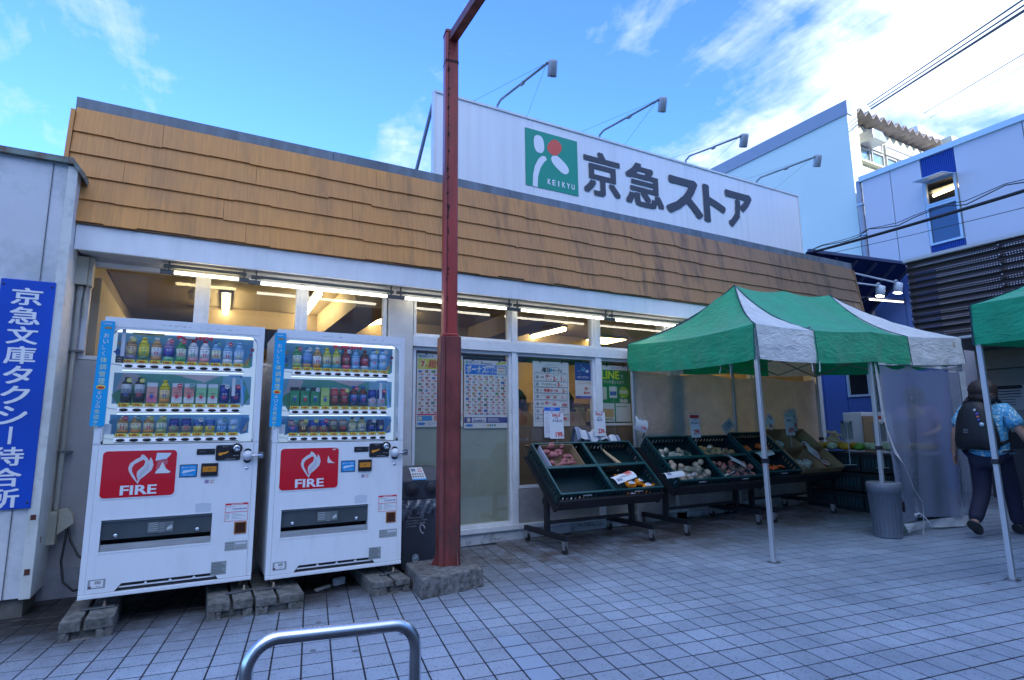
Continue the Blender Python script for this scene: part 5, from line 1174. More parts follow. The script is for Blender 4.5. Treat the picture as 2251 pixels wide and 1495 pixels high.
for s_ in (-1, 1):
    m = MB(); bpt = cc + rdir * (.03 * s_ + .02) + fdir * .09
    if s_ == 1: m.prism([bpt + Vector((0, 0, .24)), bpt + Vector((0, 0, .34)), bpt + fdir * .04 + Vector((0, 0, .24))], rdir * .008)
    else: bpt = cc - rdir * .088; m.prism([bpt + Vector((0, 0, .24)), bpt - rdir * .05 + Vector((0, 0, .24)), bpt + Vector((0, 0, .33))], fdir * .008)
    m.build('gusset', maroon, pl)
m = MB(); base = [(1.492, 4.110), (2.027, 4.170), (2.06, 4.72), (1.56, 4.70)]
cen = Vector((1.785, 4.425, 0)); bot = [Vector((x, y, gz(x, y) - .01)) for x, y in base]; top = [cen + (Vector((x, y, 0)) - cen) * .97 + Vector((0, 0, .238 + random.uniform(-.004, .004))) for x, y in base]
m.add(bot + top, [(3, 2, 1, 0), (4, 5, 6, 7), (0, 1, 5, 4), (1, 2, 6, 5), (2, 3, 7, 6), (3, 0, 4, 7)]); o = m.build('plinth', M('rough_plinth_concrete', (.14, .135, .13), .95, var=.7, vs=26, bump=1, bs=45, dirt=.75, dcol=(.035, .032, .028), ds=3.5), pl, bevel=.014, bseg=3)
# ---------------------------------------------------------------- recycling bin
rb = thing('recycling_bin', (1.74, 5.05, .13), 'black twin-hole bottle bin with plastic bag between machine and post', 'bin')
bin_m = M('charcoal_bin_plastic', (.045, .05, .065), .4, var=.1)
m = MB(); m.box(1.605, 4.90, .12, 1.95, 5.30, .66); m.build('body', bin_m, rb, bevel=.015)
m = MB(); m.prism([(1.595, 4.89, .70), (1.595, 5.31, .70), (1.595, 5.31, .97), (1.595, 5.02, .97), (1.595, 4.90, .86)], (.365, 0, 0)); m.build('lid', bin_m, rb, bevel=.012)
for x in (1.685, 1.865):
    m = MB(frame_T(Vector((x, 4.885, .79)), X_, Z_, -Y_)); m.lathe([(.055, 0), (.055, .012), (.045, .012)], (0, 0, 0), 20); m.build('hole_rim', bin_m, rb)
    m = MB(frame_T(Vector((x, 4.871, .79)), X_, Z_, -Y_)); m.lathe([(.044, 0), (.044, .002)], (0, 0, 0), 20); m.build('hole', seam, rb)
bagm = glass_mat('plastic_bag', (.5, .52, .58), .9, rough=.2, haze=.25, hcol=(.4, .44, .55))
m = MB(); nU, nV = 30, 8; vs = []; fs = []
for i in range(nU + 1):
    for j in range(nV + 1):
        x = 1.585 + .37 * i / nU; z = .70 - j / nV * (.13 + .03 * math.sin(i * .5) + .02 * math.sin(i * 1.3)); y = 4.886 - .012 * math.sin(j / nV * 3.1) - .009 * math.sin(i * .9 + j * .9) - .006 * math.sin(i * 2.1 - j * 1.7)
        vs.append((x, y, z))
for i in range(nU):
    for j in range(nV): a_ = i * (nV + 1) + j; fs.append((a_, a_ + 1, a_ + nV + 2, a_ + nV + 1))
m.add(vs, fs, True); m.build('plastic_bag', bagm, rb)
m = MB(); y = 4.8975
m.text('このボックスは', (1.65, y, .545), X_, Z_, w=.12, h=.012, col=(.6, .62, .66)); m.text('キャンとびんとペット専用', (1.64, y, .520), X_, Z_, w=.18, h=.012, col=(.6, .62, .66)); m.text('しカペットボトル専用箱', (1.64, y, .497), X_, Z_, w=.17, h=.012, col=(.6, .62, .66)); m.text('しています。', (1.64, y, .474), X_, Z_, w=.09, h=.012, col=(.6, .62, .66))
m.col = (.6, .62, .66); pts = [(1.785 + .022 * math.cos(a_ * .35) - .008 * math.sin(a_ * .35), y, .452 + .038 * math.sin(a_ * .35)) for a_ in range(15)]
for k in range(14): m.bar(pts[k], pts[k + 1], .007, .001, up=(0, 1, 0))
flat(m, [(1.725 + .030 * math.cos(a_ * .39), .215 + .034 * math.sin(a_ * .39)) for a_ in range(16)], y, (.35, .42, .48)); flat(m, [(1.725 + .020 * math.cos(a_ * .39), .215 + .022 * math.sin(a_ * .39)) for a_ in range(16)], y - .0006, (.18, .22, .27)); flat(m, [(1.71, .205), (1.74, .215), (1.735, .235), (1.715, .225)], y - .001, (.5, .55, .6))
m.build('bin_print', PRINT, rb)
m = MB(); a_, b__ = Vector((1.70, 4.935, .905)), Vector((1.82, 4.90, .86))
def lid_pt(x, s_): return (x, 4.898 + s_ * .120 - .003, .8615 + s_ * .110 + .003)
m.col = (.72, .72, .70); m.add([lid_pt(1.69, .02), lid_pt(1.82, .02), lid_pt(1.81, .95), lid_pt(1.69, .95)], [(0, 1, 2, 3)])
def ls(x0, x1, s0, s1, col): m.col = col; m.add([Vector(lid_pt(x0, s0)) + Vector((0, -.0012, .0012)), Vector(lid_pt(x1, s0)) + Vector((0, -.0012, .0012)), Vector(lid_pt(x1, s1)) + Vector((0, -.0012, .0012)), Vector(lid_pt(x0, s1)) + Vector((0, -.0012, .0012))], [(0, 1, 2, 3)])
ls(1.69, 1.82, .02, .12, (.05, .35, .7)); ls(1.70, 1.74, .65, .85, (.15, .2, .3)); ls(1.76, 1.80, .62, .68, (.6, .05, .05)); ls(1.765, 1.795, .78, .84, (.6, .05, .05))
for k in range(10): ls(1.70 + (k % 5) * .022, 1.715 + (k % 5) * .022, .22 + (k // 5) * .18, .32 + (k // 5) * .18, (.2, .2, .22))
m.build('lid_sticker', PRINT, rb)
# ---------------------------------------------------------------- stainless hoop in the foreground
hp_ = thing('bicycle_hoop', (.45, 2.0, .04), 'shiny stainless steel hoop rail in the foreground before the machines', 'rail')
steel = M('polished_stainless', (.74, .76, .80), .27, 1., var=.05, vs=4)
pts = [(.180, 2.0, .02)]; zt = .672
for k in range(9): a_ = math.pi - k * math.pi / 16; pts.append((.180 + .085 + .085 * math.cos(a_), 2.0, zt - .085 + .085 * math.sin(a_)))
for k in range(9): a_ = math.pi / 2 - k * math.pi / 16; pts.append((.703 - .085 + .085 * math.cos(a_), 1.985, zt - .018 - .085 + .085 * math.sin(a_)))
pts.append((.703, 1.985, .02))
MB().tube(pts, .0205, 18).build('hoop', steel, hp_)
for x in (.18, .703): m = MB(); m.lathe([(.05, 0), (.05, .006), (.024, .012)], (x, 1.99, gz(x, 1.99) + .001), 16); m.build('floor_flange', steel, hp_)
# ================================================================ POSTERS IN THE WINDOWS
PYY = 5.592
def poster_base(name, x0, z0, x1, z1, label, cat='poster', col=(.74, .75, .77), curl=.0):
    t = thing(name, ((x0 + x1) / 2, PYY, z0), label, cat)
    m = MB(); m.col = col; m.box(x0, PYY, z0, x1, PYY + .002, z1); m.build('paper', PRINT, t)
    return t
def PR(m, x0, z0, x1, z1, col, d=1): m.col = col; y = PYY - .0007 * d; m.add([(x0, y, z0), (x1, y, z0), (x1, y, z1), (x0, y, z1)], [(0, 1, 2, 3)])
def PT(m, s_, x, z, h, col, w=None, d=2, bold=.02): m.text(s_, (x, PYY - .0007 * d, z), X_, Z_, w=w, h=h, bold=bold, col=col)
def clips(t, x0, x1, z):
    m = MB(); m.tube([(x0 - .02, PYY, z + .03), (x1 + .02, PYY, z + .03)], .003, 5); m.build('hanging_rod', MATS['grey_steel'], t)
    for x in (x0 + .1, x1 - .1): m = MB(); m.box(x - .01, PYY - .006, z - .012, x + .01, PYY + .006, z + .034); m.build('clip', blackp, t)
RED = (.66, .03, .04); DBL = (.04, .08, .32); INK = (.05, .05, .07)
def product_cell(m, x, z, w, h, rnd):
    c = rnd.choice(((.25, .12, .06), (.45, .30, .15), (.10, .15, .12), (.05, .10, .35), (.45, .42, .38), (.35, .10, .08), (.12, .22, .10), (.55, .45, .25), (.2, .3, .45)))
    k = rnd.random()
    if k < .3:
        for q in range(rnd.choice((2, 3, 4))): PR(m, x + w * (.10 + q * .18), z + h * .42, x + w * (.10 + q * .18) + w * .10, z + h * rnd.uniform(.75, .95), [v_ * rnd.uniform(.6, 1.2) for v_ in c], 2)
    elif k < .7:
        n = 9; cx, cz = x + w * rnd.uniform(.3, .45), z + h * .66; m.col = c; rx, rz = w * rnd.uniform(.22, .34), h * rnd.uniform(.18, .28)
        m.add([(cx + rx * math.cos(a * .7) * rnd.uniform(.8, 1.1), PYY - .0014, cz + rz * math.sin(a * .7) * rnd.uniform(.8, 1.1)) for a in range(n)], [tuple(range(n))])
        PR(m, cx - rx * .4, cz - rz * .3, cx + rx * .3, cz + rz * .4, [min(.75, v_ * 1.7) for v_ in c], 3)
    else:
        PR(m, x + w * .06, z + h * .48, x + w * rnd.uniform(.5, .75), z + h * .92, c, 2); PR(m, x + w * .12, z + h * .55, x + w * .4, z + h * .7, [min(.75, v_ * 1.8 + .1) for v_ in c], 3)
    PR(m, x + w * .55, z + h * .82, x + w * .95, z + h * .86, (.35, .36, .40), 2); PR(m, x + w * .6, z + h * .70, x + w * .92, z + h * .73, (.45, .46, .5), 2)
    PT(m, rnd.choice(('98', '198', '298', '158', '128', '388', '78')), x + w * rnd.uniform(.38, .5), z + h * .08, h * .26, RED, w=w * .45, d=3, bold=.04)
    PR(m, x + w * .06, z + h * .14, x + w * .34, z + h * .19, (.4, .4, .45), 2)
def store_head(m, x, z, h):
    PR(m, x, z, x + h * 1.05, z + h, (.0, .32, .22), 1); m.col = (.75, .78, .8); PR(m, x + h * .3, z + h * .5, x + h * .45, z + h * .8, (.75, .78, .8), 2); PR(m, x + h * .55, z + h * .45, x + h * .75, z + h * .6, (.75, .78, .8), 2); PR(m, x + h * .3, z + h * .1, x + h * .4, z + h * .45, (.75, .78, .8), 2)
    PT(m, '京急ストア', x + h * 1.25, z + h * .08, h * .84, DBL, d=1, bold=.03)
# 1: July super sale flyer, half hidden by the post
x0, z0, x1, z1 = 1.955, 1.330, 2.470, 2.085
t = poster_base('flyer_poster', x0, z0, x1, z1, 'flyer poster with yellow heading in red kanji, partly behind the red post'); clips(t, x0, x1, z1)
m = MB(); store_head(m, x0 + .02, z1 - .043, .028); PR(m, x0 + .012, z1 - .162, x1 - .012, z1 - .053, (.68, .66, .03), 1)
n = 22; m.col = (.72, .70, .25); m.add([(x0 + .062 + .045 * math.cos(a * .2856), PYY - .0012, z1 - .108 + .045 * math.sin(a * .2856)) for a in range(n)], [tuple(range(n))])
PT(m, '7', x0 + .045, z1 - .138, .055, RED, d=3, bold=.05); PT(m, '月', x0 + .088, z1 - .138, .026, RED, d=3, bold=.03); PT(m, '超特売', x0 + .125, z1 - .145, .078, RED, w=.25, d=3, bold=.03); PT(m, '7/8(金)〜', x0 + .11, z1 - .158, .010, INK, d=3); PR(m, x1 - .085, z1 - .15, x1 - .02, z1 - .085, RED, 3); PT(m, '円', x1 - .07, z1 - .135, .04, (.75, .72, .7), d=4)
rnd = random.Random(3); cols, rws = 7, 7; cw = (x1 - x0 - .03) / cols; ch = .063
for r in range(rws):
    for c in range(cols): product_cell(m, x0 + .015 + c * cw, z1 - .168 - (r + 1) * ch - r * .002, cw * .96, ch, rnd)
zb = z0 + .118; PR(m, x0 + .01, zb, x1 - .01, zb + .014, RED, 1); PR(m, x0 + .012, z0 + .062, x0 + .17, z0 + .112, (.05, .28, .62), 1); PR(m, x0 + .02, z0 + .070, x0 + .06, z0 + .104, (.66, .66, .45), 2); PR(m, x0 + .19, z0 + .062, x0 + .40, z0 + .112, (.65, .3, .2), 1); PR(m, x1 - .09, z0 + .062, x1 - .015, z0 + .112, (.05, .45, .1), 1)
m.col = (.03, .22, .60); m.add([(x0 + .055 + .045 * math.cos(a * .45), PYY - .001, z0 + .032 + .015 * math.sin(a * .45)) for a in range(14)], [tuple(range(14))])
for q in range(3): PR(m, x0 + .115, z0 + .022 + q * .010, x0 + .115 + .25 - q * .04, z0 + .025 + q * .010, (.35, .42, .55), 1)
m.build('print', PRINT, t)
# 2: bonus point service flyer
x0, z0, x1, z1 = 2.485, 1.312, 3.010, 2.045
t = poster_base('flyer_poster', x0, z0, x1, z1, 'flyer poster with blue bonus point heading and rows of goods'); clips(t, x0, x1, z1)
m = MB(); store_head(m, x0 + .015, z1 - .042, .027); PT(m, 'U', x0 + .20, z1 - .040, .024, INK, d=1, bold=.06); PT(m, 'union', x0 + .235, z1 - .042, .017, INK, w=.10, d=1, bold=.03)
PR(m, x0 + .012, z1 - .155, x1 - .012, z1 - .050, (.01, .20, .66), 1); PT(m, 'ボーナス', x0 + .028, z1 - .140, .078, (.76, .77, .8), w=.235, d=3, bold=.04); PT(m, 'ポイント', x0 + .268, z1 - .098, .030, (.76, .77, .8), w=.11, d=3, bold=.03); PT(m, 'サービス', x0 + .268, z1 - .140, .030, (.76, .77, .8), w=.11, d=3, bold=.03); PT(m, '京急プレミアポイント', x0 + .11, z1 - .066, .010, (.4, .6, .8), d=3); PR(m, x0 + .255, z1 - .074, x0 + .37, z1 - .058, (.7, .72, .76), 3)
PR(m, x1 - .135, z1 - .148, x1 - .022, z1 - .060, (.65, .70, .62), 2); PT(m, '1,580', x1 - .115, z1 - .125, .022, RED, d=3); PR(m, x1 - .125, z1 - .082, x1 - .035, z1 - .072, (.5, .1, .2), 3); m.col = (.55, .62, .05); m.add([(x1 - .14, PYY - .003, z1 - .045), (x1 - .02, PYY - .003, z1 - .028), (x1 - .018, PYY - .003, z1 - .002), (x1 - .138, PYY - .003, z1 - .022)], [(0, 1, 2, 3)])
rnd = random.Random(8); cols, rws = 7, 7; cw = (x1 - x0 - .03) / cols; ch = .0605
for r in range(rws):
    for c in range(cols): product_cell(m, x0 + .015 + c * cw, z1 - .160 - (r + 1) * ch - r * .001, cw * .96, ch, rnd)
PR(m, x0 + .08, z0 + .142, x1 - .14, z0 + .147, (.1, .4, .75), 1); PR(m, x0 + .002, z0 + .056, x1 - .002, z0 + .118, (.05, .05, .26), 1); PR(m, x0 + .09, z0 + .062, x0 + .26, z0 + .112, (.74, .75, .78), 2); PT(m, '会員募集中!', x0 + .10, z0 + .068, .022, DBL, w=.15, d=3, bold=.03); PT(m, '京急プレミアポイント', x0 + .10, z0 + .095, .012, DBL, w=.14, d=3); m.col = (.7, .6, .55); m.add([(x0 + .052 + .022 * math.cos(a * .63), PYY - .0016, z0 + .088 + .024 * math.sin(a * .63)) for a in range(10)], [tuple(range(10))])
for q in range(3): PR(m, x0 + .28, z0 + .072 + q * .013, x0 + .28 + .14 - q * .01, z0 + .078 + q * .013, (.6, .62, .7), 2)
m.col = (.03, .22, .60); m.add([(x0 + .06 + .045 * math.cos(a * .45), PYY - .001, z0 + .030 + .014 * math.sin(a * .45)) for a in range(14)], [tuple(range(14))]); PT(m, 'GOALS', x0 + .20, z0 + .024, .014, (.4, .5, .65), d=1)
for q, c in enumerate(((.6, .35, .05), (.1, .3, .2), (.1, .3, .6), (.1, .3, .15))): PR(m, x0 + .272 + q * .028, z0 + .020, x0 + .292 + q * .028, z0 + .042, c, 1)
m.build('print', PRINT, t)
# 3: weekday service poster
x0, z0, x1, z1 = 3.340, 1.325, 3.835, 2.070
t = poster_base('weekday_poster', x0, z0, x1, z1, 'white weekday service poster with red and black boxed lines'); clips(t, x0, x1, z1)
m = MB(); PT(m, '曜日', x0 + .13, z1 - .125, .050, INK, w=.10, d=2, bold=.04); PT(m, 'サービス', x0 + .27, z1 - .120, .036, INK, w=.13, d=2, bold=.04); m.col = (.05, .35, .6); m.add([(x0 + .25 + .018 * math.cos(a * .63), PYY - .0016, z1 - .098 + .02 * math.sin(a * .63)) for a in range(10)], [tuple(range(10))]); PT(m, 'Daily Bargain Day Service', x0 + .17, z1 - .045, .014, (.2, .3, .4), w=.18, d=2)
for a_, b_ in (((x0 + .03, z1 - .13), (x0 + .11, z1 - .125)), ((x0 + .11, z1 - .125), (x0 + .14, z1 - .065)), ((x0 + .14, z1 - .065), (x1 - .14, z1 - .065)), ((x1 - .14, z1 - .065), (x1 - .11, z1 - .125)), ((x1 - .11, z1 - .125), (x1 - .03, z1 - .13))): m.col = (.15, .2, .3); m.bar((a_[0], PYY - .001, a_[1]), (b_[0], PYY - .001, b_[1]), .004, .0008, up=(0, 1, 0))
days = [('月', '青果', '均一', 'セール', '2', '1'), ('火', '', '', 'アイスクリーム', '3', ''), ('水', '青果', '', '増量セール', '2', ''), ('木', '', '398', '198', '1', ''), ('金', '青果', '均一', '108', '', '498'), ('土', '', '1', '', '', ''), ('日', '', '', '', '500', '')]
zt = z1 - .135
for k, d_ in enumerate(days):
    h = (.095, .068, .068, .078, .085, .085, .075)[k]; zb = zt - h
    for (a_, b_) in (((x0 + .022, zb + .004), (x1 - .022, zb + .004)), ((x0 + .022, zt - .002), (x1 - .022, zt - .002))): m.col = (.15, .2, .3); m.bar((a_[0], PYY - .001, a_[1]), (b_[0], PYY - .001, b_[1]), .0035, .0008, up=(0, 1, 0))
    for x in (x0 + .022, x1 - .022): m.bar((x, PYY - .001, zb + .004), (x, PYY - .001, zt - .002), .0035, .0008, up=(0, 1, 0))
    zc = (zb + zt) / 2; m.col = (.45, .47, .5); m.add([(x0 + .058 + .022 * math.cos(a * .52), PYY - .001, zc + .022 * math.sin(a * .52)) for a in range(12)], [tuple(range(12))]); PT(m, d_[0], x0 + .045, zc - .014, .026, INK, w=.026, d=3, bold=.02)
    if k == 0: PT(m, '青果', x0 + .10, zc - .012, .024, INK, d=2); PT(m, '均一', x0 + .17, zc - .002, .036, RED, w=.08, d=2, bold=.04); PT(m, 'セール', x0 + .17, zc - .034, .022, RED, w=.085, d=2, bold=.03); PT(m, 'おにぎり', x0 + .275, zc + .018, .014, INK, w=.07, d=2); PT(m, '2', x0 + .275, zc - .034, .044, RED, d=2, bold=.04); PT(m, '割引', x0 + .31, zc - .03, .018, RED, d=2); PT(m, 'ペットフード', x0 + .37, zc + .018, .012, INK, w=.08, d=2); PT(m, '1', x0 + .385, zc - .034, .044, RED, d=2, bold=.04); PT(m, '割引', x0 + .415, zc - .03, .018, RED, d=2)
    if k == 1: PT(m, 'アイスクリーム', x0 + .12, zc - .013, .026, INK, w=.2, d=2, bold=.03); PT(m, '3', x0 + .335, zc - .022, .044, RED, d=2, bold=.05); PT(m, '割引', x0 + .375, zc - .02, .020, RED, d=2)
    if k == 2: PT(m, '青果', x0 + .09, zc - .008, .016, INK, d=2); PT(m, '増量', x0 + .14, zc - .018, .036, RED, w=.085, d=2, bold=.03); PT(m, 'セール', x0 + .23, zc - .016, .030, RED, w=.11, d=2, bold=.04); PT(m, '2', x0 + .40, zc - .02, .038, RED, d=2, bold=.04); PT(m, '割引', x0 + .43, zc - .018, .016, RED, d=2)
    if k == 3: PT(m, '398', x0 + .17, zc - .02, .024, RED, d=2, bold=.04); PT(m, '198', x0 + .27, zc - .02, .024, RED, d=2, bold=.04); PT(m, '1', x0 + .39, zc - .022, .040, RED, d=2, bold=.04); PT(m, '割引', x0 + .415, zc - .018, .016, RED, d=2); PR(m, x0 + .10, zc + .012, x0 + .35, zc + .017, (.3, .3, .35), 2)
    if k == 4: PT(m, '青果', x0 + .10, zc - .012, .022, INK, d=2); PT(m, '均一', x0 + .16, zc - .008, .034, RED, w=.075, d=2, bold=.04); PT(m, '玉子', x0 + .26, zc + .014, .014, INK, d=2); PT(m, '108', x0 + .26, zc - .02, .026, RED, d=2, bold=.04); PT(m, '498', x0 + .385, zc - .03, .034, RED, d=2, bold=.04); PR(m, x0 + .36, zc + .02, x0 + .45, zc + .026, (.3, .3, .3), 2)
    if k == 5: PT(m, '1', x0 + .13, zc - .02, .04, RED, d=2, bold=.04); PT(m, '土日', x0 + .38, zc + .005, .022, INK, d=2)
    if k == 6: PT(m, '500', x0 + .38, zc - .025, .036, RED, d=2, bold=.04); PR(m, x0 + .09, zc - .01, x0 + .15, zc - .004, (.3, .3, .3), 2)
    zt = zb
m.build('print', PRINT, t)
# small notice in front of it
t = thing('notice_sheet', (3.57, PYY - .02, 1.24), 'small white notice with blue heading over the weekday poster', 'notice')
m = MB(); m.col = (.70, .74, .82); m.box(3.468, PYY - .02, 1.20, 3.690, PYY - .018, 1.545); m.build('paper', PRINT, t)
py0 = PYY; PYY = PYY - .02; m = MB(); PR(m, 3.472, 1.500, 3.686, 1.541, (.02, .14, .60), 1); PT(m, 'ご案内', 3.54, 1.508, .024, (.75, .77, .8), d=2)
for q in range(9): m.text(('商品の価格表示につきまし', 'て、お客様に大変ご迷惑', '商品を間違え無い様', '店・店舗ご注意下')[q % 4], (3.485, PYY - .0012, 1.465 - q * .026), X_, Z_, w=.18 - (q % 3) * .02, h=.012, col=(.45, .08, .1) if q in (1, 3, 4, 5) else (.15, .15, .4))
m.build('print', PRINT, t); PYY = py0
# 4: dark blue stamp rally poster
x0, z0, x1, z1 = 3.925, 1.650, 4.175, 2.085
t = poster_base('stamp_rally_poster', x0, z0, x1, z1, 'small poster, dark blue above and white below, beside the weekday poster', col=(.72, .72, .74)); clips(t, x0, x1, z1)
m = MB(); PR(m, x0, z0 + .215, x1, z1, (.02, .05, .30), 1); PT(m, 'スタンプラリー', x0 + .03, z0 + .24, .030, (.72, .74, .8), w=.18, d=2, bold=.03)
for q in range(12):
    rr = random.Random(q + 5); xx, zz_ = x0 + rr.uniform(.02, .22), z1 - rr.uniform(.02, .15); PR(m, xx, zz_, xx + .010, zz_ + .008, rr.choice(((.6, .62, .1), (.1, .4, .6), (.7, .7, .75))), 2)
PR(m, x0 + .09, z1 - .10, x0 + .15, z1 - .075, (.05, .3, .6), 3); PR(m, x0 + .16, z1 - .12, x0 + .20, z1 - .09, (.6, .65, .8), 3); PR(m, x0 + .03, z0 + .195, x1 - .01, z0 + .198, (.6, .4, .1), 1); PT(m, 'モバイルスタンプラリー開催', x0 + .03, z0 + .17, .016, (.55, .1, .12), w=.2, d=2)
PT(m, '50', x0 + .135, z0 + .105, .032, RED, d=2, bold=.04); PT(m, '最大200', x0 + .12, z0 + .055, .030, RED, w=.09, d=2, bold=.03); PR(m, x0, z0, x1, z0 + .03, (.10, .08, .35), 1); m.build('print', PRINT, t)
# 5: green message app poster
x0, z0, x1, z1 = 4.300, 1.330, 4.765, 2.065
t = poster_base('green_poster', x0, z0, x1, z1, 'green poster with big yellow lettering beside the tent corner'); clips(t, x0, x1, z1)
m = MB(); PR(m, x0, z0 + .03, x1, z1 - .055, (.01, .22, .07), 1); PT(m, '京急ストア', x0 + .17, z1 - .042, .022, DBL, d=1); PT(m, 'LINE', x0 + .02, z1 - .165, .095, (.62, .72, .02), w=.27, d=3, bold=.03); PT(m, 'で', x0 + .31, z1 - .16, .045, (.75, .77, .75), d=3); PT(m, 'チラシが見られます', x0 + .005, z1 - .225, .042, (.75, .77, .75), w=.36, d=3)
PR(m, x0 + .005, z1 - .42, x0 + .09, z1 - .27, (.55, .62, .55), 2); PR(m, x0 + .13, z1 - .40, x0 + .25, z1 - .26, (.62, .66, .62), 2); PR(m, x0 + .14, z1 - .37, x0 + .24, z1 - .32, (.05, .15, .4), 3)
m.col = (.30, .55, .03); m.add([(x0 + .36 + .075 * math.cos(a * .3927), PYY - .0016, z1 - .33 + .07 * math.sin(a * .3927)) for a in range(16)], [tuple(range(16))]); PT(m, '10:00', x0 + .29, z1 - .345, .042, (.76, .78, .76), d=4, bold=.05); PT(m, '入店', x0 + .30, z1 - .285, .022, (.76, .78, .76), d=4); PT(m, '10:00', x0 + .29, z1 - .455, .042, (.76, .78, .76), d=4, bold=.05); PT(m, '登録', x0 + .30, z1 - .40, .020, (.76, .78, .76), d=4)
PR(m, x0 + .01, z0 + .045, x0 + .20, z0 + .27, (.62, .66, .66), 2); PR(m, x0 + .02, z0 + .10, x0 + .19, z0 + .20, (.55, .35, .15), 3); PR(m, x0 + .03, z0 + .06, x0 + .18, z0 + .09, (.45, .4, .3), 3); PR(m, x0 + .22, z0 + .045, x0 + .455, z0 + .27, (.66, .68, .66), 2); PR(m, x0 + .23, z0 + .225, x0 + .40, z0 + .235, (.1, .3, .1), 3); PR(m, x0, z0 + .032, x1, z0 + .042, RED, 1)
m.build('print', PRINT, t)
# bright strip lit from inside above the posters
# ================================================================ DISPLAY RACKS, CRATES AND PRODUCE
blk = M('black_rack_steel', (.015, .016, .022), .45, .2)
crate_m = M('dark_green_crate', (.003, .022, .028), .38, var=.15, vs=8)
rim_m = M('worn_green_rim', (.010, .065, .072), .4, var=.3, vs=30)
chrome_s = M('caster_zinc', (.45, .47, .5), .35, .7)
def slope_frame(x0, dz):
    v = Vector((0, .54, .47)).normalized(); w = Vector((0, -.47, .54)).normalized()
    return frame_T(Vector((x0, 4.66, .685 + dz)), X_, v, w)
SL = math.hypot(.54, .47)
def rack(x0, x1, dz, label, feet):
    t = thing('display_rack', ((x0 + x1) / 2, 5.05, .14), label, 'display rack', 'black display racks by the shopfront')
    T = slope_frame(x0, dz); wd = x1 - x0
    m = MB(T); m.box(.01, -.015, -.175, wd - .01, SL - .02, -.150); m.build('tray_board', blk, t)
    m = MB(T); m.box(.01, -.045, -.175, wd - .01, -.016, -.06); m.build('front_ledge', blk, t)
    for k in (0, 1): m = MB(T); m.box(.0 if k == 0 else wd - .03, -.03, -.21, .03 if k == 0 else wd, SL, -.176); m.build('side_rail', blk, t)
    for fx in feet:
        zg = gz(fx, 5.0)
        m = MB(); m.box(fx - .02, 4.66, zg + .115, fx + .02, 5.44, zg + .165); m.build('foot_bar', blk, t, bevel=.002)
        m = MB(); m.box(fx - .02, 4.98, zg + .166, fx + .02, 5.04, .80 + dz); m.build('post', blk, t, bevel=.002)
        m = MB(); m.box(fx - .024, 4.965, .55 + dz, fx + .024, 5.055, .61 + dz); m.build('post_collar', blk, t)
        for fy in (4.70, 5.40):
            zc = gz(fx, fy) + .036
            m = MB(); m.tube([(fx - .012, fy, zc), (fx + .012, fy, zc)], .036, 16, smooth=False); wv = m.build('caster_wheel', M('caster_rubber', (.02, .02, .02), .6), t)
            m = MB(); m.prism([(fx - .018, fy - .018, zc), (fx - .018, fy + .018, zc), (fx - .018, fy + .028, zc + .078), (fx - .018, fy - .028, zc + .078)], (.003, 0, 0)); m.prism([(fx + .015, fy - .018, zc), (fx + .015, fy + .018, zc), (fx + .015, fy + .028, zc + .078), (fx + .015, fy - .028, zc + .078)], (.003, 0, 0)); m.box(fx - .018, fy - .028, zc + .0785, fx + .018, fy + .028, zc + .082); m.build('caster_fork', chrome_s, t)
    a, b = feet[0], feet[-1]; zg = gz((a + b) / 2, 5)
    m = MB(); m.box(a + .021, 4.99, zg + .22, b - .021, 5.03, zg + .25); m.build('lower_beam', blk, t)
    m = MB(); m.box(a + .021, 4.99, .66 + dz, b - .021, 5.03, .69 + dz); m.build('upper_beam', blk, t)
    return t
rack(3.06, 4.39, 0., 'black wheeled display rack nearest the post, holding four green crates', (3.13, 4.21))
rack(4.60, 6.03, .045, 'black wheeled display rack behind the front tent leg', (4.71, 5.86))
rack(6.04, 7.52, .075, 'black wheeled display rack holding the cardboard trays', (6.14, 7.30))
_cr = {}
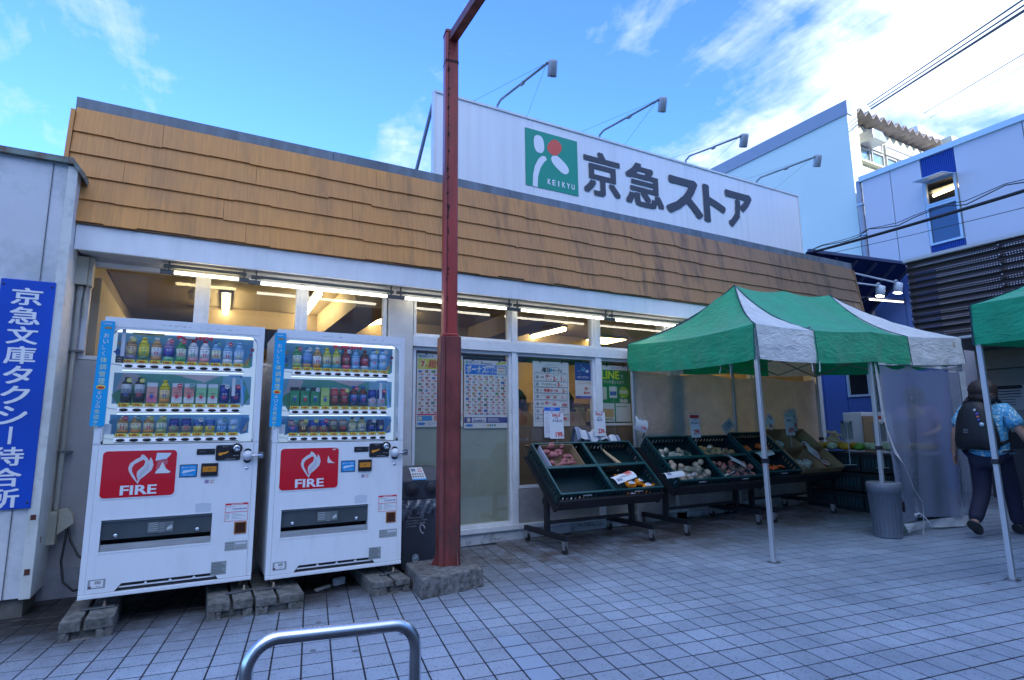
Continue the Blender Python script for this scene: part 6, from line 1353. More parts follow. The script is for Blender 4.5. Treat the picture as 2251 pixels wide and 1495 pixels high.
def crate(x0, wd, row, dz, label):
    t = thing('crate', (x0 + wd / 2, 4.66 + (.27 if row else 0), .685 + dz + (.235 if row else 0)), label, 'crate', 'dark green crates on the racks')
    T0 = slope_frame(x0, dz); v0 = row * SL / 2
    T = T0 @ Matrix.Translation((0, v0, 0)); d = SL / 2 - .006; h = -.145; th = .008; x1 = wd - .006
    def wall(ax, c0, c1, lo, hi, n):
        m = MB(T); pts = []
        # wall with a row of slots: top strip, bottom strip, ribs
        def b(u0, u1, z0, z1):
            if ax == 'x': m.box(u0, lo, z0, u1, hi, z1)
            else: m.box(lo, u0, z0, hi, u1, z1)
        b(c0, c1, h, h + .045); b(c0, c1, -.05, -.012)
        s_ = (c1 - c0) / n
        for k in range(n): b(c0 + k * s_ + s_ * .22, c0 + (k + 1) * s_ - s_ * .0 - s_ * .22, h + .0451, -.0501)
        b(c0, c0 + .012, h + .0451, -.0501); b(c1 - .012, c1, h + .0451, -.0501)
        o = m.build('crate_wall', crate_m, t); return o
    wall('x', 0, x1, 0, th, 13); wall('x', 0, x1, d - th, d, 13); wall('y', th, d - th, 0, th, 7); wall('y', th, d - th, x1 - th, x1, 7)
    m = MB(T); r0 = .014
    m.box(-.004, -.004, -.0118, x1 + .004, r0, 0.); m.box(-.004, d - r0, -.0118, x1 + .004, d + .004, 0.); m.box(-.004, r0, -.0118, r0, d - r0, 0.); m.box(x1 - r0, r0, -.0118, x1 + .004, d - r0, 0.)
    m.build('rim', rim_m, t)
    m = MB(T); k = th
    while k < x1 - .01: m.box(k, th, h, k + .009, d - th, h + .006); k += .017
    for y in (d * .33, d * .66): m.box(th, y, h - .004, x1 - th, y + .01, h - .0005)
    o = m.build('floor_slats', crate_m, t); o['kind'] = 'stuff'
    m = MB(T); m.box(x1 * .42, -.0062, -.045, x1 * .58, -.0045, -.030); m.build('white_tag', M('tag_white', (.6, .62, .66), .5), t)
    return T, x1, d, h
Tc = {}
cells = [('a', 3.075, .645, 0., 'on the rack nearest the post'), ('b', 3.72, .655, 0., 'on the rack nearest the post, right side'), ('c', 4.62, .69, .045, 'at left of the second rack'), ('d', 5.31, .70, .045, 'at right of the second rack'), ('e', 6.02, .69, .075, 'beside the cardboard trays')]
what = {('a', 0): 'nearly empty green crate with a few packs', ('a', 1): 'green crate holding the carton of sweet potatoes', ('b', 0): 'green crate with orange mesh bags', ('b', 1): 'green crate with one long yam', ('c', 0): 'green crate full of bagged potatoes', ('c', 1): 'green crate with bags of garlic', ('d', 0): 'green crate with bags of red onions', ('d', 1): 'green crate with bags of onions', ('e', 0): 'green crate of bagged carrots', ('e', 1): 'green crate with scattered orange packs'}
for c, x0, wd, dz, s_ in cells:
    for r in (0, 1): Tc[(c, r)] = crate(x0, wd, r, dz, what[(c, r)] + ' ' + s_)
def skin_m(name, c, rough=.6, var=.2, vs=30, **k): return M(name, c, rough, var=var, vs=vs, **k)
def put(key, u, v, h): T, x1, d, hh = Tc[key]; return T @ Vector((u * x1, v * d, hh + .006 + h))
def veg(name, key, u, v, r, mat_, label, cat, grp, rot=(0, 0, 0), jit=.06, lift=0., shape=None):
    c = put(key, u, v, r[2] if isinstance(r, tuple) else r) + Vector((0, 0, lift)); R = Matrix.Rotation(rot[2], 3, 'Z') @ Matrix.Rotation(rot[1], 3, 'Y') @ Matrix.Rotation(rot[0] + .716 * 0, 3, 'X')
    m = MB()
    if shape == 'spud':
        L_ = r[0]; pts = []; rad = []
        for k in range(7): s_ = k / 6 - .5; pts.append(Vector(c) + R @ Vector((s_ * 2 * L_, .012 * math.sin(s_ * 5), .008 * math.cos(s_ * 4)))); rad.append(max(.004, r[1] * math.sqrt(max(0, 1 - (2 * s_) ** 2)) * random.uniform(.88, 1.1)))
        m.tube(pts, rad, 9)
    else: m.blob(c, r, 10, 6, R, jit)
    o = m.build(name, mat_); tag(o, label, cat, grp); return o
sweet = skin_m('sweet_potato_skin', (.30, .10, .11), .65, .3, 25)
# carton with sweet potatoes
T, x1, d, hh = Tc[('a', 1)]
t = thing('carton', T @ Vector((.2, .1, hh)), 'open white-sided carton of sweet potatoes in the upper left crate', 'carton')
cb_m = M('brown_cardboard', (.30, .21, .12), .8, var=.1, vs=6); cbw = M('printed_carton_side', (.50, .55, .72), .6, var=.1, vs=12)
m = MB(T); a0_, b0_, a1_, b1_ = .08, .02, .50, d - .03
m.box(a0_, b0_, hh + .007, a0_ + .005, b1_, -.005); m.build('printed_side', cbw, t)
m = MB(T); m.box(a1_ - .005, b0_, hh + .007, a1_, b1_, -.01); m.box(a0_ + .005, b0_, hh + .007, a1_ - .005, b0_ + .005, -.015); m.box(a0_ + .005, b1_ - .005, hh + .007, a1_ - .005, b1_, .0); m.box(a0_ + .005, b0_ + .005, hh + .007, a1_ - .005, b1_ - .005, hh + .012); m.build('cardboard', cb_m, t)
for k, (u, v, L_, w, rz, lf) in enumerate(((.40, .80, .085, .036, .1, .085), (.58, .82, .055, .034, 1.0, .075), (.22, .55, .06, .030, -.3, .085), (.33, .42, .055, .034, -1.1, .08), (.48, .50, .06, .026, .8, .085), (.24, .22, .045, .028, -1.2, .055), (.45, .16, .085, .024, .05, .06), (.60, .42, .06, .024, -.7, .07), (.62, .20, .055, .022, -.5, .06), (.68, .35, .04, .026, .4, .05), (.52, .32, .06, .028, .3, .05), (.35, .60, .06, .03, .4, .055), (.5, .68, .07, .028, -.2, .06))):
    veg('sweet_potato', ('a', 1), u, v, (L_, w, w), sweet, ('large sweet potato at the top of the carton' if k == 0 else 'purple-red sweet potato heaped in the carton'), 'sweet potato', 'sweet potatoes in the carton', rot=(0, -.1, rz), shape='spud', lift=lf)
yam = skin_m('pale_yam', (.52, .36, .20), .7)
o = MB().tube([put(('b', 1), .46, .92, .05), put(('b', 1), .50, .75, .04), put(('b', 1), .62, .35, .03), put(('b', 1), .72, .08, .03)], [.010, .016, .023, .02], 10).build('long_yam', yam); tag(o, 'single long brown yam slanting in the upper right crate', 'yam')
for k, (u, v) in enumerate(((.08, .08), (.22, .06), (.35, .10), (.48, .06))): veg('ginger_pack', ('b', 1), u, v, (.045, .03, .022), yam, 'small pale root in its pack at the front of the crate', 'root pack', 'pale roots by the long yam', jit=.2, rot=(0, 0, k * .7))
bagwhite = glass_mat('clear_bag', (.9, .92, .95), 1.2, rough=.10, haze=.04, hcol=(.7, .72, .75))
orange_m = skin_m('orange_mesh_bag', (.75, .26, .01), .45, .25, 60)
for k, (u, v, rz) in enumerate(((.42, .72, .1), (.55, .42, -.3), (.60, .15, .2), (.74, .50, .5), (.86, .30, -.4), (.78, .12, .2), (.40, .04, 0))):
    t = thing('orange_pack', put(('b', 0), u, v, 0), 'orange mesh pack with white round label in the lower right crate', 'produce pack', 'orange mesh packs')
    c = put(('b', 0), u, v, .035); R = Matrix.Rotation(rz, 3, 'Z') @ Matrix.Rotation(.5, 3, 'X')
    m = MB(); m.blob(c, (.062, .045, .036), 12, 7, R, .05); m.blob(Vector(c) + R @ Vector((.06, .01, .012)), (.022, .012, .02), 6, 4, R, .2); m.blob(Vector(c) + R @ Vector((-.055, .018, .018)), (.02, .012, .016), 6, 4, R, .2); m.build('mesh_bag', orange_m, t)
    m = MB(); m.col = (.72, .74, .78); ctr = Vector(c) + R @ Vector((0, -.012, .0375)); n = 14
    m.add([ctr + R @ Vector((.036 * math.cos(a_ * 2 * math.pi / n), .027 * math.sin(a_ * 2 * math.pi / n), .004 - .01 * abs(math.cos(a_ * 2 * math.pi / n)))) for a_ in range(n)], [tuple(range(n))])
    m.col = (.1, .2, .5)
    for q in range(3): m.add([ctr + R @ Vector((x_, y_ - q * .009, .006)) for x_, y_ in ((-.022, .008), (.022, .008), (.022, .012), (-.022, .012))], [(0, 1, 2, 3)])
    m.build('label_sticker', PRINT, t)
for k, (u, v, c_) in enumerate(((.14, .04, (.35, .22, .15)), (.28, .03, (.6, .62, .68)), (.44, .06, (.3, .2, .12)), (.08, .10, (.2, .55, .65)))):
    veg('small_pack', ('a', 0), u, v, (.05, .025, .025), M('pack_%s' % ('brown', 'white', 'tan', 'cyan')[k], c_, .4, var=.3, vs=40), ('brown wrapped pack', 'white wrapped pack', 'tan wrapped pack', 'cyan capped pack')[k] + ' in the nearly empty crate', 'pack', 'packs in the nearly empty crate', jit=.15)
potato = skin_m('dusty_potato', (.40, .31, .22), .7, .3, 30); onion = skin_m('brown_onion', (.62, .28, .10), .4, .25, 30); redon = skin_m('red_onion', (.36, .13, .10), .45, .3, 30); garlic = skin_m('pale_garlic', (.56, .50, .40), .6, .3, 30); carrot = skin_m('carrot', (.80, .13, .03), .45, .2, 30)
pale_on = skin_m('pale_onion', (.62, .52, .36), .5)
def heap(key, mat_, n, u0, u1, v0, v1, r, name, label, cat, layers=2, alt=None, bag=True):
    rr = random.Random(hash(name) % 97 + n)
    for k in range(n):
        u = rr.uniform(u0, u1); v = v0 + (v1 - v0) * rr.random(); ly = k % layers
        veg(name, key, u, v, tuple(r * rr.uniform(.8, 1.15) for _ in range(3)), alt if (alt and rr.random() < .2) else mat_, label, cat, label, rot=(rr.random() * 3, rr.random() * 3, rr.random() * 3), lift=ly * r * 1.2, jit=.08)
    if bag:
        T, x1, d, hh = Tc[key]; vs = []; fs = []; nU, nV = 22, 14
        for i in range(nU + 1):
            for j in range(nV + 1):
                u = i / nU; v = j / nV; e = (math.sin(u * math.pi) * math.sin(v * math.pi)) ** .45
                vs.append(T @ Vector(((u0 - .05 + (u1 - u0 + .1) * u) * x1, (v0 - .08 + (v1 - v0 + .16) * v) * d, hh + .008 + e * (r * 2.3 + layers * r * .6) + rr.uniform(-.004, .005) * e)))
        for i in range(nU):
            for j in range(nV): a_ = i * (nV + 1) + j; fs.append((a_, a_ + nV + 1, a_ + nV + 2, a_ + 1))
        m = MB(); m.add(vs, fs, True); o = m.build('clear_bag', bagwhite); tag(o, 'clear plastic bag round the ' + label.split(' in ')[0], 'bag')
heap(('c', 0), potato, 34, .10, .88, .08, .74, .038, 'potato', 'dusty potato bagged in the lower left crate of the second rack', 'potato', 3)
heap(('c', 1), garlic, 18, .18, .56, .06, .50, .030, 'garlic_bulb', 'pale garlic bulb bagged in the upper left crate of the second rack', 'garlic', 2)
heap(('c', 1), potato, 8, .60, .85, .04, .55, .030, 'taro', 'brown taro bagged beside the garlic', 'taro', 2)
heap(('d', 1), onion, 22, .08, .85, .06, .52, .038, 'onion', 'brown onion in the upper right crate of the second rack', 'onion', 2, alt=pale_on)
heap(('d', 0), redon, 28, .06, .92, .10, .66, .037, 'red_onion', 'reddish onion bagged in the lower right crate of the second rack', 'onion', 3)
heap(('e', 1), carrot, 13, .15, .85, .08, .55, .034, 'tomato', 'red tomato in the crate left of the cardboard trays', 'tomato', 2, alt=pale_on, bag=False)
rr = random.Random(4)
for k in range(16):
    u, v = rr.uniform(.12, .85), rr.uniform(.15, .6)
    veg('carrot', ('e', 0), u, v, (rr.uniform(.05, .075), .017, .017), carrot, 'orange-red carrot heaped in the lower crate by the tent leg', 'carrot', 'carrots in the lower crate', rot=(0, rr.uniform(-.2, .2), rr.uniform(-.6, .6)), shape='spud', lift=(k % 3) * .022)
# cardboard trays with melons
tray_m = M('cardboard_tray', (.30, .19, .095), .8, var=.12, vs=5)
netm = M('netted_melon', (.42, .45, .34), .6, var=.3, vs=60); redf = M('red_produce', (.58, .06, .03), .4, var=.2, vs=20); film = M('white_film', (.62, .64, .68), .35)
for k, (x0, r) in enumerate(((6.72, 0), (7.12, 0), (6.72, 1), (7.12, 1))):
    T = slope_frame(x0, .085) @ Matrix.Translation((0, r * SL / 2, -.02)); t = thing('cardboard_tray', T @ Vector((.2, .15, -.1)), ('lower left', 'lower right', 'upper left', 'upper right')[k] + ' brown cardboard tray on the right-hand rack', 'tray', 'brown cardboard trays')
    d = SL / 2 - .01; w_ = .385
    for q, pts in enumerate(([(0, 0), (w_, 0)], [(w_, 0), (w_, d)], [(w_, d), (0, d)], [(0, d), (0, 0)])):
        (xa, ya), (xb, yb) = pts; cx, cy_ = w_ / 2, d / 2; f = 1.13
        m = MB(T); A = [Vector((xa, ya, -.12)), Vector((xb, yb, -.12)), Vector((cx + (xb - cx) * f, cy_ + (yb - cy_) * f * .98, .035)), Vector((cx + (xa - cx) * f, cy_ + (ya - cy_) * f * .98, .035))]
        nn = (A[1] - A[0]).cross(A[3] - A[0]).normalized() * .005; m.prism(A, nn); m.build('flap', tray_m, t)
    m = MB(T); m.box(0, 0, -.126, w_, d, -.12); m.build('base', tray_m, t)
    spec = (('melon', netm, 2, .07), ('tomato_pack', redf, 2, .05), ('melon', netm, 1, .07), ('tomato_pack', redf, 2, .055))[k]
    for q in range(spec[2]):
        c = T @ Vector((w_ * (.3 + .4 * q), d * .4, -.12 + spec[3] * .8)); m = MB(); m.blob(c, (spec[3], spec[3] * .9, spec[3] * .8), 12, 8, None, .03); o = m.build(spec[0], spec[1]); tag(o, ('netted melon resting in the %s cardboard tray' if spec[0] == 'melon' else 'red produce pack in the %s cardboard tray') % ('lower left', 'lower right', 'upper left', 'upper right')[k], spec[0].replace('_', ' '), 'goods in the cardboard trays')
        m = MB(); R = Matrix.Rotation(.6, 3, 'X'); n = 16; m.tube([Vector(c) + R @ Vector((.05 * math.cos(a_ * 2 * math.pi / n), .05 * math.sin(a_ * 2 * math.pi / n), spec[3] * .72)) for a_ in range(n + 1)], .007, 5); o.name; q_ = m.build('white_band', film, None); q_.parent = o
# ---------------------------------------------------------------- price cards
def card(name, c, w, h, ux, uz, lines, label, head=None, clip=True, back=None, curl=.0):
    """card centred at c, text lines: (text, u0, v0, u1, v1, colour)"""
    ux = Vector(ux).normalized(); uz = Vector(uz); uz = (uz - ux * uz.dot(ux)).normalized(); nrm_ = ux.cross(uz).normalized(); c = Vector(c)
    t = thing(name, c - uz * h / 2, label, 'price card', 'price cards on the stalls'); o = c - ux * w / 2 - uz * h / 2
    m = MB(); m.col = back or (.66, .68, .72); n = 8; vs = []
    f = lambda s_: nrm_ * (curl * 4 * s_ * (1 - s_) * -1)
    for k in range(n + 1): s_ = k / n; vs += [o + uz * h * s_ + f(s_), o + ux * w + uz * h * s_ + f(s_)]
    m.add(vs, [(2 * k, 2 * k + 1, 2 * k + 3, 2 * k + 2) for k in range(n)]); m.build('card', PRINT, t)
    m = MB(); eps = nrm_ * .0012
    if head: m.col = head; s0, s1 = .82, .97; m.add([o + ux * w * .03 + uz * h * s0 + f(s0) + eps, o + ux * w * .97 + uz * h * s0 + f(s0) + eps, o + ux * w * .97 + uz * h * s1 + f(s1) + eps, o + ux * w * .03 + uz * h * s1 + f(s1) + eps], [(0, 1, 2, 3)])
    for (tx, u0, v0, u1, v1, col) in lines:
        vm_ = (v0 + v1) / 2; m.text(tx, o + ux * w * u0 + uz * h * v0 + f(vm_) + eps * 2, ux, uz, w=w * (u1 - u0), h=h * (v1 - v0), bold=.03, col=col)
    m.build('print', PRINT, t)
    if clip:
        for s_ in (.2, .8): m = MB(); p = o + ux * w * s_ + uz * h; m.bar(p - uz * .008, p + uz * .014, .008, .006); m.build('clip', chrome_s, t)
        m = MB(); m.tube([o + uz * (h + .010) - ux * .03, o + uz * (h + .010) + ux * (w + .03)], .0025, 5); m.tube([c + nrm_ * -.006 + uz * h / 2, c + nrm_ * -.006 - uz * (h / 2 + .16)], .003, 5); m.build('holder_rod', chrome_s, t)
    return t
RD = (.62, .03, .03); IK = (.06, .07, .2)
card('price_card', (3.42, 5.24, 1.33), .18, .275, (1, .0, .0), (0, .05, 1), [('SALE', .22, .86, .78, .97, RD), ('鹿児島県産', .38, .79, .62, .82, IK), ('さつまいも', .22, .64, .90, .74, IK), ('199', .40, .06, .86, .26, RD), ('円', .88, .06, .97, .13, RD)], 'white SALE price card for sweet potatoes reading 199 yen')
card('price_card', (3.985, 5.22, 1.345), .16, .265, (1, .02, .0), (0, .05, 1), [('SALE', .20, .87, .76, .97, RD), ('青森県産', .35, .77, .62, .80, IK), ('長いも', .28, .63, .72, .73, IK), ('239', .32, .12, .84, .30, RD), ('円', .86, .13, .95, .19, RD)], 'white SALE price card for long yam reading 239 yen')
card('price_card', (3.86, 4.69, .80), .27, .12, (1, .05, .22), (-.2, .9, .45), [('299', .60, .35, .90, .85, RD), ('SALE', .06, .15, .30, .5, IK), ('やさい', .34, .3, .56, .6, IK)], 'curled white price card lying on the lower crate rim, reading 299', clip=False, curl=-.02)
card('price_card', (4.56, 5.20, 1.335), .20, .15, (.96, .05, -.30), (.28, .1, .95), [('SALE', .15, .78, .62, .95, IK), ('199', .50, .18, .85, .42, RD), ('円', .88, .18, .95, .28, RD)], 'white price card tilted on a black clip, reading 199, left of the tent', clip=False, curl=-.025)
m = MB(); m.tube([(4.64, 5.20, 1.27), (4.62, 5.22, 1.22), (4.60, 5.22, 1.18)], .01, 6); o = m.build('card_clip', blackp); tag(o, 'black swivel clip holding the tilted 199 card', 'clip')
card('price_card', (4.47, 4.62, .80), .26, .10, (1, .0, .06), (0, .75, .35), [('SALE', .1, .2, .3, .6, IK)], 'blank-looking white card bent over the gap between two racks', clip=False, curl=-.03)
card('price_card', (5.40, 5.16, 1.315), .165, .285, (1, .02, .0), (0, .05, 1), [('大阪市場', .30, .73, .70, .78, IK), ('新たまねぎ', .12, .58, .90, .67, IK), ('299', .30, .14, .84, .34, RD), ('円', .86, .15, .96, .21, RD)], 'white price card with red band reading 299 yen', head=(.45, .03, .03))
card('price_card', (5.63, 4.80, .90), .30, .14, (.93, .1, -.33), (.25, .85, .30), [('98', .60, .12, .85, .42, RD), ('SALE', .12, .6, .4, .9, IK), ('円', .88, .12, .95, .25, RD)], 'tilted white card over the potatoes reading 98 yen', clip=False, curl=-.03)
card('price_card', (6.17, 4.80, .965), .30, .11, (1, .1, .10), (.0, .75, .40), [('199', .48, .30, .80, .8, RD), ('円', .84, .3, .92, .55, RD)], 'white card behind the front tent leg reading 199 yen', clip=False, curl=-.02)
card('price_card', (5.98, 5.16, 1.31), .22, .13, (.85, .05, .50), (-.45, .15, .85), [('158', .25, .3, .8, .8, (.12, .12, .2))], 'grey card seen edge-on, tilted against the cloth, reading 158', clip=False, back=(.34, .35, .36))
card('price_card', (6.72, 5.10, 1.36), .17, .17, (.75, .05, -.55), (.55, .05, .8), [('99', .55, .10, .9, .4, RD), ('SALE', .15, .7, .6, .88, IK)], 'diamond-tilted white price card just behind the front tent leg', clip=False)
card('price_card', (7.05, 5.05, 1.325), .20, .30, (1, .02, .0), (0, .05, 1), [('新茨城メロン', .20, .62, .88, .72, IK), ('699', .32, .12, .86, .34, RD), ('円', .88, .13, .97, .20, RD)], 'white melon price card in front reading 699 yen', head=(.50, .55, .52))
card('price_card', (7.28, 5.16, 1.38), .18, .30, (1, .02, .0), (.06, .05, 1), [('茨城メロン', .25, .66, .88, .75, IK), ('699', .32, .15, .86, .36, RD)], 'greyer melon price card behind the front one reading 699 yen', back=(.46, .48, .50))
card('price_card', (7.06, 4.78, .99), .30, .20, (.88, .05, -.42), (.42, .62, .65), [('198', .50, .12, .86, .36, RD), ('ミニトマト', .12, .62, .66, .80, IK), ('円', .88, .12, .96, .22, RD)], 'tilted white price card over the cardboard trays reading 198', clip=False, curl=-.02)
# folded cloth bags behind the first rack
t = thing('folded_bag', (3.85, 5.33, 1.18), 'striped folded cloth heaped behind the upper right crate', 'cloth')
m = MB(); vs = []; fs = []; nU, nV = 26, 10
for i in range(nU + 1):
    for j in range(nV + 1):
        u, v = i / nU, j / nV; vs.append((3.68 + .60 * u, 5.22 + .16 * v, 1.10 + .19 * math.sin(math.pi * min(1, v * .9 + .12)) * (1 - .45 * u ** 2) + .022 * math.sin(u * 13 + v * 2) + .01 * math.sin(u * 31)))
for i in range(nU):
    for j in range(nV):
        a_ = i * (nV + 1) + j; m.col = (.50, .53, .60) if (i // 2) % 3 else (.16, .20, .30); m.add([vs[a_], vs[a_ + nV + 1], vs[a_ + nV + 2], vs[a_ + 1]], [(0, 1, 2, 3)], True)
m.build('cloth', PRINT, t)

# ================================================================ TENTS
from mathutils import noise as mnoise
fab = {}
def fabric(name, c, tr):
    m = bpy.data.materials.new(name); m.use_nodes = True; t = m.node_tree; t.nodes.clear()
    o = t.nodes.new('ShaderNodeOutputMaterial'); d = t.nodes.new('ShaderNodeBsdfPrincipled'); d.inputs['Roughness'].default_value = .6; d.inputs['Sheen Weight'].default_value = .35
    tl = t.nodes.new('ShaderNodeBsdfTranslucent'); mx = t.nodes.new('ShaderNodeMixShader'); mx.inputs[0].default_value = tr
    geo = t.nodes.new('ShaderNodeNewGeometry'); n = t.nodes.new('ShaderNodeTexNoise'); n.inputs['Scale'].default_value = 5; n.inputs['Detail'].default_value = 8; n.inputs['Roughness'].default_value = .65; t.links.new(geo.outputs['Position'], n.inputs['Vector'])
    mr = t.nodes.new('ShaderNodeMapRange'); t.links.new(n.outputs[0], mr.inputs[0]); mr.inputs[1].default_value = .3; mr.inputs[2].default_value = .7; mr.inputs[3].default_value = .82; mr.inputs[4].default_value = 1.1
    vm = t.nodes.new('ShaderNodeVectorMath'); vm.operation = 'SCALE'; vm.inputs[0].default_value = c; t.links.new(mr.outputs[0], vm.inputs['Scale']); t.links.new(vm.outputs[0], d.inputs['Base Color']); t.links.new(vm.outputs[0], tl.inputs[0])
    bp = t.nodes.new('ShaderNodeBump'); bp.inputs['Strength'].default_value = .7; bp.inputs['Distance'].default_value = .03
    n2 = t.nodes.new('ShaderNodeTexNoise'); n2.inputs['Scale'].default_value = 9; n2.inputs['Detail'].default_value = 5; n2.inputs['Distortion'].default_value = 1.2
    mp_ = t.nodes.new('ShaderNodeMapping'); mp_.inputs['Scale'].default_value = (.6, .6, 1.8); t.links.new(geo.outputs['Position'], mp_.inputs[0]); t.links.new(mp_.outputs[0], n2.inputs['Vector'])
    t.links.new(n2.outputs[0], bp.inputs['Height']); t.links.new(bp.outputs[0], d.inputs['Normal'])
    t.links.new(d.outputs[0], mx.inputs[1]); t.links.new(tl.outputs[0], mx.inputs[2]); t.links.new(mx.outputs[0], o.inputs[0]); return m
greenf = fabric('green_tent_fabric', (.0, .42, .20), .26); whitef = fabric('white_tent_fabric', (.86, .87, .88), .24)
piping = M('dark_piping', (.01, .06, .09), .6)
def lerp(a, b, s_): return a + (b - a) * s_
def tent_side(parent, E, ridge_fn, cols, name, val=.33, n=40, ns=12, sag=.11, mid=None, wrinkle=.006, droop=.0):
    """E: eave polyline fn(t); ridge_fn(t); cols: [(t0,t1,material)]"""
    for (t0, t1, mt) in cols:
        k = max(3, int(n * (t1 - t0))); vs = []; fs = []
        for i in range(k + 1):
            t_ = t0 + (t1 - t0) * i / k; e = E(t_); r = ridge_fn(t_)
            for j in range(ns + 1):
                s_ = j / ns; p = lerp(r, e, s_); sg = sag * 4 * s_ * (1 - s_) * (.75 + .25 * (1 - s_)); 
                if mid is not None: sg *= 1 - .28 * math.exp(-((t_ - mid) / .05) ** 2) * s_
                p = p + Vector((0, 0, -sg + wrinkle * math.sin(t_ * 55 + s_ * 9) * s_ * (1 - s_) * 3 + .030 * min(1, 6 * s_ * (1 - s_)) * mnoise.noise(Vector((p.x * 1.6, p.y * 4 + s_ * 3, 3))) + .010 * min(1, 6 * s_ * (1 - s_)) * mnoise.noise(p * 9))); vs.append(p)
        for i in range(k):
            for j in range(ns): a_ = i * (ns + 1) + j; fs.append((a_, a_ + 1, a_ + ns + 2, a_ + ns + 1))
        m = MB(); m.add(vs, fs, True); m.build('roof_panel', mt, parent)
        vs = []; fs = []
        for i in range(k + 1):
            t_ = t0 + (t1 - t0) * i / k; e = E(t_); d_ = (E(min(1, t_ + .01)) - E(max(0, t_ - .01))).normalized(); out = d_.cross(Z_) 
            for j in range(7):
                s_ = j / 6; w_ = .010 * math.sin(t_ * 38 + 1) * s_ + .006 * math.sin(t_ * 90 + s_ * 4) * s_ + .018 * s_ * math.sin(s_ * 2.4) + .022 * s_ * mnoise.noise(Vector((e.x * 4, e.y * 4, s_ * 3))) + .008 * mnoise.noise(Vector((e.x * 12, e.y * 12, s_ * 8)))
                vs.append(e + out * (w_ + .004) - Vector((0, 0, val * s_ * (1 - droop * math.sin(math.pi * ((t_ * 2) % 1))))))
        for i in range(k):
            for j in range(6): a_ = i * 7 + j; fs.append((a_, a_ + 1, a_ + 8, a_ + 7))
        m = MB(); m.add(vs, fs, True); m.build('valance', mt, parent)
    for t_ in sorted({c[0] for c in cols} | {c[1] for c in cols}):
        e = E(t_); r = ridge_fn(t_); pts = []
        for j in range(ns + 1): s_ = j / ns; pts.append(lerp(r, e, s_) + Vector((0, 0, -sag * 4 * s_ * (1 - s_) * (.75 + .25 * (1 - s_)) + .004)))
        MB().tube(pts, .006, 5).build('piping', piping, parent)
        d_ = (E(min(1, t_ + .01)) - E(max(0, t_ - .01))).normalized(); out = d_.cross(Z_)
        MB().tube([e + out * .012, e + out * .03 - Vector((0, 0, val))], .004, 4).build('piping', piping, parent)
leg_m = M('anodised_leg', (.55, .57, .60), .35, .5, var=.06, vs=3)
def leg(parent, foot, top, label=None):
    f = Vector(foot); tp = Vector(top); m = MB(); m.bar(f, tp, .036, .036, up=(0, 1, 0)); o = m.build('leg', leg_m, parent, bevel=.003)
    for dx in (-.0185, .0185): m = MB(); m.bar(f + Vector((dx * .4, -.0183, .03)), tp + Vector((dx * .4, -.0183, 0)), .004, .003, up=(0, 1, 0)); m.build('leg_groove', steel_d, o if False else parent)
    m = MB(); m.box(f.x - .045, f.y - .04, f.z - .002, f.x + .045, f.y + .04, f.z + .005); m.build('foot_plate', steel_d, parent)
    mm = lerp(f, tp, .42); m = MB(); m.box(mm.x - .024, mm.y - .024, mm.z - .02, mm.x + .03, mm.y + .024, mm.z + .02); m.build('slider', blackp, parent)
tent = thing('market_tent', (6.3, 4.4, .14), 'green and white pop-up tent over the produce racks', 'tent')
B = Vector((4.46, 3.47, 2.24)); Mi = Vector((6.42, 3.54, 2.315)); Cc = Vector((8.21, 3.45, 2.36)); A = Vector((4.62, 5.42, 2.32)); D = Vector((8.33, 5.45, 2.40))
P1, P2, P3 = Vector((5.43, 4.45, 2.935)), Vector((6.33, 4.45, 2.965)), Vector((7.27, 4.46, 3.01))
tm = (Mi - B).length / ((Mi - B).length + (Cc - Mi).length)
def E_front(t_):
    if t_ < tm: s_ = t_ / tm; p = lerp(B, Mi, s_)
    else: s_ = (t_ - tm) / (1 - tm); p = lerp(Mi, Cc, s_)
    return p - Vector((0, 0, .030 * math.sin(math.pi * s_) ** .8))
w1, w2 = .245, .705
def rfn(t_):
    if t_ <= w1: return P1.copy()
    if t_ >= w2: return P3.copy()
    s_ = (t_ - w1) / (w2 - w1); p = lerp(P1, P2, s_ * 2) if s_ < .5 else lerp(P2, P3, s_ * 2 - 1)
    return p - Vector((0, 0, .045 * abs(math.sin(2 * math.pi * s_))))
tent_side(tent, E_front, rfn, [(0, w1, whitef), (w1, w2, greenf), (w2, 1, whitef)], 'front', mid=tm, n=56)
def E_back(t_): return lerp(D, A, t_) - Vector((0, 0, .03 * math.sin(math.pi * ((t_ * 2) % 1))))
tent_side(tent, E_back, lambda t_: rfn(1 - t_), [(0, 1 - w2, whitef), (1 - w2, 1 - w1, greenf), (1 - w1, 1, whitef)], 'back', n=40)
def E_left(t_): return lerp(A, B, t_) - Vector((0, 0, .045 * math.sin(math.pi * t_) ** .8))
tent_side(tent, E_left, lambda t_: P1.copy(), [(0, 1, greenf)], 'left', n=30, sag=.12)
def E_right(t_): return lerp(Cc, D, t_) - Vector((0, 0, .045 * math.sin(math.pi * t_)))
tent_side(tent, E_right, lambda t_: P3.copy(), [(0, 1, greenf)], 'right', n=24, sag=.12)
def foot_of(p, dx=0, dy=0): return (p.x + dx, p.y + dy, gz(p.x, p.y) + .002)
Bf = (4.515, 3.50, gz(4.5, 3.5) + .002)
leg(tent, Bf, (4.478, 3.49, 2.2)); leg(tent, (6.45, 3.585, gz(6.45, 3.58) + .03), (6.43, 3.565, 2.28)); leg(tent, (8.20, 3.50, gz(8.2, 3.5)), (8.19, 3.48, 2.32)); leg(tent, (4.65, 5.40, gz(4.6, 5.4)), (4.64, 5.40, 2.28)); leg(tent, (8.28, 5.42, gz(8.3, 5.4)), (8.28, 5.42, 2.36)); leg(tent, (6.43, 5.42, gz(6.4, 5.4)), (6.43, 5.42, 2.34))
trm = M('tent_truss', (.28, .29, .31), .4, .6)
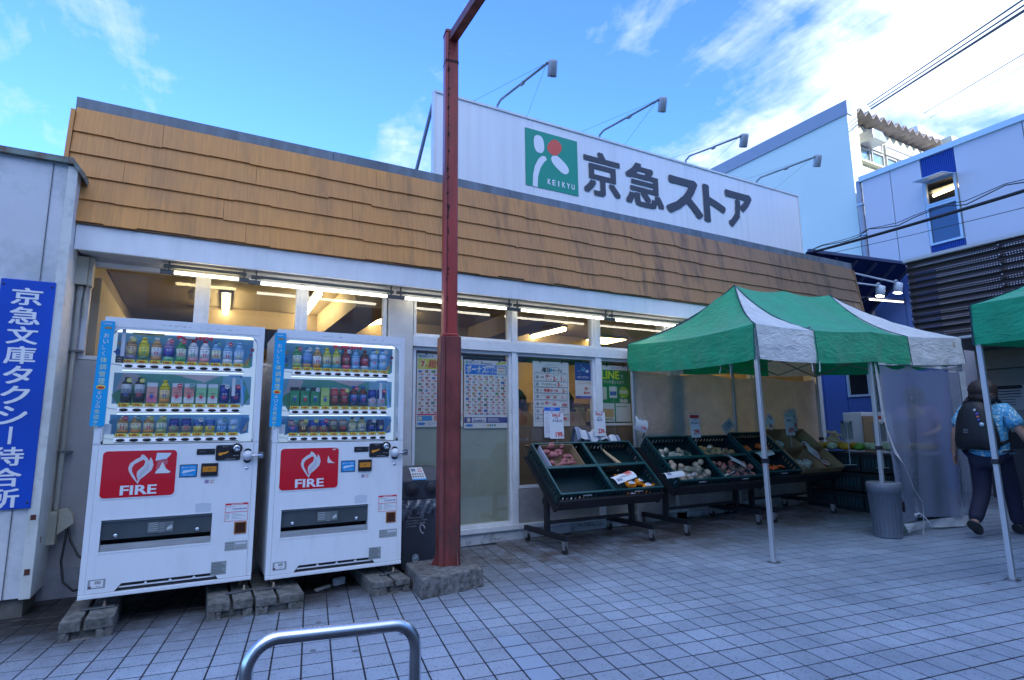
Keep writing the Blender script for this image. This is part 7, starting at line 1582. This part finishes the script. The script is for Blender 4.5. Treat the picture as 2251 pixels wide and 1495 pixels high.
def scissor(a, b, n, z0, z1):
    a = Vector(a); b = Vector(b)
    for k in range(n):
        p, q = lerp(a, b, k / n), lerp(a, b, (k + 1) / n)
        m = MB(); m.bar((p.x, p.y, z0), (q.x, q.y, z1), .022, .012); m.build('truss_bar', trm, tent)
        m = MB(); m.bar((p.x, p.y + .014, z1), (q.x, q.y + .014, z0), .022, .012); m.build('truss_bar', trm, tent)
scissor((4.50, 3.52, 0), (6.42, 3.60, 0), 2, 1.99, 2.2); scissor((6.42, 3.60, 0), (8.18, 3.52, 0), 2, 2.02, 2.26); scissor((4.50, 3.52, 0), (4.64, 5.38, 0), 2, 1.99, 2.2); scissor((8.18, 3.52, 0), (8.28, 5.4, 0), 2, 2.04, 2.3); scissor((4.64, 5.38, 0), (8.28, 5.40, 0), 4, 2.03, 2.27)
scissor((5.45, 3.56, 0), (5.43, 4.45, 0), 1, 2.1, 2.3); scissor((5.43, 4.45, 0), (5.5, 5.38, 0), 1, 2.1, 2.3); scissor((7.3, 3.56, 0), (7.27, 4.45, 0), 1, 2.1, 2.3)
for p in (P1, P2, P3): m = MB(); m.bar((p.x, p.y, 2.15), (p.x, p.y, p.z - .02), .03); m.build('king_pole', trm, tent)
m = MB(); 
for a_, b_ in (((4.60, 3.9, 1.93), (4.61, 3.9, 1.81)), ((4.61, 4.02, 1.93), (4.60, 4.03, 1.83)), ((5.30, 3.50, 1.93), (5.31, 3.5, 1.83)), ((5.43, 3.50, 1.94), (5.42, 3.5, 1.83))): MB().tube([a_, ((a_[0] + b_[0]) / 2 + .006, a_[1], (a_[2] + b_[2]) / 2), b_], .006, 5).build('tie_strap', film, tent)
m = MB(); m.tube([(8.02, 3.435, 2.25), (8.02, 3.43, 2.31)], .004, 4); 
m = MB(); m.col = (.5, .42, .3); m.box(7.93, 3.405, 2.21, 7.97, 3.41, 2.28); m.build('patch_label', PRINT, tent)
# side cloths
clothm = fabric('grey_beige_cloth', (.56, .55, .56), .35)
ct_ = thing('back_cloth', (6.3, 5.30, .2), 'grey-beige cloth wall hanging at the back of the tent', 'curtain')
def drape(name, a, b, zt, zb, mt, parent, amp=.03, f=9, n=70, nz=16, hemsag=.05, zt_sag=.06, ph=0.):
    a = Vector(a); b = Vector(b); d_ = (b - a).normalized(); nn = d_.cross(Z_); vs = []; fs = []
    for i in range(n + 1):
        s_ = i / n
        for j in range(nz + 1):
            q = j / nz; p = lerp(a, b, s_) + nn * (amp * (.35 + q * .8) * math.sin(s_ * f * 2 + ph + q * 1.2) + amp * .4 * math.sin(s_ * f * 5.3 + q * 2.6) * q)
            zt_ = zt - zt_sag * abs(math.sin(s_ * math.pi * 3)); p.z = lerp(zt_, zb + hemsag * math.sin(s_ * 5 + ph), q); vs.append(p)
    for i in range(n):
        for j in range(nz): a_ = i * (nz + 1) + j; fs.append((a_, a_ + nz + 1, a_ + nz + 2, a_ + 1))
    m = MB(); m.add(vs, fs, True); return m.build(name, mt, parent)
drape('cloth', (4.66, 5.46, 0), (8.48, 5.50, 0), 2.02, .19, clothm, ct_, amp=.05)
vinyl = glass_mat('hazy_vinyl', (.80, .84, .92), 1.1, rough=.06, haze=.60, hcol=(.27, .31, .42))
vt = vinyl.node_tree; gn = vt.nodes.new('ShaderNodeTexNoise'); gn.inputs['Scale'].default_value = 26; gn.inputs['Detail'].default_value = 4; gn.inputs['Distortion'].default_value = 2; gb = vt.nodes.new('ShaderNodeBump'); gb.inputs['Strength'].default_value = .4; gb.inputs['Distance'].default_value = .01; vt.links.new(gn.outputs[0], gb.inputs['Height'])
for n_ in vt.nodes:
    if n_.type in ('BSDF_GLOSSY',): vt.links.new(gb.outputs[0], n_.inputs['Normal'])
vc = thing('vinyl_curtain', (7.4, 3.50, .2), 'hazy clear vinyl curtain with white hem on the right half of the tent', 'curtain')
drape('vinyl_sheet', (6.53, 3.53, 0), (8.17, 3.45, 0), 1.97, .27, vinyl, vc, amp=.035, f=5, hemsag=.02)
hemf = fabric('white_hem', (.60, .62, .66), .2)
drape('bottom_hem', (6.60, 3.50, 0), (8.20, 3.43, 0), .27, .175, hemf, vc, amp=.035, f=5, hemsag=.01, zt_sag=.0, nz=4, ph=.6)
drape('top_hem', (6.50, 3.54, 0), (8.17, 3.46, 0), 2.03, 1.95, hemf, vc, amp=.02, f=5, hemsag=.01, nz=3)
m = MB(); pts = [(6.50, 3.53, 1.98), (6.54, 3.52, 1.4), (6.62, 3.48, 1.0), (6.66, 3.44, .88), (6.76, 3.42, .62), (6.86, 3.40, .48), (6.80, 3.38, .30), (6.76, 3.38, .16)]; wds = [.06, .075, .07, .02, .03, .03, .045, .05]
vs = []; 
for p, w_ in zip(pts, wds): vs += [(p[0] - w_, p[1], p[2]), (p[0] + w_ * .4, p[1] + .02, p[2])]
m.add(vs, [(2 * k, 2 * k + 1, 2 * k + 3, 2 * k + 2) for k in range(len(pts) - 1)], True); m.build('side_hem', hemf, vc)
drape('right_hem', (8.08, 3.45, 0), (8.17, 3.43, 0), 1.97, .22, hemf, vc, amp=.012, f=3, n=8)
MB().tube([(6.66, 3.40, .38), (6.58, 3.36, .36), (6.55, 3.34, .385), (6.60, 3.33, .40), (6.70, 3.34, .36), (6.76, 3.33, .30), (6.82, 3.33, .25)], .006, 6).build('tie_cord', film, vc)
# bin used as a tent weight
wb = thing('weight_bin', (6.42, 3.56, .14), 'grey ribbed plastic bin weighting the middle tent leg', 'bin')
gb_ = M('grey_ribbed_plastic', (.15, .165, .20), .4, var=.05)
prof = [(.125, 0), (.128, .02), (.150, .46), (.160, .462), (.162, .55), (.152, .56), (.135, .552), (.13, .545)]
m = MB(); m.lathe(prof, (6.43, 3.565, gz(6.4, 3.5) + .002), 28); m.build('body', gb_, wb)
for k in range(22):
    a_ = 2 * math.pi * k / 22; m = MB(); z0 = gz(6.4, 3.5); m.bar((6.43 + .1305 * math.cos(a_), 3.565 + .1305 * math.sin(a_), z0 + .04), (6.43 + .1505 * math.cos(a_), 3.565 + .1505 * math.sin(a_), z0 + .45), .006, .004, up=(math.cos(a_), math.sin(a_), 0)); m.build('rib', M('dark_rib', (.10, .11, .14), .5), wb)
m = MB(); m.box(6.53, 3.44, z0 + .26, 6.56, 3.47, z0 + .36); m.build('handle', blackp, wb)
# ---------------------------------------------------------------- second tent at the right edge
t2 = thing('market_tent', (6.8, 1.2, .12), 'second green tent cut off by the right edge', 'tent')
b2 = Vector((5.50, 2.20, 2.262)); a2 = Vector((5.05, .35, 2.262)); c2 = Vector((8.4, 1.75, 2.30)); d2 = Vector((8.0, .0, 2.30)); q1, q3 = Vector((6.1, 1.15, 2.90)), Vector((7.4, .95, 2.92))
tent_side(t2, lambda t_: lerp(b2, a2, t_) - Vector((0, 0, .02 * math.sin(math.pi * t_))), lambda t_: q1.copy(), [(0, 1, greenf)], 'left', n=30)
tent_side(t2, lambda t_: lerp(c2, b2, t_), lambda t_: lerp(q3, q1, t_), [(0, 1, greenf)], 'back', n=30)
tent_side(t2, lambda t_: lerp(a2, d2, t_), lambda t_: lerp(q1, q3, t_), [(0, 1, greenf)], 'front', n=30)
leg(t2, (5.60, 2.215, gz(5.6, 2.2) + .002), (5.545, 2.205, 2.24)); leg(t2, (8.35, 1.75, gz(8.3, 1.7)), (8.35, 1.75, 2.27)); leg(t2, (5.10, .40, gz(5.1, .4)), (5.10, .40, 2.24))
# ---------------------------------------------------------------- vegetable table along the far side, made of stacked crates
vtb = []
for i in range(4):
    y = 3.75 + i * .40
    for j in range(3):
        x0, x1_ = 7.72, 8.15; z0 = gz(8, y) + j * .26
        t = thing('stacked_crate', (7.9, y, z0), ('bottom', 'middle', 'top')[j] + ' dark crate of the %s stack under the vegetables' % ('nearest', 'second', 'third', 'farthest')[i], 'crate', 'stacked dark crates under the vegetables')
        m = MB(); m.box(x0, y, z0, x1_, y + .385, z0 + .20); m.build('body', M('dark_navy_crate', (.008, .014, .02), .5), t)
        m = MB(); m.box(x0 - .008, y - .006, z0 + .2005, x1_ + .008, y + .391, z0 + .235); m.build('rim', MATS['dark_navy_crate'], t)
        m = MB()
        for q in range(7): m.box(x0 - .004, y + .03 + q * .048, z0 + .06, x0 - .001, y + .05 + q * .048, z0 + .17)
        o = m.build('ribs', rim_m, t); o['kind'] = 'stuff'
top = gz(8, 4.4) + .79
rr = random.Random(12)
for k in range(16):
    y = 3.82 + (k % 8) * .19; x = 7.80 + (k // 8) * .20; c = rr.choice(((.62, .33, .02), (.62, .30, .02), (.15, .38, .05), (.55, .55, .40))) if k % 8 > 3 else rr.choice(((.2, .42, .08), (.62, .33, .02), (.5, .55, .35)))
    nm = {(.62, .33, .02): 'orange', (.62, .30, .02): 'orange', (.15, .38, .05): 'green', (.2, .42, .08): 'green'}.get(c, 'pale')
    m = MB(); m.blob((x, y, top + .05), (.075, .075, .05), 10, 6, None, .12); o = m.build('produce_bag', M('%s_vegetable' % nm, c, .5, var=.35, vs=35)); tag(o, 'bag of %s vegetables on the %s row of the crate table' % (nm, 'near' if k < 8 else 'far'), 'produce bag', 'bags of vegetables on the crate table')
for k in range(10):
    m = MB(); m.tube([(8.0 + rr.uniform(-.05, .1), 4.95 + (k % 5) * .02, top + .10 + (k // 2) * .03), (8.1 + rr.uniform(-.05, .1), 5.15 + (k % 3) * .03, top + .12 + (k // 2) * .03)], [.014, .024], 8); o = m.build('bamboo_shoot', pale_on); tag(o, 'pale root heaped at the far end of the crate table', 'root', 'pale roots at the far end of the table')
for k, (x, y, w_) in enumerate(((7.62, 4.62, .16), (7.66, 4.22, .17), (7.64, 3.95, .15))):
    t = thing('card_stand', (x, y, .7), ('leftmost', 'middle', 'rightmost')[k] + ' grey-backed sign card on a thin stand before the vegetables', 'sign stand', 'grey card stands')
    zt_ = 1.335 - k * .02; ux = Vector((.88, -.47, 0)); c = Vector((x, y, zt_)); m = MB(); m.col = (.30, .30, .29); m.prism([c - ux * w_ / 2 - Vector((0, 0, .22)), c + ux * w_ / 2 - Vector((0, 0, .22)), c + ux * w_ / 2, c - ux * w_ / 2], (.001, .002, 0)); m.build('card', PRINT, t)
    MB().tube([c + Vector((-.005, -.008, .01)), c + Vector((-.005, -.008, -.55))], .005, 6).build('stand_rod', film, t); MB().tube([c - ux * (w_ / 2 + .02) + Vector((0, 0, .012)), c + ux * (w_ / 2 + .02) + Vector((0, 0, .012))], .003, 5).build('top_wire', blackp, t)
    MB().tube([c - ux * .09 + Vector((0, 0, -.55)), c + ux * .09 + Vector((0, 0, -.55))], .004, 5).build('stand_foot', film, t)
    for s_ in (-.35, .35): m = MB(); p = c + ux * w_ * s_; m.bar(p + Vector((-.004, -.008, -.012)), p + Vector((-.004, -.008, .022)), .012, .01); m.build('clip', blackp, t)
# white-topped cart with carton behind the tent
t = thing('ice_chest', (9.4, 5.35, .2), 'white round-topped chest with brown carton side behind the tent', 'chest')
m = MB(); pts = [(9.0, .2), (9.9, .2), (9.9, 1.42)] + [(9.9 - .25 + .25 * math.cos(RAD(a_)), 1.42 + .08 * math.sin(RAD(a_))) for a_ in (10, 30, 50, 70, 90)] + [(9.0, 1.50)]
m.prism([(x, 5.2, z) for x, z in pts][::-1], (0, .3, 0)); m.build('chest_body', M('white_chest', (.6, .64, .72), .4), t, bevel=.01)
m = MB(); m.box(8.98, 5.17, .3, 9.30, 5.195, 1.44); m.build('carton_side', cb_m, t)
card('price_card', (9.36, 5.16, 1.28), .20, .34, (1, 0, 0), (0, .02, 1), [('新しょうが', .1, .55, .8, .68, IK), ('98', .4, .1, .85, .35, RD)], 'white price card with red band hanging on the chest behind the tent', head=(.45, .03, .03), clip=False)
card('price_card', (8.02, 4.60, 1.02), .20, .075, (.75, -.66, 0), (0, .2, 1), [('茄子2本入', .08, .25, .92, .75, IK)], 'small white card standing among the vegetable bags', clip=False)
# ================================================================ PEOPLE
def skin_geo(pts, edges, radii, root=0, lvl=2):
    me = bpy.data.meshes.new('tmp_body'); me.from_pydata([tuple(p) for p in pts], edges, []); o = bpy.data.objects.new('tmp_body', me); COL.objects.link(o)
    s_ = o.modifiers.new('s', 'SKIN'); s_.use_smooth_shade = True
    if not me.skin_vertices: me.attributes
    lay = me.skin_vertices[0].data if me.skin_vertices else None
    if lay is None:
        bpy.context.view_layer.objects.active = o; bpy.ops.mesh.customdata_skin_add(); lay = me.skin_vertices[0].data
    for k, r in enumerate(radii):
        lay[k].radius = r if isinstance(r, tuple) else (r, r); lay[k].use_root = (k == root)
    b = o.modifiers.new('u', 'SUBSURF'); b.levels = lvl; b.render_levels = lvl
    bpy.context.view_layer.update()
    e = o.evaluated_get(bpy.context.evaluated_depsgraph_get()); m2 = bpy.data.meshes.new_from_object(e)
    vs = [Vector(v.co) for v in m2.vertices]; fs = [tuple(p.vertices) for p in m2.polygons]
    bpy.data.objects.remove(o); bpy.data.meshes.remove(m2)
    return vs, fs
skin_c = M('skin_tone', (.42, .22, .15), .5, var=.06, vs=20)
def hand(mb, wrist, palm_dir, side_dir, thumb=1, L=.17, curl=.25):
    w = Vector(wrist); d = Vector(palm_dir).normalized(); s_ = Vector(side_dir).normalized(); n = d.cross(s_).normalized()
    for k, (off, ln) in enumerate(((-.030, .062), (-.010, .072), (.010, .068), (.028, .052))):
        a = w + d * .085 + s_ * off; p1 = a + d * ln * .5 + n * curl * ln * .3; p2 = p1 + d * ln * .5 * (1 - curl) + n * curl * ln * .6
        mb.tube([w + d * .05 + s_ * off * .8, a, p1, p2], [.009, .0095, .0085, .006], 6)
    a = w + d * .03 - s_ * .022 * thumb * -1; a = w + d * .025 + s_ * (.026 * thumb); mb.tube([w + d * .01, a, a + d * .03 + s_ * .022 * thumb, a + d * .055 + s_ * .026 * thumb + n * .008], [.011, .011, .010, .007], 6)
def person(loc, fwd, label, J, shirt, trous, hairm, hair_long=False, extra=None, shoes=True, scale=1., wide=1.):
    """J: joints in body frame (right, forward, up) metres"""
    f = Vector((fwd[0], fwd[1], 0)).normalized(); r = Vector((f.y, -f.x, 0))
    T = frame_T(Vector(loc), r * scale, f * scale, Z_ * scale)
    t = thing('person', loc, label, 'person'); Q = lambda p: T @ Vector(p)
    names = ['pelvis', 'belly', 'chest', 'neck', 'jaw', 'head', 'crown', 'shL', 'elL', 'wrL', 'paL', 'shR', 'elR', 'wrR', 'paR', 'hpL', 'knL', 'anL', 'toL', 'hpR', 'knR', 'anR', 'toR']
    rad = {'pelvis': (.15, .11), 'belly': (.14, .10), 'chest': (.16, .11), 'neck': .052, 'jaw': .062, 'head': (.078, .090), 'crown': .055, 'shL': .058, 'elL': .040, 'wrL': .026, 'paL': (.036, .016), 'hpL': .090, 'knL': .058, 'anL': .038, 'toL': .034}
    for k in list(rad):
        if k.endswith('L'): rad[k[:-1] + 'R'] = rad[k]
    pts = [Q(J[k]) for k in names]; idx = {k: i for i, k in enumerate(names)}
    E = [('pelvis', 'belly'), ('belly', 'chest'), ('chest', 'neck'), ('neck', 'jaw'), ('jaw', 'head'), ('head', 'crown'), ('chest', 'shL'), ('shL', 'elL'), ('elL', 'wrL'), ('wrL', 'paL'), ('chest', 'shR'), ('shR', 'elR'), ('elR', 'wrR'), ('wrR', 'paR'), ('pelvis', 'hpL'), ('hpL', 'knL'), ('knL', 'anL'), ('anL', 'toL'), ('pelvis', 'hpR'), ('hpR', 'knR'), ('knR', 'anR'), ('anR', 'toR')]
    vs, fs = skin_geo(pts, [(idx[a], idx[b]) for a, b in E], [rad[k] for k in names])
    m = MB(); m.add(vs, fs, True)
    for s_, sg in (('L', -1), ('R', 1)):
        w = Vector(Q(J['wr' + s_])); d = Vector(Q(J['pa' + s_])) - w; hand(m, w, d, f * 1.0, thumb=1)
    hd = Vector(J['head']); m.blob(Q(hd + Vector((0, .098, -.015))), (.014, .02, .022), 6, 4, None)
    for s_ in (-1, 1): m.blob(Q(hd + Vector((s_ * .080, -.005, -.012))), (.012, .02, .032), 6, 4, Matrix([[r.x, f.x, 0], [r.y, f.y, 0], [0, 0, 1]]))
    m.build('body', skin_c, t)
    def sk(names2, edges2, rr, mt, nm, root=0, lvl=2):
        ii = {k: i for i, k in enumerate(names2)}; v2, f2 = skin_geo([Q(J[k]) if k in J else Q(names2[k]) for k in names2], [(ii[a], ii[b]) for a, b in edges2], rr, root, lvl); m = MB(); m.add(v2, f2, True); return m.build(nm, mt, t)
    J = dict(J); J['hem'] = tuple(Vector(J['pelvis']) + Vector((0, 0, -.085))); 
    for s_ in 'LR':
        J['slv' + s_] = tuple(Vector(J['sh' + s_]).lerp(Vector(J['el' + s_]), .80)); J['hemleg' + s_] = tuple(Vector(J['kn' + s_]).lerp(Vector(J['an' + s_]), .99))
    sk(['pelvis', 'belly', 'chest', 'neckb', 'shL', 'slvL', 'shR', 'slvR', 'hem'] if False else ['pelvis', 'belly', 'chest', 'shL', 'slvL', 'shR', 'slvR', 'hem'], [('pelvis', 'belly'), ('belly', 'chest'), ('chest', 'shL'), ('shL', 'slvL'), ('chest', 'shR'), ('shR', 'slvR'), ('pelvis', 'hem')], [(.235 * wide, .150), (.225 * wide, .140), (.215 * wide, .135), .092, .088, .092, .088, (.245 * wide, .160)], shirt, 'shirt', 1)
    sk(['pelvis', 'hpL', 'knL', 'hemlegL', 'hpR', 'knR', 'hemlegR'], [('pelvis', 'hpL'), ('hpL', 'knL'), ('knL', 'hemlegL'), ('pelvis', 'hpR'), ('hpR', 'knR'), ('knR', 'hemlegR')], [(.165, .125), .112, .082, .068, .112, .082, .068], trous, 'trousers', 0)
    hc = Vector(J['head']); m = MB(); R3_ = Matrix([[r.x, f.x, 0], [r.y, f.y, 0], [0, 0, 1]])
    m.blob(Q(hc + Vector((0, -.018, .018))), (.128, .122, .124), 26, 18, R3_, .05)
    m.blob(Q(hc + Vector((0, -.035, -.055))), (.130, .105, .090), 22, 10, R3_, .07)
    m.build('hair', hairm, t)
    if shoes:
        for s_ in 'LR':
            a, b = Vector(J['an' + s_]), Vector(J['to' + s_]); d = (b - a); m = MB(); vs2, fs2 = skin_geo([Q(a + Vector((0, -.05, -.02))), Q(a + Vector((0, .01, -.01))), Q(a.lerp(b, .65) + Vector((0, 0, .0))), Q(b + Vector((0, .03, .0)))], [(0, 1), (1, 2), (2, 3)], [.050, .058, .052, .040], 1, 2); m.add(vs2, fs2, True); m.build('shoe', M('black_shoe', (.012, .012, .014), .4), t)
    return t, Q, J, R3_
aloha = bpy.data.materials.new('blue_floral_shirt'); aloha.use_nodes = True
def _al():
    t = aloha.node_tree; b = t.nodes['Principled BSDF']; b.inputs['Roughness'].default_value = .8; geo = t.nodes.new('ShaderNodeNewGeometry'); wn = t.nodes.new('ShaderNodeTexNoise'); wn.inputs['Scale'].default_value = 9; wn.inputs['Distortion'].default_value = 1.5; t.links.new(geo.outputs['Position'], wn.inputs['Vector']); wb_ = t.nodes.new('ShaderNodeBump'); wb_.inputs['Distance'].default_value = .03; t.links.new(wn.outputs[0], wb_.inputs['Height']); t.links.new(wb_.outputs[0], b.inputs['Normal'])
    v = t.nodes.new('ShaderNodeTexVoronoi'); v.feature = 'DISTANCE_TO_EDGE'; v.inputs['Scale'].default_value = 16; n = t.nodes.new('ShaderNodeTexNoise'); n.inputs['Scale'].default_value = 14; n.inputs['Detail'].default_value = 3; n.inputs['Distortion'].default_value = 2.5
    t.links.new(geo.outputs['Position'], n.inputs['Vector']); t.links.new(geo.outputs['Position'], v.inputs['Vector'])
    r = t.nodes.new('ShaderNodeMapRange'); t.links.new(n.outputs[0], r.inputs[0]); r.inputs[1].default_value = .54; r.inputs[2].default_value = .57
    r2 = t.nodes.new('ShaderNodeMapRange'); t.links.new(v.outputs['Distance'], r2.inputs[0]); r2.inputs[1].default_value = .05; r2.inputs[2].default_value = .07
    mm = t.nodes.new('ShaderNodeMath'); mm.operation = 'MULTIPLY'; t.links.new(r.outputs[0], mm.inputs[0]); t.links.new(r2.outputs[0], mm.inputs[1])
    mx = t.nodes.new('ShaderNodeMix'); mx.data_type = 'RGBA'; mx.inputs['A'].default_value = (.09, .38, .62, 1); mx.inputs['B'].default_value = (.58, .72, .66, 1); t.links.new(mm.outputs[0], mx.inputs['Factor']); t.links.new(mx.outputs['Result'], b.inputs['Base Color'])
_al()
navy = M('navy_trousers', (.012, .012, .035), .8, var=.1, bump=1, bs=14); hair_b = M('dark_brown_hair', (.030, .016, .012), .55, bump=1, bs=120); black_cl = M('black_nylon', (.010, .010, .014), .55, var=.1, vs=10)
PF = (.985, .05)
g0 = gz(7.25, 3.02)
Jw = dict(pelvis=(0, 0, .86), belly=(0, .01, 1.0), chest=(0, .03, 1.20), neck=(0, .04, 1.37), jaw=(0, .07, 1.43), head=(0, .06, 1.495), crown=(0, .05, 1.56),
          shL=(-.175, .03, 1.30), elL=(-.27, -.04, 1.06), wrL=(-.31, -.02, .86), paL=(-.315, -.01, .79), shR=(.175, .03, 1.30), elR=(.29, .02, 1.06), wrR=(.36, .10, .86), paR=(.37, .12, .79),
          hpL=(-.09, 0, .80), knL=(-.08, -.06, .45), anL=(-.08, -.36, .16), toL=(-.08, -.27, .045), hpR=(.09, .02, .80), knR=(.09, .20, .46), anR=(.08, .26, .09), toR=(.08, .41, .045))
t, Q, J_, R3_ = person((7.42, 2.99, g0), PF, 'person walking away in blue floral shirt with black backpack and tote', Jw, aloha, navy, hair_b, wide=.86)
m = MB(); vs2 = []; fs2 = []; nR = 20; prf = [(1.395, .05, .03), (1.37, .105, .055), (1.30, .150, .085), (1.20, .185, .105), (1.10, .205, .115), (1.00, .222, .115), (.93, .225, .10), (.90, .205, .075), (.895, .12, .04)]
for z_, w_, d_ in prf:
    for k in range(nR):
        a_ = 2 * math.pi * k / nR; ca, sa = math.cos(a_), math.sin(a_); q_ = (abs(ca) ** 2.8 + abs(sa) ** 2.8) ** (-1 / 2.8)
        vs2.append(Q((-.02 + w_ * .86 * ca * q_, -.195 + d_ * .85 * sa * q_ + .006 * math.sin(a_ * 5 + z_ * 30), z_ + .008 * math.sin(a_ * 3))))
for r_ in range(len(prf) - 1):
    for k in range(nR): fs2.append((r_ * nR + k, (r_ + 1) * nR + k, (r_ + 1) * nR + (k + 1) % nR, r_ * nR + (k + 1) % nR))
fs2.append(tuple(range(nR - 1, -1, -1))); fs2.append(tuple(range((len(prf) - 1) * nR, len(prf) * nR))); m.add(vs2, fs2, True)
bpk = m.build('backpack', black_cl); bt_ = tag(bpk, 'black backpack worn by the person in the floral shirt', 'backpack')
for s_ in (-1, 1): MB().tube([Q((s_ * .10, -.16, 1.38)), Q((s_ * .115, -.02, 1.435)), Q((s_ * .13, .12, 1.36)), Q((s_ * .15, .15, 1.15)), Q((s_ * .17, .02, .98)), Q((s_ * .15, -.12, .95))], .020, 8).build('strap', black_cl, bpk, world=False).parent = bpk
m = MB(); m.col = (.3, .32, .35); c = Q((-.07, -.318, 1.10)); 
for q in range(3): 
    p = Q((-.09, -.312 - (.004 * q), 1.10 - q * .016)); m.add([p, p + Vector(R3_ @ Vector((.045, 0, 0))), p + Vector(R3_ @ Vector((.045, 0, .004))), p + Vector((0, 0, .004))], [(0, 1, 2, 3)])
m.build('maker_label', PRINT, bpk)
for q, (u, z, c_) in enumerate(((.03, 1.30, (.6, .6, .62)), (.045, 1.26, (.1, .1, .5)), (.05, 1.23, (.5, .15, .1)), (.055, 1.20, (.08, .1, .45)), (.075, 1.15, (.5, .62, .7)))): m = MB(); m.blob(Q((u, -.305, z)), .014 if q < 4 else .022, 8, 5); m.build('charm', M('charm_%s' % ('white', 'blue', 'red', 'navy', 'pale')[q], c_, .4), bpk)
t_b = thing('tote_bag', Q((.42, .18, .30)), 'black tote bag hanging from the walking person\'s right hand', 'bag')
m = MB(); vs2, fs2 = skin_geo([Q((.44, .14, .60)), Q((.45, .15, .46)), Q((.45, .15, .34))], [(0, 1), (1, 2)], [(.09, .05), (.15, .07), (.15, .08)], 1, 2); m.add(vs2, fs2, True); m.build('bag_body', black_cl, t_b)
for dx in (-.03, .03): MB().tube([Q((.37, .12, .80)), Q((.40 + dx, .13, .70)), Q((.43 + dx, .14, .60))], .008, 6).build('bag_handle', black_cl, t_b)
MB().tube([Q((-.335 + .0, -.02, .885)), Q((-.31, .006, .885)), Q((-.285, -.02, .885)), Q((-.31, -.046, .885)), Q((-.335, -.02, .885))], .006, 6).build('wrist_band', M('red_band', (.4, .05, .04), .5), t)
m = MB(); m.blob(Q((.13, -.09, .86)), (.02, .02, .02), 8, 5); m.build('pocket_badge', MATS['charm_white'], t)
# staff behind the glass
beige = M('beige_polo', (.42, .34, .22), .8, var=.05); hair_k = M('black_hair', (.010, .009, .009), .5, bump=1, bs=120)
Js = dict(Jw); Js.update(anL=(-.10, .0, .09), knL=(-.10, .03, .47), toL=(-.10, .13, .045), anR=(.10, .0, .09), knR=(.10, .03, .47), toR=(.10, .13, .045), elL=(-.26, .06, 1.05), wrL=(-.16, .24, .98), paL=(-.13, .30, .98), elR=(.26, .06, 1.05), wrR=(.16, .24, .98), paR=(.13, .30, .98))
person((3.30, 5.98, .14), (.2, -1), 'shop worker in beige polo behind the glass left of the weekday poster', Js, beige, navy, hair_k)
person((4.02, 6.02, .14), (-.2, -1), 'shop worker in beige polo behind the glass right of the weekday poster', Js, beige, navy, hair_k)
purple = M('purple_top', (.22, .08, .28), .8)
person((8.85, 4.35, gz(8.8, 4.3)), (-.9, -.2), 'person in purple top seen blurred through the vinyl curtain', Js, purple, M('grey_trousers', (.45, .48, .55), .8), hair_k)
if _to.name in COL.objects: COL.objects.unlink(_to)
bpy.data.objects.remove(_to)
